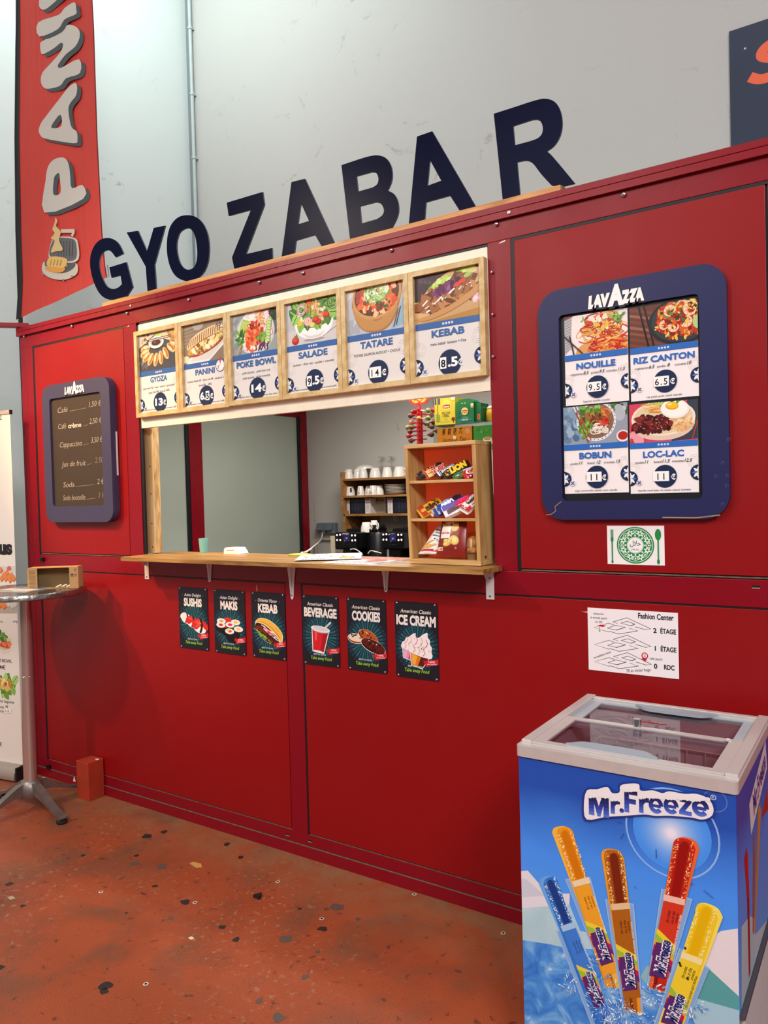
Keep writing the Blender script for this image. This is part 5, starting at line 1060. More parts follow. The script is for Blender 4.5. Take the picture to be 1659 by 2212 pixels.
# ================================================================== clear rack with tea boxes, lollipop stand
PC = thing('prep_counter', 'low steel prep counter standing just inside the hatch below sight', 'counter', (-1.9, .5, 0))
q = MB(); q.wbox(-2.45, -1.22, .30, .72, 0.86, 0.90, mat('prep_steel', '9a9a98', .35, .9)); q.build('top', PC, bevel=.003)
q = MB(); q.wbox(-2.42, -1.25, .33, .70, 0.0, 0.86, mat('prep_white', 'b8b6b2', .5)); q.build('body', PC)
ACR = clear('clear_acrylic', 'e2ece8')
zt1 = hit(985, 917, 1, .36).z; zt2 = zt1 - .115; xr0 = hit(937, 940, 1, .33).x
RK = thing('acrylic_rack', 'clear acrylic two-tier rack behind the snack case holding tea boxes', 'rack', (-1.45, .40, .9))
for x in (xr0, -1.235):
    q = MB(); q.wbox(x - .002, x + .002, .33, .50, .9005, zt1 + .006, ACR); q.build('side_panel', RK)
for z in (zt1, zt2):
    q = MB(); q.wbox(xr0 + .002, -1.237, .325, .50, z - .004, z, ACR); q.build('shelf', RK)
def cbox(name, label, cat, grp, x0, x1, y0, y1, z0, z1, col, art, tilt=0.0, side=None):
    q = MB(); o_ = V(((x0 + x1) / 2, y0, z0)); M_ = Fr((x0, y0, z0), (1, 0, 0), V((0, sin(tilt), cos(tilt))), V((0, -cos(tilt), sin(tilt))))
    q.box(M_, 0, x1 - x0, 0, z1 - z0, -(y1 - y0), 0, mat('card_%s' % col, col, .4)); A = Art(q, M_, x1 - x0, (z1 - z0) / (x1 - x0), rough=.35); art(A, (z1 - z0) / (x1 - x0))
    return tag(q.build(name, origin=o_, bevel=.0008), label, cat, grp)
def lip(A, x, y, w_, h_): A.poly([(x - w_ / 2, y + h_ * .35), (x, y + h_ / 2), (x + w_ / 2, y + h_ * .35), (x + w_ / 2, y - h_ * .35), (x, y - h_ / 2), (x - w_ / 2, y - h_ * .35)], 'b01c2c'); A.text('Lipton', x, y - h_ * .2, h_ * .42, 'f8f0e8', w=w_ * .82, bold=.05)
def yl(A, a):
    A.rect(0, 0, .14, a, 'd8cc3a'); A.rect(.14, a * .1, .165, a, '3a3420'); A.rect(.02, a * .78, .1, a, '3a3c78'); A.rect(.19, a * .78, .27, a, '3a3c78'); A.ell(.58, a * .74, .24, a * .2, 'eedf60'); lip(A, .58, a * .68, .36, a * .15)
    A.text('YELLOW', .55, a * .40, a * .085, '55501c', w=.44, bold=.02); A.text('LABEL', .55, a * .30, a * .085, '55501c', w=.33, bold=.02); A.ring(.55, a * .2, .06, .01, '6a6420', 14)
    for k in range(4): leaf(A, .04, a * (.14 + .07 * k), .2, .04, .5, '5a9a34'); leaf(A, .17, a * (.14 + .07 * k), .12, .04, .5, '6aaa40')
    A.ell(.90, a * .2, .09, a * .07, '8a3020'); A.poly([(.86, a * .18), (.94, a * .18), (.9, a * .04)], '7a2c1c'); A.line([(.25, a * .14), (.5, a * .1), (.85, a * .14)], .01, '8a8430'); A.rect(.8, a * .9, 1, a, 'f4ecc8')
def gt(A, a):
    A.poly([(0, a * .2), (.4, a * .3), (.8, a * .75), (.3, a * .8)], '14705c'); leaves(A, .5, a * .5, .26, a * .22, 30, ['0c5a38', '1c7a48', '0a4a34', '30905a', '1a8090'], .2, .1); A.ell(.5, a * .54, .19, .19, 'f2d864', n=24); lip(A, .5, a * .53, .30, a * .13); A.poly([(.12, a * .1), (.9, a * .1), (.82, a * .22), (.2, a * .22)], '2c8a98'); A.text('MENTHE', .5, a * .125, a * .065, 'd8f0e8', w=.32, bold=.03); A.rect(.42, a * .26, .62, a * .28, 'd8d060')
    for x in (.36, .52): A.ell(x, a * .9, .05, a * .02, 'e8d070')
    A.rect(.84, a * .68, 1.0, a * .86, 'f0e4cc'); A.rect(.86, a * .7, .98, a * .76, 'e07030')
gtb = 'tea boxes on the clear rack'
x_ = lambda u, y: hit(u, 915, 1, y).x; z_ = lambda v, u, y: hit(u, v, 1, y).z
cbox('tea_box', 'tall yellow tea box with a red badge on the upper tier of the clear rack', 'tea box', gtb, x_(939.5, .35), x_(984, .35), .35, .43, zt1 + .0005, z_(860, 960, .35), 'e0d040', yl)
q = MB(); q.prism([[(0, 0), (x_(1024, .345) - x_(985.5, .345), 0), (x_(1024, .345) - x_(985.5, .345), .088), (.062, .102), (.022, .102), (0, .088)]], Fr((x_(985.5, .345), .345, zt1 + .0005), (1, 0, 0), (0, 0, 1), (0, -1, 0)), -.07, 0, mat('card_177a44', '177a44', .4))
A = Art(q, Fr((x_(985.5, .345), .345, zt1 + .0005), (1, 0, 0), (0, 0, 1), (0, -1, 0)), x_(1024, .345) - x_(985.5, .345), 1.15, rough=.35); gt(A, 1.12)
tag(q.build('tea_box', origin=(x_(1000, .345), .345, zt1)), 'green tea box with a yellow disc and cut corners beside the yellow tea box', 'tea box', gtb)
def g2(A, a): A.rect(0, 0, .1, a, '0e5a34'); A.ell(.6, a * .3, .24, a * .16, 'e88a60'); A.ell(.6, a * .3, .14, a * .1, 'c85a40')
cbox('tea_box', 'narrow plain green tea box at the right end of the clear rack', 'tea box', gtb, x_(1025.5, .36), x_(1040, .36), .36, .43, zt1 + .0005, z_(870, 1035, .36), '1a7a48', g2)
T = thing('tea_tin', 'small yellow tea caddy with fruit picture half hidden by the kiosk jamb', 'tin', (x_(1060, .38), .40, zt1), gtb)
q = MB(); fr = Fr((x_(1061, .40), .41, zt1), (1, 0, 0), (0, 1, 0), (0, 0, 1)); q.lathe([(.022, .0005), (.026, .012), (.024, .05), (.020, .058)], fr, mat('caddy_yellow', 'dcae30', .3, var=.3, vscale=40), 20); q.build('body', T, smooth=50)
q = MB(); q.lathe([(.022, .058), (.022, .064), (.012, .07), (0, .071)], fr, mat('caddy_lid', 'ece6cc', .35), 20); q.build('lid', T, smooth=50)
def jas(A, a):
    for i, ch in enumerate('\u8309\u8389\u82b1\u8336'): A.text(ch, .20 + .16 * i, a * .72, .12, '2a1c14', w=.11, bold=.02, shear=.2)
    for k in range(6): leaf(A, .5, a * .56, .06, .04, k * pi / 3, 'f8f0dc'); leaf(A, .88, a * .8, .08, .06, k * pi / 3, 'e8a080')
    A.text('Jasmine Tea', .48, a * .42, .10, '5a3c14', w=.70, shear=.35); A.ring(.9, a * .48, .04, .012, 'd86020', 14)
def gpk(A, a): A.ell(.62, a * .30, .26, a * .12, 'e8e4d8'); A.ell(.62, a * .42, .2, a * .1, 'f4f0e4'); A.ell(.62, a * .44, .16, a * .07, 'd0a050'); leaves(A, .2, a * .25, .1, a * .05, 6, ['2a4a24', '3a5a30'], .12, .06); scat(A, .4, a * .8, .3, a * .1, 6, ['3a8a3a', '6ab048'], .05, .1)
cbox('tea_box', 'orange tea box with black brush characters on the lower tier of the clear rack', 'tea box', gtb, x_(945, .34) - .006, x_(1018, .34), .345, .42, zt2 + .0005, zt1 - .012, 'dc8c1c', jas, -.0)
cbox('tea_box', 'green tea box with a teacup picture on the lower tier of the clear rack', 'tea box', gtb, x_(1021, .34), x_(1060, .34) + .02, .345, .42, zt2 + .0005, zt1 - .014, '3f9a3c', gpk)

# lollipop stand
lx = hit(907, 935, 1, .38).x; ly = .38
LS = thing('lollipop_stand', 'red lollipop tree with a flower-shaped yellow sign on its top beside the tea boxes', 'stand', (lx, ly, .90))
LR = mat('stand_red', 'c01822', 0.35)
q = MB(); q.lathe([(.06, .9005), (.06, .912), (.02, .93), (.0135, .95), (.0135, 1.92), (.011, 1.935), (.006, 1.95)], Fr((lx, ly, 0), (1, 0, 0), (0, 1, 0), (0, 0, 1)), LR, 12)
zr = [hit(907, v, 1, ly).z for v in (886, 895, 904, 913, 922, 931, 940, 949)]
q.build('pole', LS, smooth=50)
for z in zr:
    q = MB(); 
    for k in range(4): a = k * pi / 2 + .3; q.box(Fr((lx, ly, z), (cos(a), sin(a), 0), (-sin(a), cos(a), 0), (0, 0, 1)), .010, .030, -.005, .005, -.003, .003, LR)
    q.build('holder_ring', LS, bevel=.001)
q = MB(); zc_ = hit(908, 846, 1, ly).z; fr = front(lx, zc_, ly - .0)
fl_ = lambda s: [((s * (1 + .13 * abs(sin(4 * t)) - .06)) * cos(t), s * (1 + .13 * abs(sin(4 * t)) - .06) * .85 * sin(t)) for t in [2 * pi * i / 64 for i in range(64)]]
q.prism([fl_(.068)], fr, -.003, .001, mat('logo_red', 'cc3640', .4)); q.prism([fl_(.056)], fr, .001, .0015, mat('logo_yellow', 'ecc83c', .4)); q.box(fr, -.004, .004, -.075, -.05, -.002, .002, LR)
A = Art(q, fr, .1, 1.0, lift=.0018); A.clip = (-1, -1, 1, 1); A.text('Chupa', 0, .06, .2, 'c42834', w=.8, bold=.04, shear=.2); A.text('Chups', 0, -.22, .22, 'c42834', w=.86, bold=.04, shear=.2); A.line([(-.25, -.36), (0, -.28), (.22, -.34), (.05, -.44), (-.1, -.36)], .05, 'c42834')
q.build('sign_plate', LS)
LC = {'r': 'b03440', 'b': '6a3c34', 'o': 'c88a50', 'g': '7a8a4a', 'p': 'a86a74', 'm': '7a4a40'}
for i, (u, v, c, dy) in enumerate(((893, 890, 'r', 0), (901, 891, 'g', .03), (925, 887, 'g', -.02), (936, 886, 'r', .02), (887, 898, 'b', -.01), (905, 904, 'o', -.05), (925, 903, 'g', -.03), (931, 897, 'p', .03), (889, 913, 'o', 0), (937, 912, 'b', .01), (923, 917, 'g', .035), (881, 924, 'g', .015), (889, 923, 'm', -.02), (933, 922, 'm', 0), (886, 932, 'm', .0), (945, 931, 'p', .03), (883, 942, 'r', -.01), (932, 939, 'b', 0), (888, 952, 'm', 0))):
    p = hit(u, v, 1, ly + dy); z0 = min(zr, key=lambda z: abs(z - p.z)); d = V((lx - p.x, ly - p.y, z0 - p.z)); L = d.length; e = d / L
    side = ('left' if u < 907 else 'right'); row = min(range(8), key=lambda k: abs(zr[k] - p.z))
    T = thing('lollipop', '%s lollipop %s on the %s of the red stand, %s ring from top' % ({'r': 'red', 'b': 'dark brown', 'o': 'orange', 'g': 'olive green', 'p': 'pink', 'm': 'brown-gold'}[c], 'in front' if dy < 0 else 'set back' if dy > 0 else 'sideways', side, ('first', 'second', 'third', 'fourth', 'fifth', 'sixth', 'seventh', 'eighth')[row]), 'lollipop', tuple(p), 'lollipops on the red stand')
    q = MB(); q.ball(Fr(p, e, V((0, 0, 1)).cross(e).normalized(), e.cross(V((0, 0, 1)).cross(e).normalized())), .0125, .0115, .0115, mat('lolly_' + c, LC[c], 0.25, var=0.5, vscale=120), 12, 8); q.cyl(p + e * .010, p + e * .022, .006, mat('lolly_' + c, LC[c]), 8, .0025); q.build('sweet', T, smooth=60)
    q = MB(); q.cyl(p + e * .012, p + e * max(.03, L - .012), .0022, WP, 6); q.build('stick', T, smooth=60)

# ================================================================== back of the kiosk
def bk(u, v, y=2.25): h = hit(u, v, 1, y); return h.x, h.z
SH_ = thing('cup_shelf', 'small pine wall shelf unit holding cups at the back of the kiosk', 'shelf', (-3.2, 2.4, 1.2))
WS = wood('shelf_wood', '8a5f34', 'b08048', (1.2, 10, 10), 0.5, 4.0)
xs0, xs1 = -3.588, -2.70; y0_, y1_ = 2.25, 2.498
q = MB(); q.wbox(xs0, xs0 + .022, y0_, y1_, 1.45, 1.752, WS); q.wbox(xs0 + .014, xs0 + .036, y0_, y1_, 1.10, 1.45, WS); q.build('side_panel', SH_, bevel=.001)
q = MB(); q.wbox(xs1 - .022, xs1, y0_, y1_, 1.10, 1.752, WS); q.build('side_panel', SH_, bevel=.001)
zs = [bk(800, 1032)[1], bk(800, 1069.5)[1], bk(800, 1110)[1]]
for z in zs:
    q = MB(); q.wbox(xs0 + .022, xs1 - .022, y0_, y1_, z - .016, z, WS); q.build('shelf', SH_, bevel=.001)
q = MB(); q.wbox(xs0 + .036, -3.40, 2.488, 2.4985, 1.10, zs[2] - .016, WS); q.wbox(xs0 + .022, xs1 - .022, 2.488, 2.4985, zs[2], zs[0] - .016, mat('shelf_back', '6a4228', .6, var=.15)); q.build('back_panel', SH_)
CER = mat('white_ceramic', 'efe9e4', 0.2, coat=0.4); LBL = ink('20222c')
def cup(label, grp, p, r, h, side=1, up=False, handle=True, tilt=0.0, mark=0, yaw=0.0):
    T = thing('coffee_cup', label, 'cup', p, grp)
    fr = Fr(p, (cos(tilt), 0, sin(tilt)), (0, 1, 0), (-sin(tilt), 0, cos(tilt)))
    prof = [(r * .62, 0), (r * .68, .002), (r * .95, h * .6), (r, h), (r * .93, h), (r * .86, h * .6), (r * .55, .006), (0, .006)]
    if not up: prof = [(a, h - b) for a, b in prof][::-1]
    q = MB(); q.lathe(prof, fr, CER, 20)
    if mark: q.box(fr.sub(mark * r * .62, -r * .74, 0, 0), -.006, .006, h * .3, h * .32, 0, 0, LBL); A_ = [fr(mark * r * .55, -r * .90, h * .35), fr(mark * r * .85, -r * .62, h * .35), fr(mark * r * .80, -r * .60, h * .85), fr(mark * r * .52, -r * .86, h * .85)]; q.poly(A_ if mark > 0 else A_[::-1], LBL)
    q.build('body', T, smooth=50)
    if handle:
        a = yaw if side > 0 else pi - yaw
        q = MB(); k = .8 if not up else .9; q.tube([fr(r * k * cos(a) + (r * .55 * sin(t)) * cos(a), -abs(r * k * sin(a)) - (r * .55 * sin(t)) * abs(sin(a)), h * .5 + h * .32 * cos(t)) for t in [pi * i / 8 for i in range(9)]], .0045, CER, 8); q.build('handle', T, smooth=60)
    return T
gc = 'white cups on the top of the cup shelf'
for u, r, sd, lab, mk in ((752, .036, -1, 'white cup upside down at the left end of the top shelf', 0), (768, .036, 1, 'plain white cup upside down, second from the left on the top shelf', 0), (783, .037, 1, 'plain white cup upside down, third from the left on the top shelf', 0), (809, .046, 1, 'wide white cup upside down under the glass stem on the top shelf', 0), (835, .042, 1, 'white cup with a dark label upside down on the top shelf', -1), (861, .046, 1, 'white cup with its handle to the right at the right end of the top shelf', 0)):
    x = bk(u, 1028, 2.31)[0]; cup(lab, gc, (x, 2.32 if u != 768 else 2.34, zs[0] + .0005), r, .075, sd, False, u in (752, 861), mark=mk)
x = bk(784, 1010, 2.38)[0]; q = MB(); q.lathe([(.075, 0), (.072, .012), (.045, .03), (.0, .03)], Fr((x, 2.41, zs[0] + .0758), (1, 0, 0), (0, 1, 0), (0, 0, 1)), CER, 24)
tag(q.build('saucer', smooth=40, origin=(x, 2.41, zs[0] + .0758)), 'white saucer laid upside down over the cups on the top shelf', 'saucer')
GLASS = clear('clear_glass', 'f4f6f6', 3.0, .06)
for u, lab in ((819, 'clear stemmed glass upside down, the left one of the two on the top shelf'), (836, 'clear stemmed glass upside down, the right one of the two on the top shelf')):
    x = bk(u, 1000, 2.42)[0]; q = MB(); q.lathe([(.03, 0), (.036, .05), (.022, .085), (.005, .095), (.004, .15), (.012, .158), (.03, .162), (.03, .164), (0, .164)], Fr((x + (.0 if u < 830 else .02), 2.45, zs[0] + .0005), (1, 0, 0), (0, 1, 0), (0, 0, 1)), GLASS, 16); tag(q.build('stemmed_glass', smooth=50, origin=(x, 2.45, zs[0])), lab, 'glass', 'stemmed glasses on the top shelf')
gm_ = 'white cups on the middle shelf'
for u, y, r, sd, lab, mk, yw in ((757, 2.33, .038, -1, 'white cup with a dark label and its handle to the left on the middle shelf', 1, .0), (779, 2.30, .029, 1, 'small white cup with its handle in front on the middle shelf', 0, 1.35), (797, 2.36, .036, 1, 'white cup with its handle in front, behind the right-hand pair on the middle shelf', 0, 1.4), (806, 2.29, .034, 1, 'white cup standing between two others on the middle shelf', 0, 1.4), (818, 2.34, .042, 1, 'large white cup next to the plates on the middle shelf', 0, 1.4)):
    x = bk(u, 1060, y)[0]; cup(lab, gm_, (x, y, zs[1] + .0005), r, .072, sd, False, True, mark=mk, yaw=yw)
gp = 'white plates stacked on the middle shelf'
for k in range(7):
    x = bk(852, 1062, 2.36)[0]; q = MB(); q.lathe([(.045, 0), (.05, .001), (.086, .009), (.088, .0105), (.084, .0105), (.048, .004), (0, .004)], Fr((x + R.uniform(-.002, .002), 2.38, zs[1] + .0008 + .0108 * k), (1, 0, 0), (0, 1, 0), (0, 0, 1)), CER, 28)
    tag(q.build('plate', smooth=40, origin=(x, 2.38, zs[1] + .0008 + .0108 * k)), 'white plate in the left plate stack, %s from the bottom' % ('first', 'second', 'third', 'fourth', 'fifth', 'sixth', 'topmost, seventh')[k], 'plate', gp)
for k in range(5):
    q = MB(); x = bk(893, 1062, 2.36)[0]; q.lathe([(.045, 0), (.05, .001), (.072, .009), (.074, .0105), (.07, .0105), (.048, .004), (0, .004)], Fr((x, 2.38, zs[1] + .0008 + .0108 * k), (1, 0, 0), (0, 1, 0), (0, 0, 1)), CER, 24); tag(q.build('plate', smooth=40, origin=(x, 2.38, zs[1] + .0008 + .0108 * k)), 'white plate in the half hidden right plate stack, %s from the bottom' % ('first', 'second', 'third', 'fourth', 'topmost, fifth')[k], 'plate', gp)
gk = 'coffee boxes on the lower shelf'
def boxart(kind):
    def f(A, a):
        if kind == 'w': A.rect(.1, a * .86, .9, a * .96, 'b04038'); [A.rect(.2, a * (.15 + .08 * k), .75, a * (.17 + .08 * k), '8a8488') for k in range(8)]
        if kind == 'k': [A.rect(.1 + .2 * k, a * .08, .26 + .2 * k, a * .9, c) for k, c in enumerate(('1c2236', '262a3c', '2c2630', '1e2438'))]; [A.rect(.13 + .2 * k, a * (.3 + .1 * (k % 2)), .24 + .2 * k, a * (.34 + .1 * (k % 2)), '3c4258') for k in range(4)]
        if kind == 'g': A.rect(.1, a * .72, .9, a * .9, '8a6a58'); A.ell(.3, a * .82, .05, a * .05, '4a3a38'); [A.rect(.12, a * (.2 + .06 * k), .9, a * (.22 + .06 * k), '8c847c') for k in range(6)]
    return f
z0 = zs[2] + .0005
for u0, u1, kind, col, lab in ((747, 755, 'w', 'd8cfd0', 'narrow white printed coffee box at the left end of the lower shelf'), (755.5, 788, 'k', '14161f', 'open black coffee box between two white box sides on the lower shelf'), (788.5, 800, 'w', 'd8cfd0', 'narrow white printed coffee box right of the black box on the lower shelf'), (806, 833, 'g', 'a39a90', 'pale grey-brown carton in shade in the middle of the lower shelf'), (837, 848, 'w', 'd8cfd0', 'narrow white coffee box right of the brown carton on the lower shelf'), (848.5, 884, 'k', '14161f', 'black coffee box half hidden by the snack case on the lower shelf')):
    yb = 2.30 if kind != 'g' else 2.38; x0 = bk(u0, 1090, yb)[0]; x1 = bk(u1, 1090, yb)[0]; cbox('coffee_box', lab, 'box', gk, x0, x1, yb, 2.46, z0, z0 + (.118 if kind != 'g' else .125), col, boxart(kind))
# cup stuck under the lower shelf
x = bk(856, 1118, 2.40)[0]; q = MB(); q.lathe([(.030, zs[2] - .0165), (.020, zs[2] - .062), (0, zs[2] - .062)], Fr((x, 2.40, 0), (1, 0, 0), (0, 1, 0), (0, 0, 1)), mat('paper_cup_white', 'd8d2cc', .5), 16)
tag(q.build('paper_cup', smooth=40, origin=(x, 2.40, zs[2] - .017)), 'white paper cup hanging under the lower shelf board', 'cup')
# back counter
BC = thing('back_counter', 'black back counter below the cup shelf that carries the coffee machines', 'counter', (-2.9, 2.2, 0))
q = MB(); q.wbox(-3.62, -1.3, 1.82, 2.49, 1.0, 1.04, mat('counter_dark', '1a1a1c', .4)); q.build('top', BC, bevel=.002)
q = MB(); q.wbox(-3.60, -1.35, 1.86, 2.49, 0, 1.0, mat('counter_front', '2a2a2c', .5)); q.build('body', BC)
# coffee machines
MBK = mat('machine_black', '0c0d11', 0.28); MGR = mat('machine_grey', '24262b', 0.35); LIT = mat('lit_button', 'ffd8e4', .5, emit=1.6); SCRN = mat('lit_screen', '232150', .4, emit=0.35)
def coffee(u0, u1, lab, yf=1.90):
    x0, zt = bk(u0, 1150, yf); x1 = bk(u1, 1150, yf)[0]; zb = bk(u0, 1187, yf)[1]; xm = (x0 + x1) / 2; w_ = x1 - x0
    T = thing('coffee_machine', lab, 'coffee machine', (xm, 2.1, 1.0405), 'black coffee machines on the back counter')
    q = MB(); q.wbox(x0, x1, yf, yf + .16, zb, zt, MBK); q.build('head', T, bevel=.012, seg=3)
    q = MB(); q.wbox(x0 + .01, x1 + .03, yf + .13, yf + .345, 1.0405, zt + .02, MBK); q.build('housing', T, bevel=.01)
    q = MB(); q.wbox(xm - .06, xm + .06, yf + .02, yf + .16, 1.0405, 1.060, MGR); q.build('drip_tray', T, bevel=.003)
    q = MB(); q.wbox(xm - .035, xm + .045, yf + .01, yf + .1, zb - .05, zb + .004, MBK); q.cyl((xm, yf + .04, zb - .05), (xm, yf + .04, zb - .075), .012, MGR, 10); q.build('spout', T, bevel=.003)
    q = MB(); q.wbox(x1 - .08, x1 + .025, yf + .15, yf + .335, zt + .0185, zt + .045, MGR); q.build('lid', T, bevel=.006)
    q = MB(); q.box(front(x0, zb, yf), w_ * .40, w_ * .68, .060, .108, 0, .001, SCRN); A = Art(q, front(x0, zb, yf), w_, .5, lift=.0014); A.rect(.5, .38, .58, .44, '9aa0e0'); A.rect(.44, .30, .48, .34, '8a90d0'); q.build('screen', T)
    for k, (bx, bz) in enumerate(((.12, .105), (.26, .108), (.12, .070), (.26, .070), (.78, .104), (.92, .104), (.79, .068), (.92, .070))):
        q = MB(); q.lathe([(.007, 0), (.007, .001), (0, .0015)], Fr((x0 + w_ * bx, yf - .0002, zb + bz), (1, 0, 0), (0, 0, 1), (0, -1, 0)), LIT, 10); q.build('button', T)
    q = MB(); A = Art(q, front(x0, zb, yf), w_, .6); A.text('LAVAZZA', .5, .545, .05, 'd8d8dc', w=.30, bold=.04); [A.ell(.42 + .13 * k, .2, .008, .008, 'c8c8cc', n=6) for k in range(3)]; q.build('brand_lettering', T)
    return T
coffee(722, 771, 'black coffee machine with lit buttons, on the left beside the wall sockets')
coffee(822, 871, 'black coffee machine with lit buttons, on the right next to the snack case')
q = MB(); x = bk(797, 1170, 1.96)[0]; q.lathe([(.060, 1.0405), (.060, 1.287), (.055, 1.295), (0, 1.295)], Fr((x + .0, 2.08, 0), (1, 0, 0), (0, 1, 0), (0, 0, 1)), mat('steel_dark', '3c3d40', .35, .7), 28)
tag(q.build('steel_canister', smooth=40, origin=(x, 2.08, 1.0405)), 'dark steel canister between the two coffee machines', 'canister')
zt = bk(780, 1150, 1.95)[1]
x = bk(789, 1150, 2.05)[0]; cup('white cup upside down leaning on the steel canister, the nearer one', 'white cups on the coffee machine', (x + .012, 2.05, 1.2955), .044, .075, 1, False, True, .0, yaw=.2)
x = bk(803, 1145, 2.10)[0]; cup('white cup upside down behind the nearer cup on the steel canister', 'white cups on the coffee machine', (x + .006, 2.125, 1.2955), .034, .085, 1, False, True, yaw=.2)
# wall sockets and conduits
for u, lab in ((697, 'grey flip-lid wall socket, the left one of the pair'), (716, 'grey flip-lid wall socket, the right one of the pair')):
    x, z = bk(u, 1141, 2.47); T = thing('wall_socket', lab, 'socket', (x, 2.4995, z), 'grey wall sockets'); SG = mat('socket_grey', '737c86', .5)
    q = MB(); q.wbox(x - .038, x + .048, 2.452, 2.4995, z - .045, z + .045, SG); q.build('body', T, bevel=.006)
    q = MB(); fr = Fr((x - .004, 2.45, z + .04), (1, 0, 0), V((0, -.35, -.94)), V((0, -.94, .35))); q.box(fr, -.036, .036, 0, .06, 0, .008, mat('socket_lid', '5d6873', .5)); q.build('flip_lid', T, bevel=.002)
cdn = mat('conduit_wall', 'aeaaa2', .5)
q = MB(); q.tube([(-3.82, 2.485, 1.21), (-3.98, 2.485, 1.21), (-4.02, 2.485, 1.20), (-4.04, 2.485, 1.16), (-4.04, 2.485, .6)], .012, cdn, 8); tag(q.build('wall_conduit', smooth=50, origin=(-4.04, 2.485, .9)), 'cream conduit pipe bending down the back wall under the sockets', 'pipe')
def cable(name, pts, r, m, lab): 
    P = [tuple(p) for p in pts]; out = []
    for i in range(len(P) - 1):
        p0, p1, p2, p3 = (V(P[max(0, i - 1)]), V(P[i]), V(P[i + 1]), V(P[min(len(P) - 1, i + 2)]))
        for j in range(6): t = j / 6; out.append(0.5 * ((2 * p1) + (p2 - p0) * t + (2 * p0 - 5 * p1 + 4 * p2 - p3) * t * t + (3 * p1 - p0 - 3 * p2 + p3) * t ** 3))
    out.append(V(P[-1])); q = MB(); q.tube(out, r, m, 6); tag(q.build(name, smooth=60, origin=out[0]), lab, 'cable')
wc = mat('cable_white', 'd8d4c8', .5)
cable('power_cable', [hit(697, 1152, 1, 2.44), hit(693, 1166, 1, 2.2), hit(676, 1182, 1, 1.3), hit(660, 1193, 1, .5), (hit(652, 1196, 1, .17) + V((0, 0, .004)))], .006, wc, 'white power cord running from the left socket down to the counter')
cable('machine_cable', [hit(757, 1187, 1, 1.90), hit(766, 1186, 1, 1.89), hit(774, 1190, 1, 1.88), hit(782, 1197, 1, 1.88), (hit(783, 1205, 1, 1.9))], .005, wc, 'pale cable curving down from the left coffee machine')
cable('machine_cable', [hit(795, 1196, 1, 1.86), hit(801, 1190, 1, 1.87), hit(812, 1192, 1, 1.88), hit(824, 1195, 1, 1.88)], .005, wc, 'pale cable curling between the coffee machines')
q = MB(); x, z = bk(717, 1175, 1.80); q.wbox(x - .012, x + .014, 1.80, 1.818, .9, bk(717, 1158, 1.8)[1], mat('cream_post', 'cfc6a8', .5)); q.build('upright', BC)
# ================================================================== ice freezer
fx0, fx1, fy0, fy1, fz = -.834, -.297, -.678, -.118, .900
FZ = thing('ice_freezer', 'blue chest freezer with an ice lolly picture and sliding glass lids', 'freezer', ((fx0 + fx1) / 2, (fy0 + fy1) / 2, 0))
ALU = mat('lid_aluminium', 'd2cac6', 0.32, 0.3, var=.04, vscale=30, stretch=(1, 12, 1)); GRYP = mat('lid_grey_plastic', 'aab0b8', 0.45); LIN = mat('freezer_liner', 'd2c2c6', 0.5)
bz1 = .870; e = .006
# printed sky: deep blue above, paler towards the ice
sky, nt, b = node_mat('printed_sky', 0.3)
tc = nt.nodes.new('ShaderNodeTexCoord').outputs['Object']; sp = nt.nodes.new('ShaderNodeSeparateXYZ'); nt.links.new(tc, sp.inputs[0])
mr = nt.nodes.new('ShaderNodeMapRange'); mr.inputs[1].default_value = .05; mr.inputs[2].default_value = .88; nt.links.new(sp.outputs[2], mr.inputs[0])
ad = nt.nodes.new('ShaderNodeMath'); ad.operation = 'MULTIPLY_ADD'; ad.inputs[1].default_value = .12; nt.links.new(nz(nt, tc, 4, 4), ad.inputs[0]); nt.links.new(mr.outputs[0], ad.inputs[2])
nt.links.new(ramp(nt, ad.outputs[0], [(.30, '78bcff'), (.50, '5aa6fc'), (.76, '4694fa'), (.95, '1f52b4')]), b.inputs['Base Color'])
wat, nt, b = node_mat('printed_water', 0.3)
tc = nt.nodes.new('ShaderNodeTexCoord').outputs['Object']
nt.links.new(ramp(nt, nz(nt, tc, 14, 8, 1.5), [(.32, '2c74cf'), (.5, '4a94e4'), (.62, '7cb8ee'), (.72, 'd8ecfa')]), b.inputs['Base Color'])
ice, nt, b = node_mat('printed_ice', 0.3)
tc = nt.nodes.new('ShaderNodeTexCoord').outputs['Object']
nt.links.new(ramp(nt, nz(nt, tc, 5, 6, .6), [(.35, 'a9cfdc'), (.6, 'c4dfe6')]), b.inputs['Base Color'])
q = MB()
X0, X1, Y0, Y1 = fx0 + e, fx1 - e, fy0 + e, fy1 - e; th = .045
q.wbox(X0, X1, Y0, Y0 + th, .03, bz1, LIN); q.wbox(X0, X1, Y1 - th, Y1, .03, bz1, LIN); q.wbox(X0, X0 + th, Y0 + th, Y1 - th, .03, bz1, LIN); q.wbox(X1 - th, X1, Y0 + th, Y1 - th, .03, bz1, LIN); q.wbox(X0 + th, X1 - th, Y0 + th, Y1 - th, .03, .40, LIN)
q.build('cabinet', FZ)
yf = Y0 - .0008
def fz_(u, v): h = hit(u, v, 1, yf - .0005); return ((h.x - X0) / (X1 - X0), (h.z - .03) / (X1 - X0))
N_ = lambda P: [fz_(1100 + u / 2.968, 1760 + v / 2.968) for u, v in P]
q = MB(); wF = X1 - X0; aF = (bz1 - .03) / wF
q.wbox(X0, X1, yf, Y0, .03, bz1, sky); A = Art(q, front(X0, .03, yf), wF, aF, rough=.3); A.step = 3.0e-6
def Np(P, c, m=None, k=0): P = N_(P); A.poly(smooth_loop(P, k) if k else P, c, m)
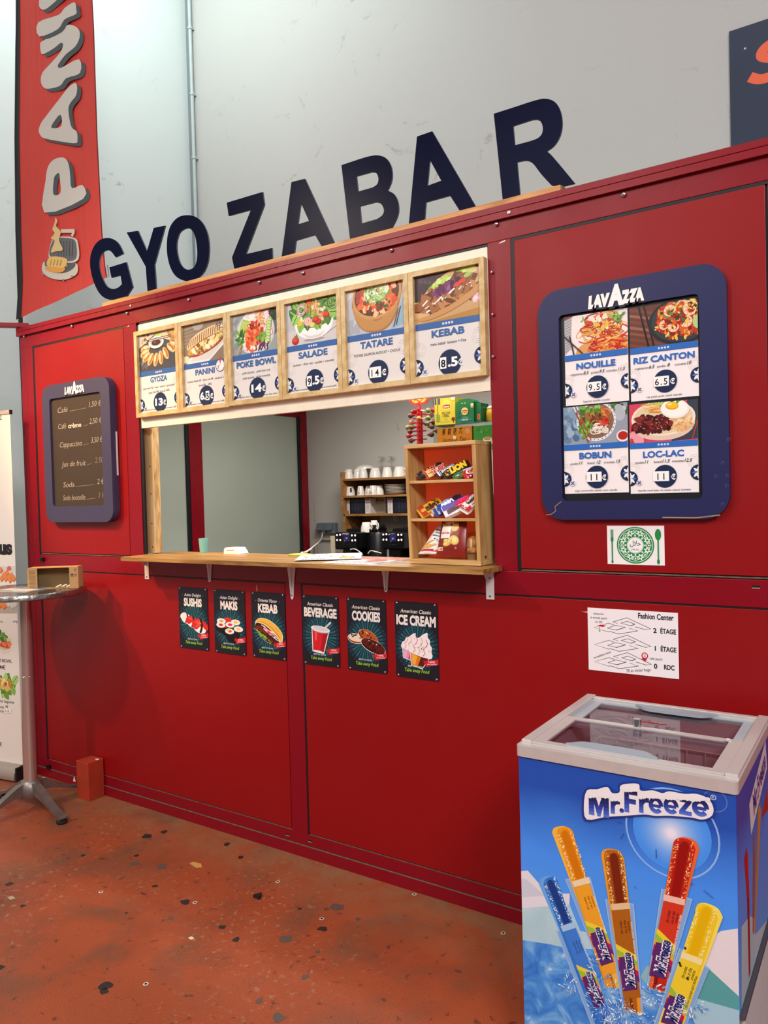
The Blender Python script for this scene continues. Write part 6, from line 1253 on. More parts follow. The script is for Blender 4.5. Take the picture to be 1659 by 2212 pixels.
for k in range(30): t = k / 29; cxy = fz_(1450, 1800); A.ell(cxy[0], cxy[1], .17 * (1 - t * .9), .17 * (1 - t * .9), '%02x%02x%02x' % (int(72 + 170 * t ** 1.7), int(151 + 85 * t ** 1.7), int(250 - 2 * t)), n=30)
A.ring(cxy[0], cxy[1], .205, .006, '7db0f2', 40); A.ring(cxy[0], cxy[1], .20, .003, 'a8ccf8', 40)
ring_c = fz_(1545, 1730); A.ring(ring_c[0], ring_c[1], .05, .005, '5a78c8', 24)
# icebergs and water
Np([(60, 365), (118, 357), (190, 440), (270, 510), (388, 505), (386, 580), (60, 600)], 'e6e2ea'); Np([(60, 600), (386, 575), (455, 745), (560, 765), (600, 860), (60, 860)], '', ice); Np([(60, 400), (118, 420), (230, 520), (60, 530)], 'd0d4e0')
Np([(1280, 790), (1360, 745), (1495, 725), (1500, 1250), (1180, 1000)], 'ece2e6'); Np([(1250, 960), (1500, 1190), (1500, 1270), (1140, 1160)], '58a6a8'); Np([(840, 1040), (880, 970), (1080, 960), (1130, 1090), (900, 1110)], '8fc0c8'); Np([(1140, 1160), (1500, 1262), (1500, 1360), (1100, 1360)], 'a8cfe0')
Np([(60, 800), (260, 830), (430, 870), (560, 900), (700, 1080), (860, 1120), (1000, 1060), (1120, 1180), (1200, 1360), (60, 1360)], '', wat); Np([(60, 1360), (1500, 1360), (1500, 1800), (60, 1800)], '', wat)
def stick(top, bl, br, cols, sleeve, tear, txt, lab):
    body = smooth_loop(list(top), 3, closed=False) + [br, bl]
    if sleeve: Np(sleeve, '9cc2ec'); Np([(u + (8 if i in (0, 3) else -8), v + 6) for i, (u, v) in enumerate(sleeve)], '84b0e6')
    Np(body, cols[1]); cxm = sum(p[0] for p in body) / len(body); Np([(cxm + (u - cxm) * .84 + (bl[0] + br[0] - 2 * cxm) * 0.02, v + (6 if v < br[1] - 60 else -3)) for u, v in body], cols[0])
    n = len(top); L0, R0 = top[0], top[-1]
    T0 = ((L0[0] + R0[0]) / 2, min(p[1] for p in top)); B0 = ((bl[0] + br[0]) / 2, (bl[1] + br[1]) / 2); wt = abs(R0[0] - L0[0])
    dx, dy = B0[0] - T0[0], B0[1] - T0[1]; Ls = math.hypot(dx, dy); dx, dy = dx / Ls, dy / Ls; px, py = dy, -dx      # px,py: to the left of travel -> right side of stick
    P_ = lambda s, t: (T0[0] + dx * s + px * t, T0[1] + dy * s + py * t)
    tt = tear
    mixh = lambda a_, b_: ''.join('%02x' % ((int(a_[i:i + 2], 16) + int(b_[i:i + 2], 16)) // 2) for i in (0, 2, 4))
    for wl, cc_ in ((.30, mixh(cols[0], mixh(cols[0], cols[2]))), (.24, mixh(cols[0], cols[2])), (.17, cols[2])): Np([P_(tt, -wl * wt * .8), P_(60, -wl * wt), P_(34, -wl * wt * .6), P_(26, 0), P_(34, wl * wt * .6), P_(60, wl * wt), P_(tt, wl * wt * 1.1)], cc_)
    for s_ in (-1, 1):
        for k in range(70):
            s = R.uniform(25, tt); t = s_ * wt * (.30 + R.uniform(-.07, .08)); r = R.uniform(.0012, .0034); c = N_([P_(s, t)])[0]; A.faces([[(c[0] - r, c[1] - r * .6), (c[0] + r * .8, c[1] - r), (c[0] + r, c[1] + r * 1.4), (c[0] - r * .4, c[1] + r)]], R.choice([cols[3], cols[3], cols[1], 'fdf0d0']))
    Np([P_(tt, -.40 * wt), P_(tt + 6, .42 * wt), P_(tt + 46, .44 * wt), P_(tt + 40, -.38 * wt)], cols[4])
    Np([P_(tt + 45, -.36 * wt), P_(tt + 45, .38 * wt), P_(Ls - 90, .38 * wt), P_(Ls - 90, -.36 * wt)], cols[5])
    # label: slanted rainbow bands with the brand name along the stick
    m0 = tt + (Ls - tt) * .36; m1 = min(Ls - 60, m0 + 330)
    for i, c in enumerate(('f2d838', '9cc83c', 'f0b030', 'c8203c', '6a2a78')): k = i * 34; Np([P_(m0 + k, -.40 * wt), P_(m0 + k + 40, -.40 * wt), P_(m0 + k + 130, .42 * wt), P_(m0 + k + 92, .42 * wt)], c)
    Np([P_(m0 + 90, -.34 * wt), P_(m0 + 90, .30 * wt), P_(m1 - 20, .30 * wt), P_(m1 - 20, -.34 * wt)], '5a2a70')
    a_, b_ = N_([P_(m1 - 40, .02 * wt)])[0], N_([P_(m0 + 60, .02 * wt)])[0]; ang = math.atan2(b_[1] - a_[1], b_[0] - a_[0]); Lt = math.hypot(b_[0] - a_[0], b_[1] - a_[1]); cen = ((a_[0] + b_[0]) / 2, (a_[1] + b_[1]) / 2); hh = wt / 2.968 / 880.0 * .62
    cc, ss = cos(ang), sin(ang); low = (cen[0] + ss * hh * .5, cen[1] - cc * hh * .5)
    for col, bo in (('f8f4f4', .12), ('28327c', .03)): A.text('Mr.Freeze', low[0], low[1], hh, col, w=Lt * .96, bold=bo, rot=ang)
    for s, t, h_, w_, tx, cl_ in ((tt + (m0 - tt) * .62, -.02, hh * .34, .06, 'the coolest', txt), (tt + (m0 - tt) * .62, .16, hh * .34, .06, 'ice in the', txt), (tt + (m0 - tt) * .62, .30, hh * .30, .05, 'universe.', txt)):
        c = N_([P_(s, t * wt)])[0]; A.text(tx, c[0], c[1], h_, cl_, w=w_, rot=ang, bold=.02, shear=.2)
    c = N_([P_((tt + m0) / 2 + 130, .42 * wt)])[0]; A.text(lab, c[0], c[1], hh * .20, cols[6], w=Lt * 1.1, rot=ang, bold=.03)
    c = N_([P_(Ls - 45, .0)])[0]; A.text('CLASSIC', c[0], c[1], hh * .34, txt, w=.07, rot=ang, bold=.03)
stick([(190, 445), (200, 412), (228, 396), (262, 392), (288, 405), (302, 430)], (600, 1380), (690, 1380), ('2c7ad4', '6aaaf0', '0e3c86', 'd8ecff', 'a8cdf2', '3d80dc', 'dfeaf8'), [(300, 745), (430, 715), (690, 1360), (530, 1360)], 330, '1e3c86', 'RASPBERRY FLAVOUR  GOUT FRAMBOISE')
stick([(275, 115), (284, 88), (312, 75), (352, 73), (390, 88), (408, 122)], (650, 1105), (716, 1108), ('f09a20', 'f8bc48', 'd87808', 'fff0b0', 'f0dcb8', 'f4a62a', 'fff0d0'), [(358, 412), (520, 398), (722, 1112), (636, 1118)], 355, '8a4a10', 'ORANGE FLAVOUR  GOUT ORANGE')
stick([(590, 255), (600, 228), (628, 217), (668, 219), (712, 235), (738, 285)], (750, 1255), (850, 1275), ('b8641c', 'f0a028', '7a240e', 'ffd878', 'e8c89c', 'b06418', 'fbe4c0'), [(614, 540), (800, 570), (862, 1280), (730, 1262)], 350, '5a2408', 'COLA FLAVOUR  GOUT COLA')
stick([(1050, 195), (1060, 163), (1090, 145), (1132, 143), (1190, 163), (1221, 215)], (895, 1105), (985, 1135), ('c8281c', 'ee6a30', '9a0e0c', 'ffb860', 'f4c4b0', 'd83a24', 'fbdccc'), [(976, 470), (1176, 540), (1000, 1140), (880, 1108)], 385, '5e0e0c', 'STRAWBERRY FLAVOUR  GOUT FRAISE')
stick([(1195, 620), (1203, 580), (1230, 563), (1272, 566), (1340, 598), (1371, 655)], (930, 1420), (1080, 1420), ('f6d020', 'fbe460', 'eab808', 'fff6b8', 'f8e8a8', 'f6d634', '6a5a20'), [(1090, 850), (1285, 980), (1110, 1420), (900, 1420)], 350, '5a4a10', 'TROPICAL FLAVOUR  GOUT TROPICAL')
# splashes
for cx_, cy_, rx_, ry_, n_ in ((620, 1180, 130, 160, 130), (380, 1080, 70, 70, 50), (930, 1150, 90, 80, 70), (1180, 1230, 90, 60, 50), (760, 1300, 190, 50, 90), (540, 960, 40, 90, 30), (700, 1250, 120, 70, 60)):
    for k in range(n_):
        t = R.uniform(0, 2 * pi); s = math.sqrt(R.random()); c = N_([(cx_ + rx_ * s * cos(t), cy_ + ry_ * s * sin(t))])[0]; r = R.uniform(.0010, .0034); an = pi - t + R.uniform(-.6, .6); A.ell(c[0], c[1], r * R.uniform(1, 5), r, R.choice(['e8f4fc', 'b8daf4', '8abcee', 'f8fcff', '5a9ae0', '74b0ea']), rot=an, n=7)
# scuffs
for u, v, du, dv in ((720, 150, 18, -34), (945, 215, 4, 60), (810, 455, 6, 14), (700, 40, 24, 10), (1170, 430, 10, 20), (1250, 480, 60, 50)): A.line(N_([(u, v), (u + du * .5, v + dv * .45), (u + du, v + dv)]), .003, '2c4a98')
for u, v in ((1130, 850), (1100, 960), (1145, 1045), (1095, 945)): c = N_([(u, v)])[0]; A.ell(c[0], c[1], .005, .007, '2a2a2c', rot=.4, n=7)
# brand name: white bubble outline, navy letters capped with snow
L_ = lambda P: [fz_(1150 + u / 4.046, 1640 + v / 4.046) for u, v in P]
def band(c, grow): A.poly(smooth_loop(L_([(480 - grow, 270 - grow), (570, 258 - grow), (660, 238 - grow), (700 + grow, 290 - grow), (765, 285 - grow), (775 - grow, 225 - grow), (860, 208 - grow), (935, 215 - grow), (950 + grow, 270 - grow), (1060, 268 - grow), (1140, 292 - grow), (1200, 275 - grow), (1330, 298 - grow), (1440, 298 - grow), (1540 + grow, 340 - grow), (1585 + grow, 420), (1570 + grow, 490 + grow), (1490, 522 + grow), (1400, 505 + grow), (1290, 495 + grow), (1180, 488 + grow), (1080, 490 + grow), (980, 478 + grow), (800, 490 + grow), (640, 500 + grow), (480 - grow, 522 + grow), (455 - grow, 400)]), 3), c)
band('1c3a92', 14); band('f2ecee', 0)
word = (('M', 500, 675, 320, 494), ('r', 690, 772, 345, 474), ('.', 766, 806, 424, 464), ('F', 810, 925, 262, 464), ('r', 938, 1025, 325, 468), ('e', 1022, 1148, 325, 470), ('e', 1152, 1282, 332, 474), ('z', 1288, 1396, 340, 482), ('e', 1400, 1548, 345, 494))
for k in range(6):
    c = ('1a2258', '1e2a68', '26388a', '3148a4', '3f5cc0', '4f74d4')[k]
    for ch, u0, u1, v0, v1 in word:
        a_, b_, c2 = L_([((u0 + u1) / 2, v1)])[0], L_([((u0 + u1) / 2, v0)])[0], L_([(u0, v1)])[0]; d2 = L_([(u1, v1)])[0]; hfull = b_[1] - a_[1]
        wb = d2[0] - c2[0]; bx = lambda P: [(c2[0] + wb * x, a_[1] + hfull * y) for x, y in P]; sw = .30 * wb if ch != 'F' else .27 * wb
        A.clip = (0, a_[1] + hfull * (1 - (k + 1) / 6) - (.02 if k == 5 else 0), 1, a_[1] + hfull * (1 - k / 6) + (.02 if k == 0 else 0))
        if ch == 'M': A.poly(bx(((0, 0), (0, 1), (.34, 1), (.5, .5), (.66, 1), (1, 1), (1, 0), (.73, 0), (.73, .58), (.57, 0), (.43, 0), (.27, .58), (.27, 0))), c)
        elif ch == 'F': A.poly(bx(((0, 0), (0, 1), (1, 1), (1, .78), (.36, .78), (.36, .60), (.88, .60), (.88, .39), (.36, .39), (.36, 0))), c)
        elif ch == 'r': A.poly(bx(((0, 0), (0, 1), (.40, 1), (.40, .82), (.6, .98), (1, 1), (1, .70), (.66, .68), (.44, .52), (.44, 0))), c)
        elif ch == 'z': A.poly(bx(((0, 0), (0, .22), (.52, .76), (.05, .76), (.05, 1), (1, 1), (1, .79), (.47, .25), (1, .25), (1, 0))), c)
        elif ch == '.': A.ell(c2[0] + wb / 2, a_[1] + hfull / 2, wb / 2, wb / 2, c)
        else: A.line(bx([(.18, .46), (.5, .46), (.84, .46)]), .20 * wb, c); A.line(bx([(.5 + .36 * cos(t), .5 + .37 * sin(t)) for t in [-.05 + (2 * pi - .62) * q_ / 22 for q_ in range(23)]]), .29 * wb, c)
A.clip = (0, 0, 1, aF)
for ch, u0, u1, v0, v1 in word:
    if ch == '.': continue
    n = max(3, int((u1 - u0) / 22))
    for k in range(n):
        u = u0 - 4 + (u1 - u0 + 8) * (k + .5) / n; c = L_([(u, v0 + 6)])[0]; dl = R.uniform(.006, .013); A.ell(c[0], c[1] + .004, .010, dl, 'f2ecee', n=12)
c = L_([(1585, 328)])[0]; A.ring(c[0], c[1], .012, .003, 'd8dcf0', 14); A.text('R', c[0], c[1] - .005, .011, 'd8dcf0')
q.build('front_print', FZ)
# right side print
q = MB(); SX = X1; sz0 = .365; q.wbox(SX, SX + .0008, Y0, Y1, sz0, bz1, sky); wS = Y1 - Y0; As = Art(q, Fr((SX + .0008, Y0, sz0), (0, 1, 0), (0, 0, 1), (1, 0, 0)), wS, (bz1 - sz0) / wS, rough=.3)
def fs_(u, v): h = hit(1560 + u / 3.394, 1560 + v / 3.394, 0, SX + .0008); return ((h.y - Y0) / wS, (h.z - sz0) / wS)
SP = lambda P, c: As.poly([fs_(u, v) for u, v in P], c)
SP([(140, 1500), (200, 1420), (240, 1440), (240, 1990), (140, 2150)], 'b8d4e0'); SP([(240, 1560), (336, 1440), (336, 1640), (240, 1800)], 'c8d8e4')
p0_, p1_ = fs_(212, 690), fs_(322, 235); As.line([p0_, p1_], .125, 'ece4e4'); As.line([(p0_[0] - .03, p0_[1] - .005), p1_], .16, 'ece4e4'); g_ = math.atan2(p1_[1] - p0_[1], p1_[0] - p0_[0]); As.text('Mr.Freeze', (p0_[0] * .45 + p1_[0] * .55), (p0_[1] * .45 + p1_[1] * .55) - .045, .10, '26358c', w=math.hypot(p1_[0] - p0_[0], p1_[1] - p0_[1]) * .8, bold=.04, rot=g_)
SP([(160, 1000), (178, 920), (186, 960), (198, 1260), (196, 1640), (182, 1300)], 'c8281c'); SP([(182, 1290), (198, 1280), (206, 1830), (194, 1880)], 'a0241c'); SP([(228, 820), (234, 800), (242, 1000), (230, 1560), (222, 1540)], 'b85a24'); SP([(262, 640), (272, 600), (284, 640), (262, 1120), (240, 1540), (232, 1540), (252, 1000)], 'd89038'); SP([(290, 700), (330, 480), (336, 640), (300, 690)], 'c83a24'); SP([(196, 1930), (228, 1880), (200, 2080), (180, 2120)], 'd8a030')
q.build('side_print', FZ)
q = MB(); GRW = mat('grille_white', 'c8c4c4', .5)
q.wbox(SX, SX + .002, Y0 + .004, Y1, .03, sz0 - .004, mat('grille_shadow', '77747a', .7))
k = 0
while Y0 + .012 + .0125 * k < Y1 - .01: yy = Y0 + .012 + .0125 * k; q.wbox(SX + .002, SX + .011, yy, yy + .0065, .04, sz0 - .008, GRW); k += 1
q.wbox(SX, SX + .012, Y0 + .002, Y1, sz0 - .012, sz0 - .002, mat('grille_rim', '4a4a52', .5)); q.build('side_grille', FZ)
# lid frame
q = MB(); r0 = .032
q.prism([rrect(fx0, fy0, fx1, fy1, .012, 4), [(fx0 + r0, fy0 + r0), (fx1 - r0, fy0 + r0), (fx1 - r0, fy1 - r0), (fx0 + r0, fy1 - r0)]], WORLD, bz1 - .002, fz - .004, ALU); q.build('lid_frame', FZ, bevel=.004, seg=3)
q = MB()
for x0, x1 in ((fx0 + .004, fx0 + r0), (fx1 - r0, fx1 - .004)): q.wbox(x0, x1, fy0 + .03, fy1 - .004, fz - .0045, fz + .004, ALU)
q.wbox(fx0 + r0, fx1 - r0, fy1 - r0, fy1 - .012, fz - .0045, fz + .002, ALU)
q.build('slide_rail', FZ, bevel=.0015)
PANE = clear('lid_glass', 'e2d8dc', 6.0, .03)
def lid(y0, y1, z, name):
    q = MB(); xa, xb, f = fx0 + .030, fx1 - .030, .034
    q.prism([[(xa, y0), (xb, y0), (xb, y1), (xa, y1)], [(xa + f, y0 + f * .7), (xb - f, y0 + f * .7), (xb - f, y1 - f * .55), (xa + f, y1 - f * .55)]], WORLD, z - .008, z, GRYP if name else ALU)
    o = q.build('sliding_lid', FZ, bevel=.001); g = MB(); g.wbox(xa + f - .004, xb - f + .004, y0 + f * .7 - .004, y1 - f * .55 + .004, z - .005, z - .003, PANE); g.build('glass', o)
    return o
lf = lid(fy0 + .034, fy0 + .300, fz + .001, 0); lb = lid(fy0 + .262, fy1 - .026, fz - .009, 1)
HND = mat('handle_grey', '9aa2ac', .4)
def handle(par, xc, y, z, s):
    q = MB(); q.prism([smooth_loop([(-.115, 0), (-.06, 0), (0, 0), (.06, 0), (.115, 0), (.104, .012 * s), (.085, .030 * s), (.06, .036 * s), (0, .037 * s), (-.06, .036 * s), (-.085, .030 * s), (-.104, .012 * s)], 3)], Fr((xc, y, z), (1, 0, 0), (0, 1, 0), (0, 0, 1)), 0, .008, HND); q.build('handle', par, bevel=.002)
handle(lf, -.60, fy0 + .050, fz - .002, 1); handle(lb, -.55, fy1 - .036, fz - .009, -1)
q = MB(); q.cyl((-.600, fy0 + .295, fz + .001), (-.600, fy0 + .295, fz + .022), .011, STEEL, 16); q.build('lock', lf, smooth=40)
for k in (-1, 1):
    q = MB(); P = [(-.592, fy0 + .295, fz + .014), (-.575 - .01 * k, fy0 + .31, fz + .012), (-.555 - .01 * k, fy0 + .33, fz + .004), (-.545 - .012 * k, fy0 + .345, fz + .002)]; q.tube(P, .0012, ink('b02824'), 5); q.build('key_string', lf)
q = MB(); q.lathe([(.011, 0), (.011, .002), (.006, .003), (.005, .001), (0, .001)], Fr((-.365, fy0 + .286, fz + .001), (1, 0, 0), (0, 1, 0), (0, 0, 1)), ALU, 16); q.build('plug', lf, smooth=50)
# wire baskets
WW = mat('basket_wire', 'e2d4ce', .4)
def basket(y0, y1, z0, z1, lab):
    q = MB(); xa, xb = X0 + th + .012, X1 - th - .012
    for z in (z1, (z0 + z1) / 2, z0): q.tube([(xa, y0, z), (xb, y0, z), (xb, y1, z), (xa, y1, z), (xa, y0, z)], .0028 if z == z1 else .002, WW, 6)
    for k in range(9):
        x = xa + (xb - xa) * k / 8
        for y in (y0, y1): q.tube([(x, y, z1), (x, y, z0)], .002, WW, 5)
        q.tube([(x, y0, z0), (x, y1, z0)], .002, WW, 5)
    for k in range(1, 5):
        y = y0 + (y1 - y0) * k / 5
        for x in (xa, xb): q.tube([(x, y, z1), (x, y, z0)], .002, WW, 5)
    for x, s in ((xa, 1), (xb, -1)): ym = (y0 + y1) / 2; q.tube([(x, ym - .05, z1), (x + s * .004, ym - .05, z1 + .03), (x + s * .02, ym - .04, z1 + .045), (x + s * .02, ym + .04, z1 + .045), (x + s * .004, ym + .05, z1 + .03), (x, ym + .05, z1)], .003, WW, 6)
    T_ = q.build('wire_basket', smooth=60, origin=((xa + xb) / 2, (y0 + y1) / 2, z0)); tag(T_, lab, 'basket', 'wire baskets in the freezer')
basket(Y0 + th + .012, Y0 + .265, .63, .79, 'white wire basket hanging under the front glass lid inside the freezer')
basket(Y0 + .285, Y1 - th - .012, .63, .79, 'white wire basket hanging under the rear glass lid inside the freezer')

# ================================================================== bistro table and what lies on it
tx, ty, tz = -3.688, -.318, 1.132
T = thing('bistro_table', 'tall round bistro table with a scuffed metal top and chrome column', 'table', (tx, ty, 0))
CHR = mat('column_chrome', 'd0c8c0', 0.14, 0.8, var=.05, vscale=30, stretch=(8, 8, 1)); CAST = mat('cast_aluminium', '8d8680', 0.42, 0.75, var=.15, vscale=20, bump=.15, bscale=50)
TOPM = mat('table_top', '6a625c', 0.22, 0.85, var=.25, vscale=9, bump=.05, bscale=25); RIMM = mat('hammered_rim', '9a9590', .25, .95, bump=.9, bscale=38, var=.2, vscale=40)
fr = Fr((tx, ty, 0), (1, 0, 0), (0, 1, 0), (0, 0, 1)); tr_ = .298
q = MB(); q.lathe([(0, tz - .004), (tr_ - .006, tz - .004), (tr_ - .002, tz)], fr, TOPM, 64); q.build('table_top', T, smooth=40)
q = MB(); q.lathe([(tr_ - .006, tz - .004), (tr_ - .001, tz), (tr_ + .002, tz - .004), (tr_ + .002, tz - .026), (tr_ - .006, tz - .030), (tr_ - .03, tz - .030)], fr, RIMM, 64); q.build('rim', T, smooth=50)
q = MB(); q.lathe([(0, tz - .012), (tr_ - .006, tz - .012), (tr_ - .006, tz - .024), (0, tz - .024)], fr, mat('table_underside', '3a3430', .8), 40); q.box(fr, -.10, .10, -.10, .10, tz - .036, tz - .024, CAST); q.build('underside', T)
q = MB(); q.lathe([(.0325, .155), (.0325, .69), (.0318, .691), (.0318, .694), (.0325, .695), (.0325, tz - .036)], fr, CHR, 32); q.build('column', T, smooth=30)
q = MB(); q.lathe([(.05, .075), (.058, .10), (.056, .135), (.044, .152), (.036, .160), (.034, .160)], fr, CAST, 24); q.build('hub', T, smooth=50)
ang0 = math.atan2(-.02, .34)
for k in range(4):
    a = ang0 + k * pi / 2; f = Fr((tx, ty, 0), (cos(a), sin(a), 0), (0, 0, 1), (sin(a), -cos(a), 0)); q = MB()
    up = [(.02, .150), (.07, .142), (.11, .122), (.17, .086), (.23, .056), (.275, .044), (.30, .038)]; lo = [(.305, .022), (.28, .020), (.265, .030), (.21, .048), (.14, .074), (.09, .088), (.02, .090)]
    lp = up + lo; q.prism([lp], f, -.019, .019, CAST); o = q.build('leg', T, bevel=.006, seg=3)
    q = MB(); q.lathe([(.022, .0), (.026, .004), (.026, .012), (.018, .016), (.010, .024)], Fr(f(.285, 0, 0), (1, 0, 0), (0, 1, 0), (0, 0, 1)), mat('rubber_foot', '1a1614', .7), 16); q.build('rubber_foot', o, smooth=40)
# torn cardboard box
bl_, br_ = hit(60, 1274, 2, tz + .001), hit(170, 1270, 2, tz + .001); be = (br_ - bl_); bw = be.length; be = be / bw; bd = V((-be.y, be.x, 0)); bh = hit(59, 1228, 1, bl_.y).z - tz
B_ = Fr(bl_, be, V((0, 0, 1)), V((be.y, -be.x, 0)))
T = thing('cardboard_box', 'torn open brown cardboard box lying on its side on the bistro table', 'box', tuple(bl_))
CB = mat('cardboard', 'b08a5c', 0.8, var=.08, vscale=12); CBT = mat('cardboard_top', 'c89a66', .8, var=.06, vscale=12); dpth = .085
q = MB(); q.box(B_, 0, bw, 0, .003, -dpth, 0, CB); q.box(B_, 0, .003, 0, bh, -dpth, 0, CB); q.box(B_, bw - .003, bw, 0, bh, -dpth, 0, CB); q.box(B_, 0, bw, 0, bh, -dpth, -dpth + .003, mat('cardboard_inside', '8a6f48', .8, var=.05, vscale=10)); q.build('shell', T)
q = MB(); q.box(B_, 0, bw, bh - .003, bh, -dpth, 0, CBT); q.build('top_flap', T)
q = MB(); lf_ = [(0, 0)] + [(bw * .19 + (.0025 if k % 2 else 0), bh * k / 16) for k in range(17)] + [(0, bh)]; q.prism([lf_], B_, 0, .0015, CB); q1 = q; q = MB()
rf_ = [(bw, bh)] + [(bw * .83 - (.003 if k % 2 else 0), bh * (1 - k / 16)) for k in range(17)] + [(bw, 0)]; q.prism([rf_], B_, 0, .0015, CB)
A = Art(q1, Fr(B_(0, 0, .0015), B_.x, B_.y, B_.z), bw, bh / bw, rough=.8)
for k in range(13): A.rect(.035, bh / bw * (.08 + .065 * k), .16, bh / bw * (.085 + .065 * k + .022), '806444')
q1.build('torn_front', T); A = Art(q, Fr(B_(0, 0, .0015), B_.x, B_.y, B_.z), bw, bh / bw, rough=.8)
for x, y in ((.92, .78), (.92, .55), (.855, .55)): A.rect(x, bh / bw * y, x + .05, bh / bw * (y + .13), '3a3a48' if x < .9 else '7a6450'); A.rect(x + .012, bh / bw * (y + .03), x + .038, bh / bw * (y + .06), 'a8845a')
q.build('torn_front', T)
q = MB()
for k in range(9): c = B_(bw * (.52 + .034 * k), .006 + .004 * (k % 3), -.02 - .003 * (k % 2)); q.poly([c, c + B_.x * .014 + B_.z * .004, c + B_.x * .012 + V((0, 0, .007)), c + V((0, 0, .005))], ink('d8ccb4', .7))
q.build('torn_edge', T)
# leaflets on the table
def lf3(A, a):
    A.rect(0, 0, 1, a, 'e8dcd0'); A.rect(.05, a * .5, 1, a * .95, '5a86b8'); A.poly([(.1, a * .55), (.9, a * .6), (1, a * .9), (.3, a * .8)], 'b0805a'); scat(A, .6, a * .7, .3, a * .15, 20, ['d8a070', '8a5a40', 'e8c8a8', 'c86a40'], .02, .05)
def tleaf(z, o, ang, w_, h_, lab, fn):
    q = MB(); f = Fr((o[0], o[1], z), (cos(ang), sin(ang), 0), (-sin(ang), cos(ang), 0)); q.box(f, 0, w_, 0, h_, 0, .0012, ink('ece2d4')); A = Art(q, f.sub(0, 0, .0012), w_, h_ / w_); fn(A, h_ / w_); tag(q.build('leaflet', origin=(o[0], o[1], z)), lab, 'leaflet', 'leaflets on the bistro table')
o1 = hit(2, 1280, 2, tz + .002); tleaf(tz + .0008, (o1.x - .09, o1.y + .01), .25, .21, .15, 'cream paper leaflet at the bottom of the pile on the bistro table', lambda A, a: A.rect(.1, a * .1, .5, a * .2, '8a8078'))
tleaf(tz + .0035, (o1.x - .10, o1.y + .035), .20, .21, .15, 'blue and brown picture leaflet on top of the pile beside the cardboard box', lf3)

# ================================================================== roll-up banner
an = radians(9.5); rb = hit(50, 1672, 2, .03); RX = V((cos(an), sin(an), 0)); rw = .85; ro = V((rb.x, rb.y + .0, 0)) - RX * rw
RF = Fr(ro, RX, V((0, 0, 1)), V((sin(an), -cos(an), 0)))
T = thing('roll_up_banner', 'white roll-up menu banner standing behind the bistro table at the kiosk left', 'banner', tuple(ro + RX * rw / 2))
rh = hit(39, 890, 1, rb.y).z
q = MB(); f2 = Fr(RF(0, 0, 0), RF.z, V((0, 0, 1)), RX * -1.0); 
q.prism([smooth_loop([(-.06, .004), (.05, .004), (.062, .03), (.045, .07), (.005, .085), (-.045, .07), (-.065, .03)], 3)], Fr(RF(0, 0, 0), RF.z, V((0, 0, 1)), RX), 0, rw, mat('base_silver', 'b8aca0', .35, .6)); q.build('base', T, smooth=40)
q = MB(); q.box(RF, rw, rw + .012, .0, .082, -.06, .055, mat('end_cap_black', '1c1a1c', .5)); q.build('end_cap', T, bevel=.004)
q = MB(); q.box(RF, -.005, rw + .004, rh - .004, rh + .018, -.012, .006, mat('banner_clip', 'cdb8a4', .4, .3)); q.box(RF, rw + .001, rw + .006, rh - .006, rh + .019, -.013, .007, ink('2a2630')); q.build('top_clip', T, bevel=.002)
q = MB(); q.cyl(RF(rw / 2, .08, -.02), RF(rw / 2, rh, -.02), .010, GRYP, 10); q.build('support_pole', T)
q = MB(); q.box(RF, 0, rw, .075, rh, -.0008, 0, ink('ece4da')); A = Art(q, RF, rw, rh / rw); A.clip = (0, .075 / rw, 1, rh / rw)
def rz(u, v):
    d = CF + CR * ((u - W / 2) / FPX) - CU * ((v - H / 2) / FPX); t = (RF.o - CAM).dot(RF.z) / d.dot(RF.z); p = CAM + d * t - RF.o; return (p.dot(RF.x) / rw, p.z / rw)
def rt(tx_, u, v, hpx, col, wpx, **k): c = rz(u, v); h = rz(u, v - hpx)[1] - c[1]; w_ = abs(rz(u + wpx, v)[0] - c[0]); A.text(tx_, c[0], c[1], h, col, w=w_, al='r', **k)
rt('us', 27, 1196, 27, '1c1a1c', 30, bold=.07); rt('2', 4, 907, 10, '4a3e4a', 6, bold=.0)
y1 = rz(20, 1223)[1]; y2 = rz(20, 1258)[1]; xr = rz(38, 1240)[0]
A.poly([(xr - .5, y2), (xr, y2 + .01), (xr - .004, y1), (xr - .5, y1 - .01)], 'd8d4ce')
for k, (u, v) in enumerate(((2, 1232), (4, 1250), (9, 1243), (13, 1250), (15, 1238), (20, 1246), (25, 1244), (30, 1250), (22, 1253))): c = rz(u, v); A.push(c[0], c[1], .018, .018, .7); A.rect(-1, -1, 1, 1, 'b8683a'); A.rect(-1, -.5, .8, 1, 'e88a4c'); A.pop()
c = rz(20, 1228); A.ell(c[0], c[1], .022, .016, 'd86a58')
A.poly([rz(-60, 1294), rz(36, 1298), rz(37, 1325), rz(-60, 1325)], 'b8b0a4')
for k, u in enumerate((2, 10, 20, 28, 34)): c = rz(u, 1306 + 3 * (k % 2)); A.push(c[0], c[1], .022, .022, .5); A.rect(-1, -1, 1, 1, 'c86a3a' if k < 2 else 'a8a49c'); A.rect(-1, -.4, 1, 1, 'e8803c' if k < 2 else 'd4d0c8'); A.pop()
rt('ze', 6, 1345, 5, '5a6a7a', 8); A.poly([rz(26, 1338), rz(39, 1338), rz(39, 1347), rz(26, 1347)], 'f6f2ec'); rt('17\u20ac', 38, 1346, 5, '3a3438', 10, bold=.03)
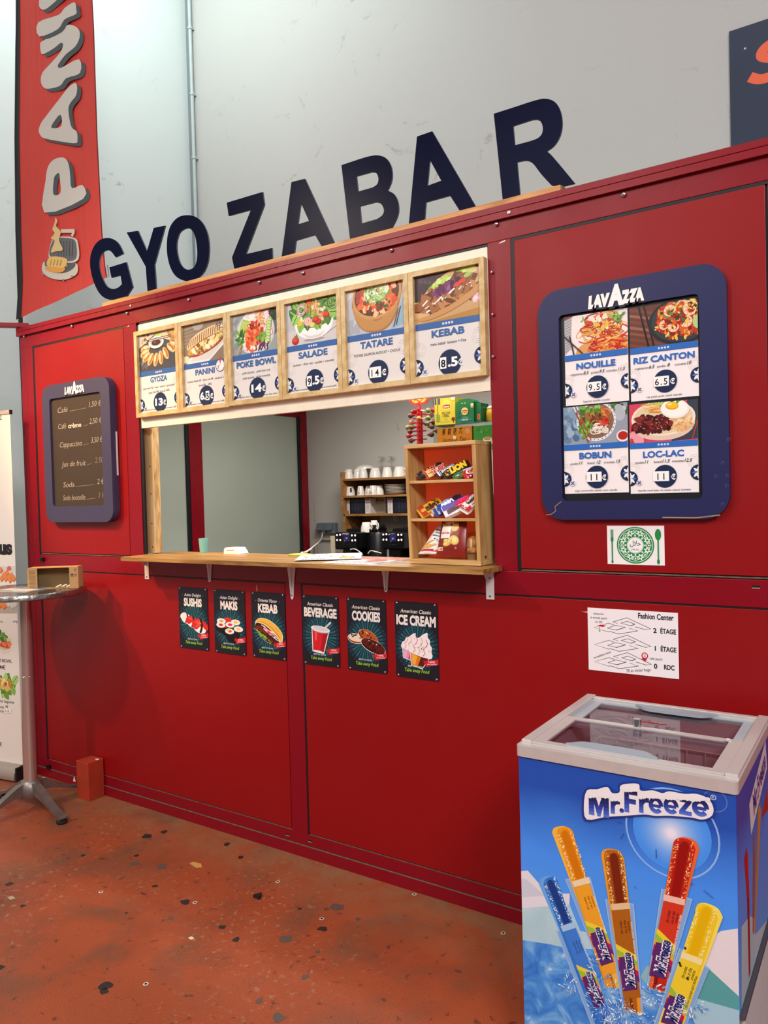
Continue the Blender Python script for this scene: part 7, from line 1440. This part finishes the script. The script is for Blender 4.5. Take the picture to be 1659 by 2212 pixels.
c = rz(8, 1390); A.ell(c[0], c[1], .075, .07, 'e4dcd2'); A.ell(c[0], c[1] + .01, .07, .055, 'd8c8a8'); noodles(A, c[0] + .04, c[1] + .035, .03, .03, 30, ['f0e4cc', 'e0d0ac'], .006); leaves(A, c[0] - .02, c[1] + .045, .04, .02, 20, GREEN, .04, .02); scat(A, c[0] + .015, c[1] - .005, .055, .022, 40, ['e06a3a', 'c84a24', 'f08a58'], .008, .014)
rt('POKE BOWL', 26, 1432, 7, '6a3038', 42, bold=.01); rt('4\u20ac', 12, 1446, 8, '4a3a5a', 14, bold=.02)
c = rz(14, 1480); leaves(A, c[0], c[1], .085, .05, 40, ['8cc050', '6aa038', 'a8d470', '5a8a30'], .06, .04); scat(A, c[0] - .01, c[1] + .01, .06, .035, 40, ['e0b860', 'c88a3c', 'f0d890', 'a86a30'], .012, .02)
for i, (tx_, u, v, w_) in enumerate((('poulet legume', 31, 1520, 44), ('piece', 9, 1530, 18), ('piece', 9, 1539, 18))): rt(tx_, u, v, 6, '4a5a68' if i == 0 else '5a4a48', w_)
rt('4\u20ac', 18, 1529, 5, '3a3438', 6); A.poly([rz(9, 1531), rz(25, 1531), rz(24, 1541), rz(9, 1541)], 'f6f2ec'); rt('5.5\u20ac', 21, 1539, 5, '3a3438', 10); rt('\u20ac', 5, 1612, 8, '5a5058', 6)
q.build('printed_sheet', T)

# ================================================================== feather flag
FY = .40
T = thing('feather_flag', 'tall red feather flag with big white letters on a black pole at the kiosk corner', 'flag', (-4.84, FY, 0))
BLKF = mat('flag_black', '15161c', .6)
q = MB(); pb = hit(45, 712, 1, FY); pt = hit(33, -120, 1, FY)
q.tube([(pb.x + .02, FY, 0.0), pb, hit(38, 500, 1, FY), hit(36, 300, 1, FY), hit(38, 100, 1, FY), hit(42, -60, 1, FY), hit(52, -260, 1, FY), hit(80, -420, 1, FY)], .014, BLKF, 10); q.build('pole', T, smooth=60)
q = MB(); q.cyl((pb.x + .02, FY, 0), (pb.x + .02, FY, .03), .17, BLKF, 24); q.build('pole_base', T)
RFL, nt, b = node_mat('flag_red', 0.7)
tc = nt.nodes.new('ShaderNodeTexCoord').outputs['Object']; nt.links.new(ramp(nt, nz(nt, tc, 1.2, 4), [(.3, 'd94438'), (.7, 'cf3a30')]), b.inputs['Base Color'])
mp = nt.nodes.new('ShaderNodeMapping'); mp.inputs['Scale'].default_value = (9, 1, .6); mp.inputs['Rotation'].default_value = (0, .25, 0); nt.links.new(tc, mp.inputs[0]); bumpn(nt, b, nz(nt, mp.outputs[0], 1.0, 3, .4), .5, .05)
b.inputs['Subsurface Weight'].default_value = 0
L_edge = [(46, -420), (40, -60), (40, 60), (38, 300), (42, 500), (46, 600), (45, 640), (42, 690)]; R_edge = [(235, -420), (200, -60), (207, 60), (215, 300), (225, 500), (232, 580), (236, 598), (236, 600)]
def fedge(E, v):
    for (u0, v0), (u1, v1) in zip(E[:-1], E[1:]):
        if v0 <= v <= v1: return u0 + (u1 - u0) * (v - v0) / (v1 - v0)
    return E[-1][0] if v > E[-1][1] else E[0][0]
def flag_pt(s, t, dz=0.0):
    """s across 0..1, t down 0..1 (top beyond the picture to the slanted hem)"""
    v0 = -420 + t * 1110; vr = -420 + t * 1020; vl, vrr = v0, vr; ul, ur = fedge(L_edge, vl), fedge(R_edge, vrr)
    h = hit(ul + (ur - ul) * s, vl + (vrr - vl) * s, 1, FY); h.y = FY - .010 + .003 * sin(s * 9 + t * 3) - .002 * sin(s * 17 - t * 2) - dz; return h
q = MB(); ns, ntt = 22, 40; vs_ = [flag_pt(i / ns, j / ntt) for j in range(ntt + 1) for i in range(ns + 1)]
q.add(vs_, [(j * (ns + 1) + i, (j + 1) * (ns + 1) + i, (j + 1) * (ns + 1) + i + 1, j * (ns + 1) + i + 1) for j in range(ntt) for i in range(ns)], RFL)
for s0, s1 in ((0.0, .055),): 
    vs2 = [flag_pt(s0 - .02 + (s1 - s0) * i, j / ntt, .004) for j in range(ntt + 1) for i in (0, 1)]; q.add(vs2, [(2 * j, 2 * j + 2, 2 * j + 3, 2 * j + 1) for j in range(ntt)], BLKF)
q.add([flag_pt(1.0 + .012 * i, j / ntt, .001) for j in range(ntt + 1) for i in (-1, 0)], [(2 * j, 2 * j + 2, 2 * j + 3, 2 * j + 1) for j in range(ntt)], mat('flag_hem', '6a1a20', .7))
A = Art(q, front(0, 0, FY - .0155), 1.0, 6.0, rough=.7); A.clip = (-9, 0, 9, 9)
def fpx(u, v): return fp(u, v, FY - .0155)
# each letter traced in the picture (zoom 3.073), laid on the cloth with its shadow
LT = {'P': ([(295, 1412), (303, 1200), (320, 1105), (360, 1058), (415, 1045), (445, 1065), (460, 1110), (467, 1170), (478, 1250), (548, 1228), (553, 1320)], [(355, 1290), (402, 1280), (398, 1190), (392, 1150), (372, 1160), (358, 1190)]),
      'A': ([(258, 865), (272, 820), (300, 780), (400, 650), (455, 580), (500, 550), (513, 580), (505, 635), (470, 680), (455, 720), (462, 790), (478, 848), (510, 875), (515, 930), (505, 950), (440, 945), (300, 920), (270, 900)], [(340, 845), (372, 790), (400, 762), (412, 790), (408, 835), (380, 850)]),
      'N': ([(268, 292), (290, 270), (400, 205), (415, 185), (455, 165), (500, 175), (528, 205), (528, 255), (500, 310), (440, 360), (400, 410), (385, 440), (410, 450), (525, 393), (532, 485), (440, 520), (400, 570), (320, 590), (285, 575), (272, 530), (285, 480), (330, 430), (400, 350), (420, 300), (405, 285), (360, 320), (300, 355), (275, 355)], None),
      'I': ([(255, 150), (390, 100), (430, 55), (495, 15), (507, 60), (505, 95), (430, 130), (385, 195), (262, 242)], None),
      'N2': ([(262, 10), (268, -60), (300, -120), (480, -220), (500, -150), (420, -40), (330, 45), (290, 65), (265, 50)], None)}
for k, (o, h_) in LT.items():
    for dxy, c in (((27, 20), '4e5457'), ((0, 0), 'd6cfc5')):
        tp = lambda P: smooth_loop([fpx((u + dxy[0]) / 3.073, (v + dxy[1]) / 3.073) for u, v in P], 3)
        loops = [tp(o)] + ([tp(h_)] if h_ else []); flat = [p for l in loops for p in l]; tri = tessellate_polygon([[V((p[0], p[1], 0)) for p in l] for l in loops])
        A.faces([[flat[i] for i in t] for t in tri], c); A.z += .0002
def fo(P, c, k=3): P = [fpx(u / 3.073, v / 3.073) for u, v in P]; A.poly(smooth_loop(P, k) if k else P, c); A.z += .0003
fo([(280, 1780), (300, 1735), (380, 1760), (500, 1745), (520, 1790), (500, 1830), (430, 1858), (350, 1850), (295, 1820)], 'cfc8b8'); fo([(300, 1760), (330, 1715), (480, 1730), (500, 1770), (440, 1810), (360, 1808)], '5a5a5e')
fo([(325, 1700), (345, 1600), (385, 1572), (500, 1580), (525, 1640), (525, 1720), (480, 1745), (400, 1740), (350, 1720)], 'd0c8b8'); fo([(330, 1690), (350, 1605), (390, 1580), (490, 1588), (512, 1640), (510, 1710), (470, 1735), (380, 1725)], '66666a')
for i in range(6): fo([(385 + 20 * i, 1600), (389 + 20 * i, 1600), (394 + 18 * i, 1700), (390 + 18 * i, 1700)], '48484c', 0)
fo([(310, 1790), (320, 1765), (440, 1780), (450, 1755), (430, 1800), (380, 1812)], 'e0a050'); fo([(315, 1760), (340, 1705), (440, 1715), (450, 1745), (430, 1778), (370, 1775)], 'e2bc70')
for i in range(4): fo([(345 + 22 * i, 1725), (350 + 22 * i, 1725), (342 + 22 * i, 1765), (336 + 22 * i, 1763)], 'a8803c', 0)
fo([(410, 1525), (500, 1522), (503, 1545), (490, 1575), (478, 1565), (485, 1548), (412, 1548)], 'd0c8b8', 0); fo([(375, 1447), (388, 1470), (378, 1500), (395, 1520), (410, 1545), (400, 1600), (425, 1660), (380, 1670), (345, 1675), (370, 1600), (345, 1585), (370, 1550), (355, 1525), (370, 1480)], 'dcc088')
for u, v in ((292, 1825), (428, 1862), (485, 1838)): fo([(u - 7, v - 8), (u + 7, v - 8), (u, v + 10)], '8a8a86', 0)
q.build('fabric', T, smooth=70)
q = MB(); q.tube([flag_pt(1.0, .999), hit(235, 596, 1, FY - .03), hit(232, 572, 1, .2)], .003, mat('string_white', 'd8d0c8', .6), 6); q.build('tie_string', T)

# ================================================================== red block and litter
kx0, kx1, ky0, ky1, kh = -3.622, -3.520, -.100, -.006, .200
q = MB(); q.wbox(kx0, kx1, ky0, ky1, 0, kh, mat('block_red_orange', 'a8341e', .55, var=.12, vscale=14)); tag(q.build('red_block', bevel=.002, origin=((kx0 + kx1) / 2, (ky0 + ky1) / 2, 0)), 'upright red-orange painted block on the floor against the kiosk plinth', 'block')
def scrap(name, u, v, pts, col, lab, cat, z=None, hgt=.002, grp=None):
    c = hit(u, v, 2, z or 0.0); q = MB(); q.prism([pts], Fr(c, (1, 0, 0), (0, 1, 0), (0, 0, 1)), .0007, hgt, ink(col, .7)); tag(q.build(name, origin=c), lab, cat, grp)
scrap('tape_scrap', 425, 1868, [(-.035, -.01), (.02, -.022), (.04, -.006), (.012, .014), (-.03, .01)], 'c8924c', 'small tan scrap of tape lying on the red floor', 'scrap')
scrap('dark_scrap', 557, 1938, [(-.014, -.012), (.018, -.014), (.014, .002), (.002, .02), (-.006, .004)], '1c1614', 'crumpled black scrap in the middle of the red floor', 'scrap', hgt=.012)
scrap('paper_scrap', 94, 1682, [(-.016, -.004), (.012, -.010), (.018, .0), (.0, .008), (-.014, .006)], 'd8c4a0', 'pale paper scrap on the floor right of the table column', 'scrap', hgt=.006)
scrap('paper_scrap', 25, 1940, [(-.02, -.008), (.012, -.012), (.018, .006), (-.012, .010)], 'a89878', 'flat beige scrap on the floor at the left edge', 'scrap')
scrap('paper_scrap', 413, 2027, [(-.010, -.006), (.008, -.008), (.012, .004), (-.006, .008)], 'd8c0a0', 'tiny pale scrap on the floor in front of the kiosk', 'scrap')
c = hit(210, 1641, 2, kh); q = MB(); q.prism([[(-.012, -.004), (.008, -.008), (.014, .0), (.0, .006)]], Fr(c, (1, 0, 0), (0, 1, 0), (0, 0, 1)), .0006, .004, ink('e8d8cc', .7)); tag(q.build('paper_chip', origin=c), 'small white chip lying on top of the red block', 'scrap')
x, z = fp(161, 1683, -.004); q = MB(); q.poly([(x - .012, -.0052, z - .014), (x + .012, -.0052, z - .012), (x + .006, -.0052, z + .004), (x, -.0052, z + .018), (x - .008, -.0052, z)], ink('ece0da')); q.build('paint_chip', K)
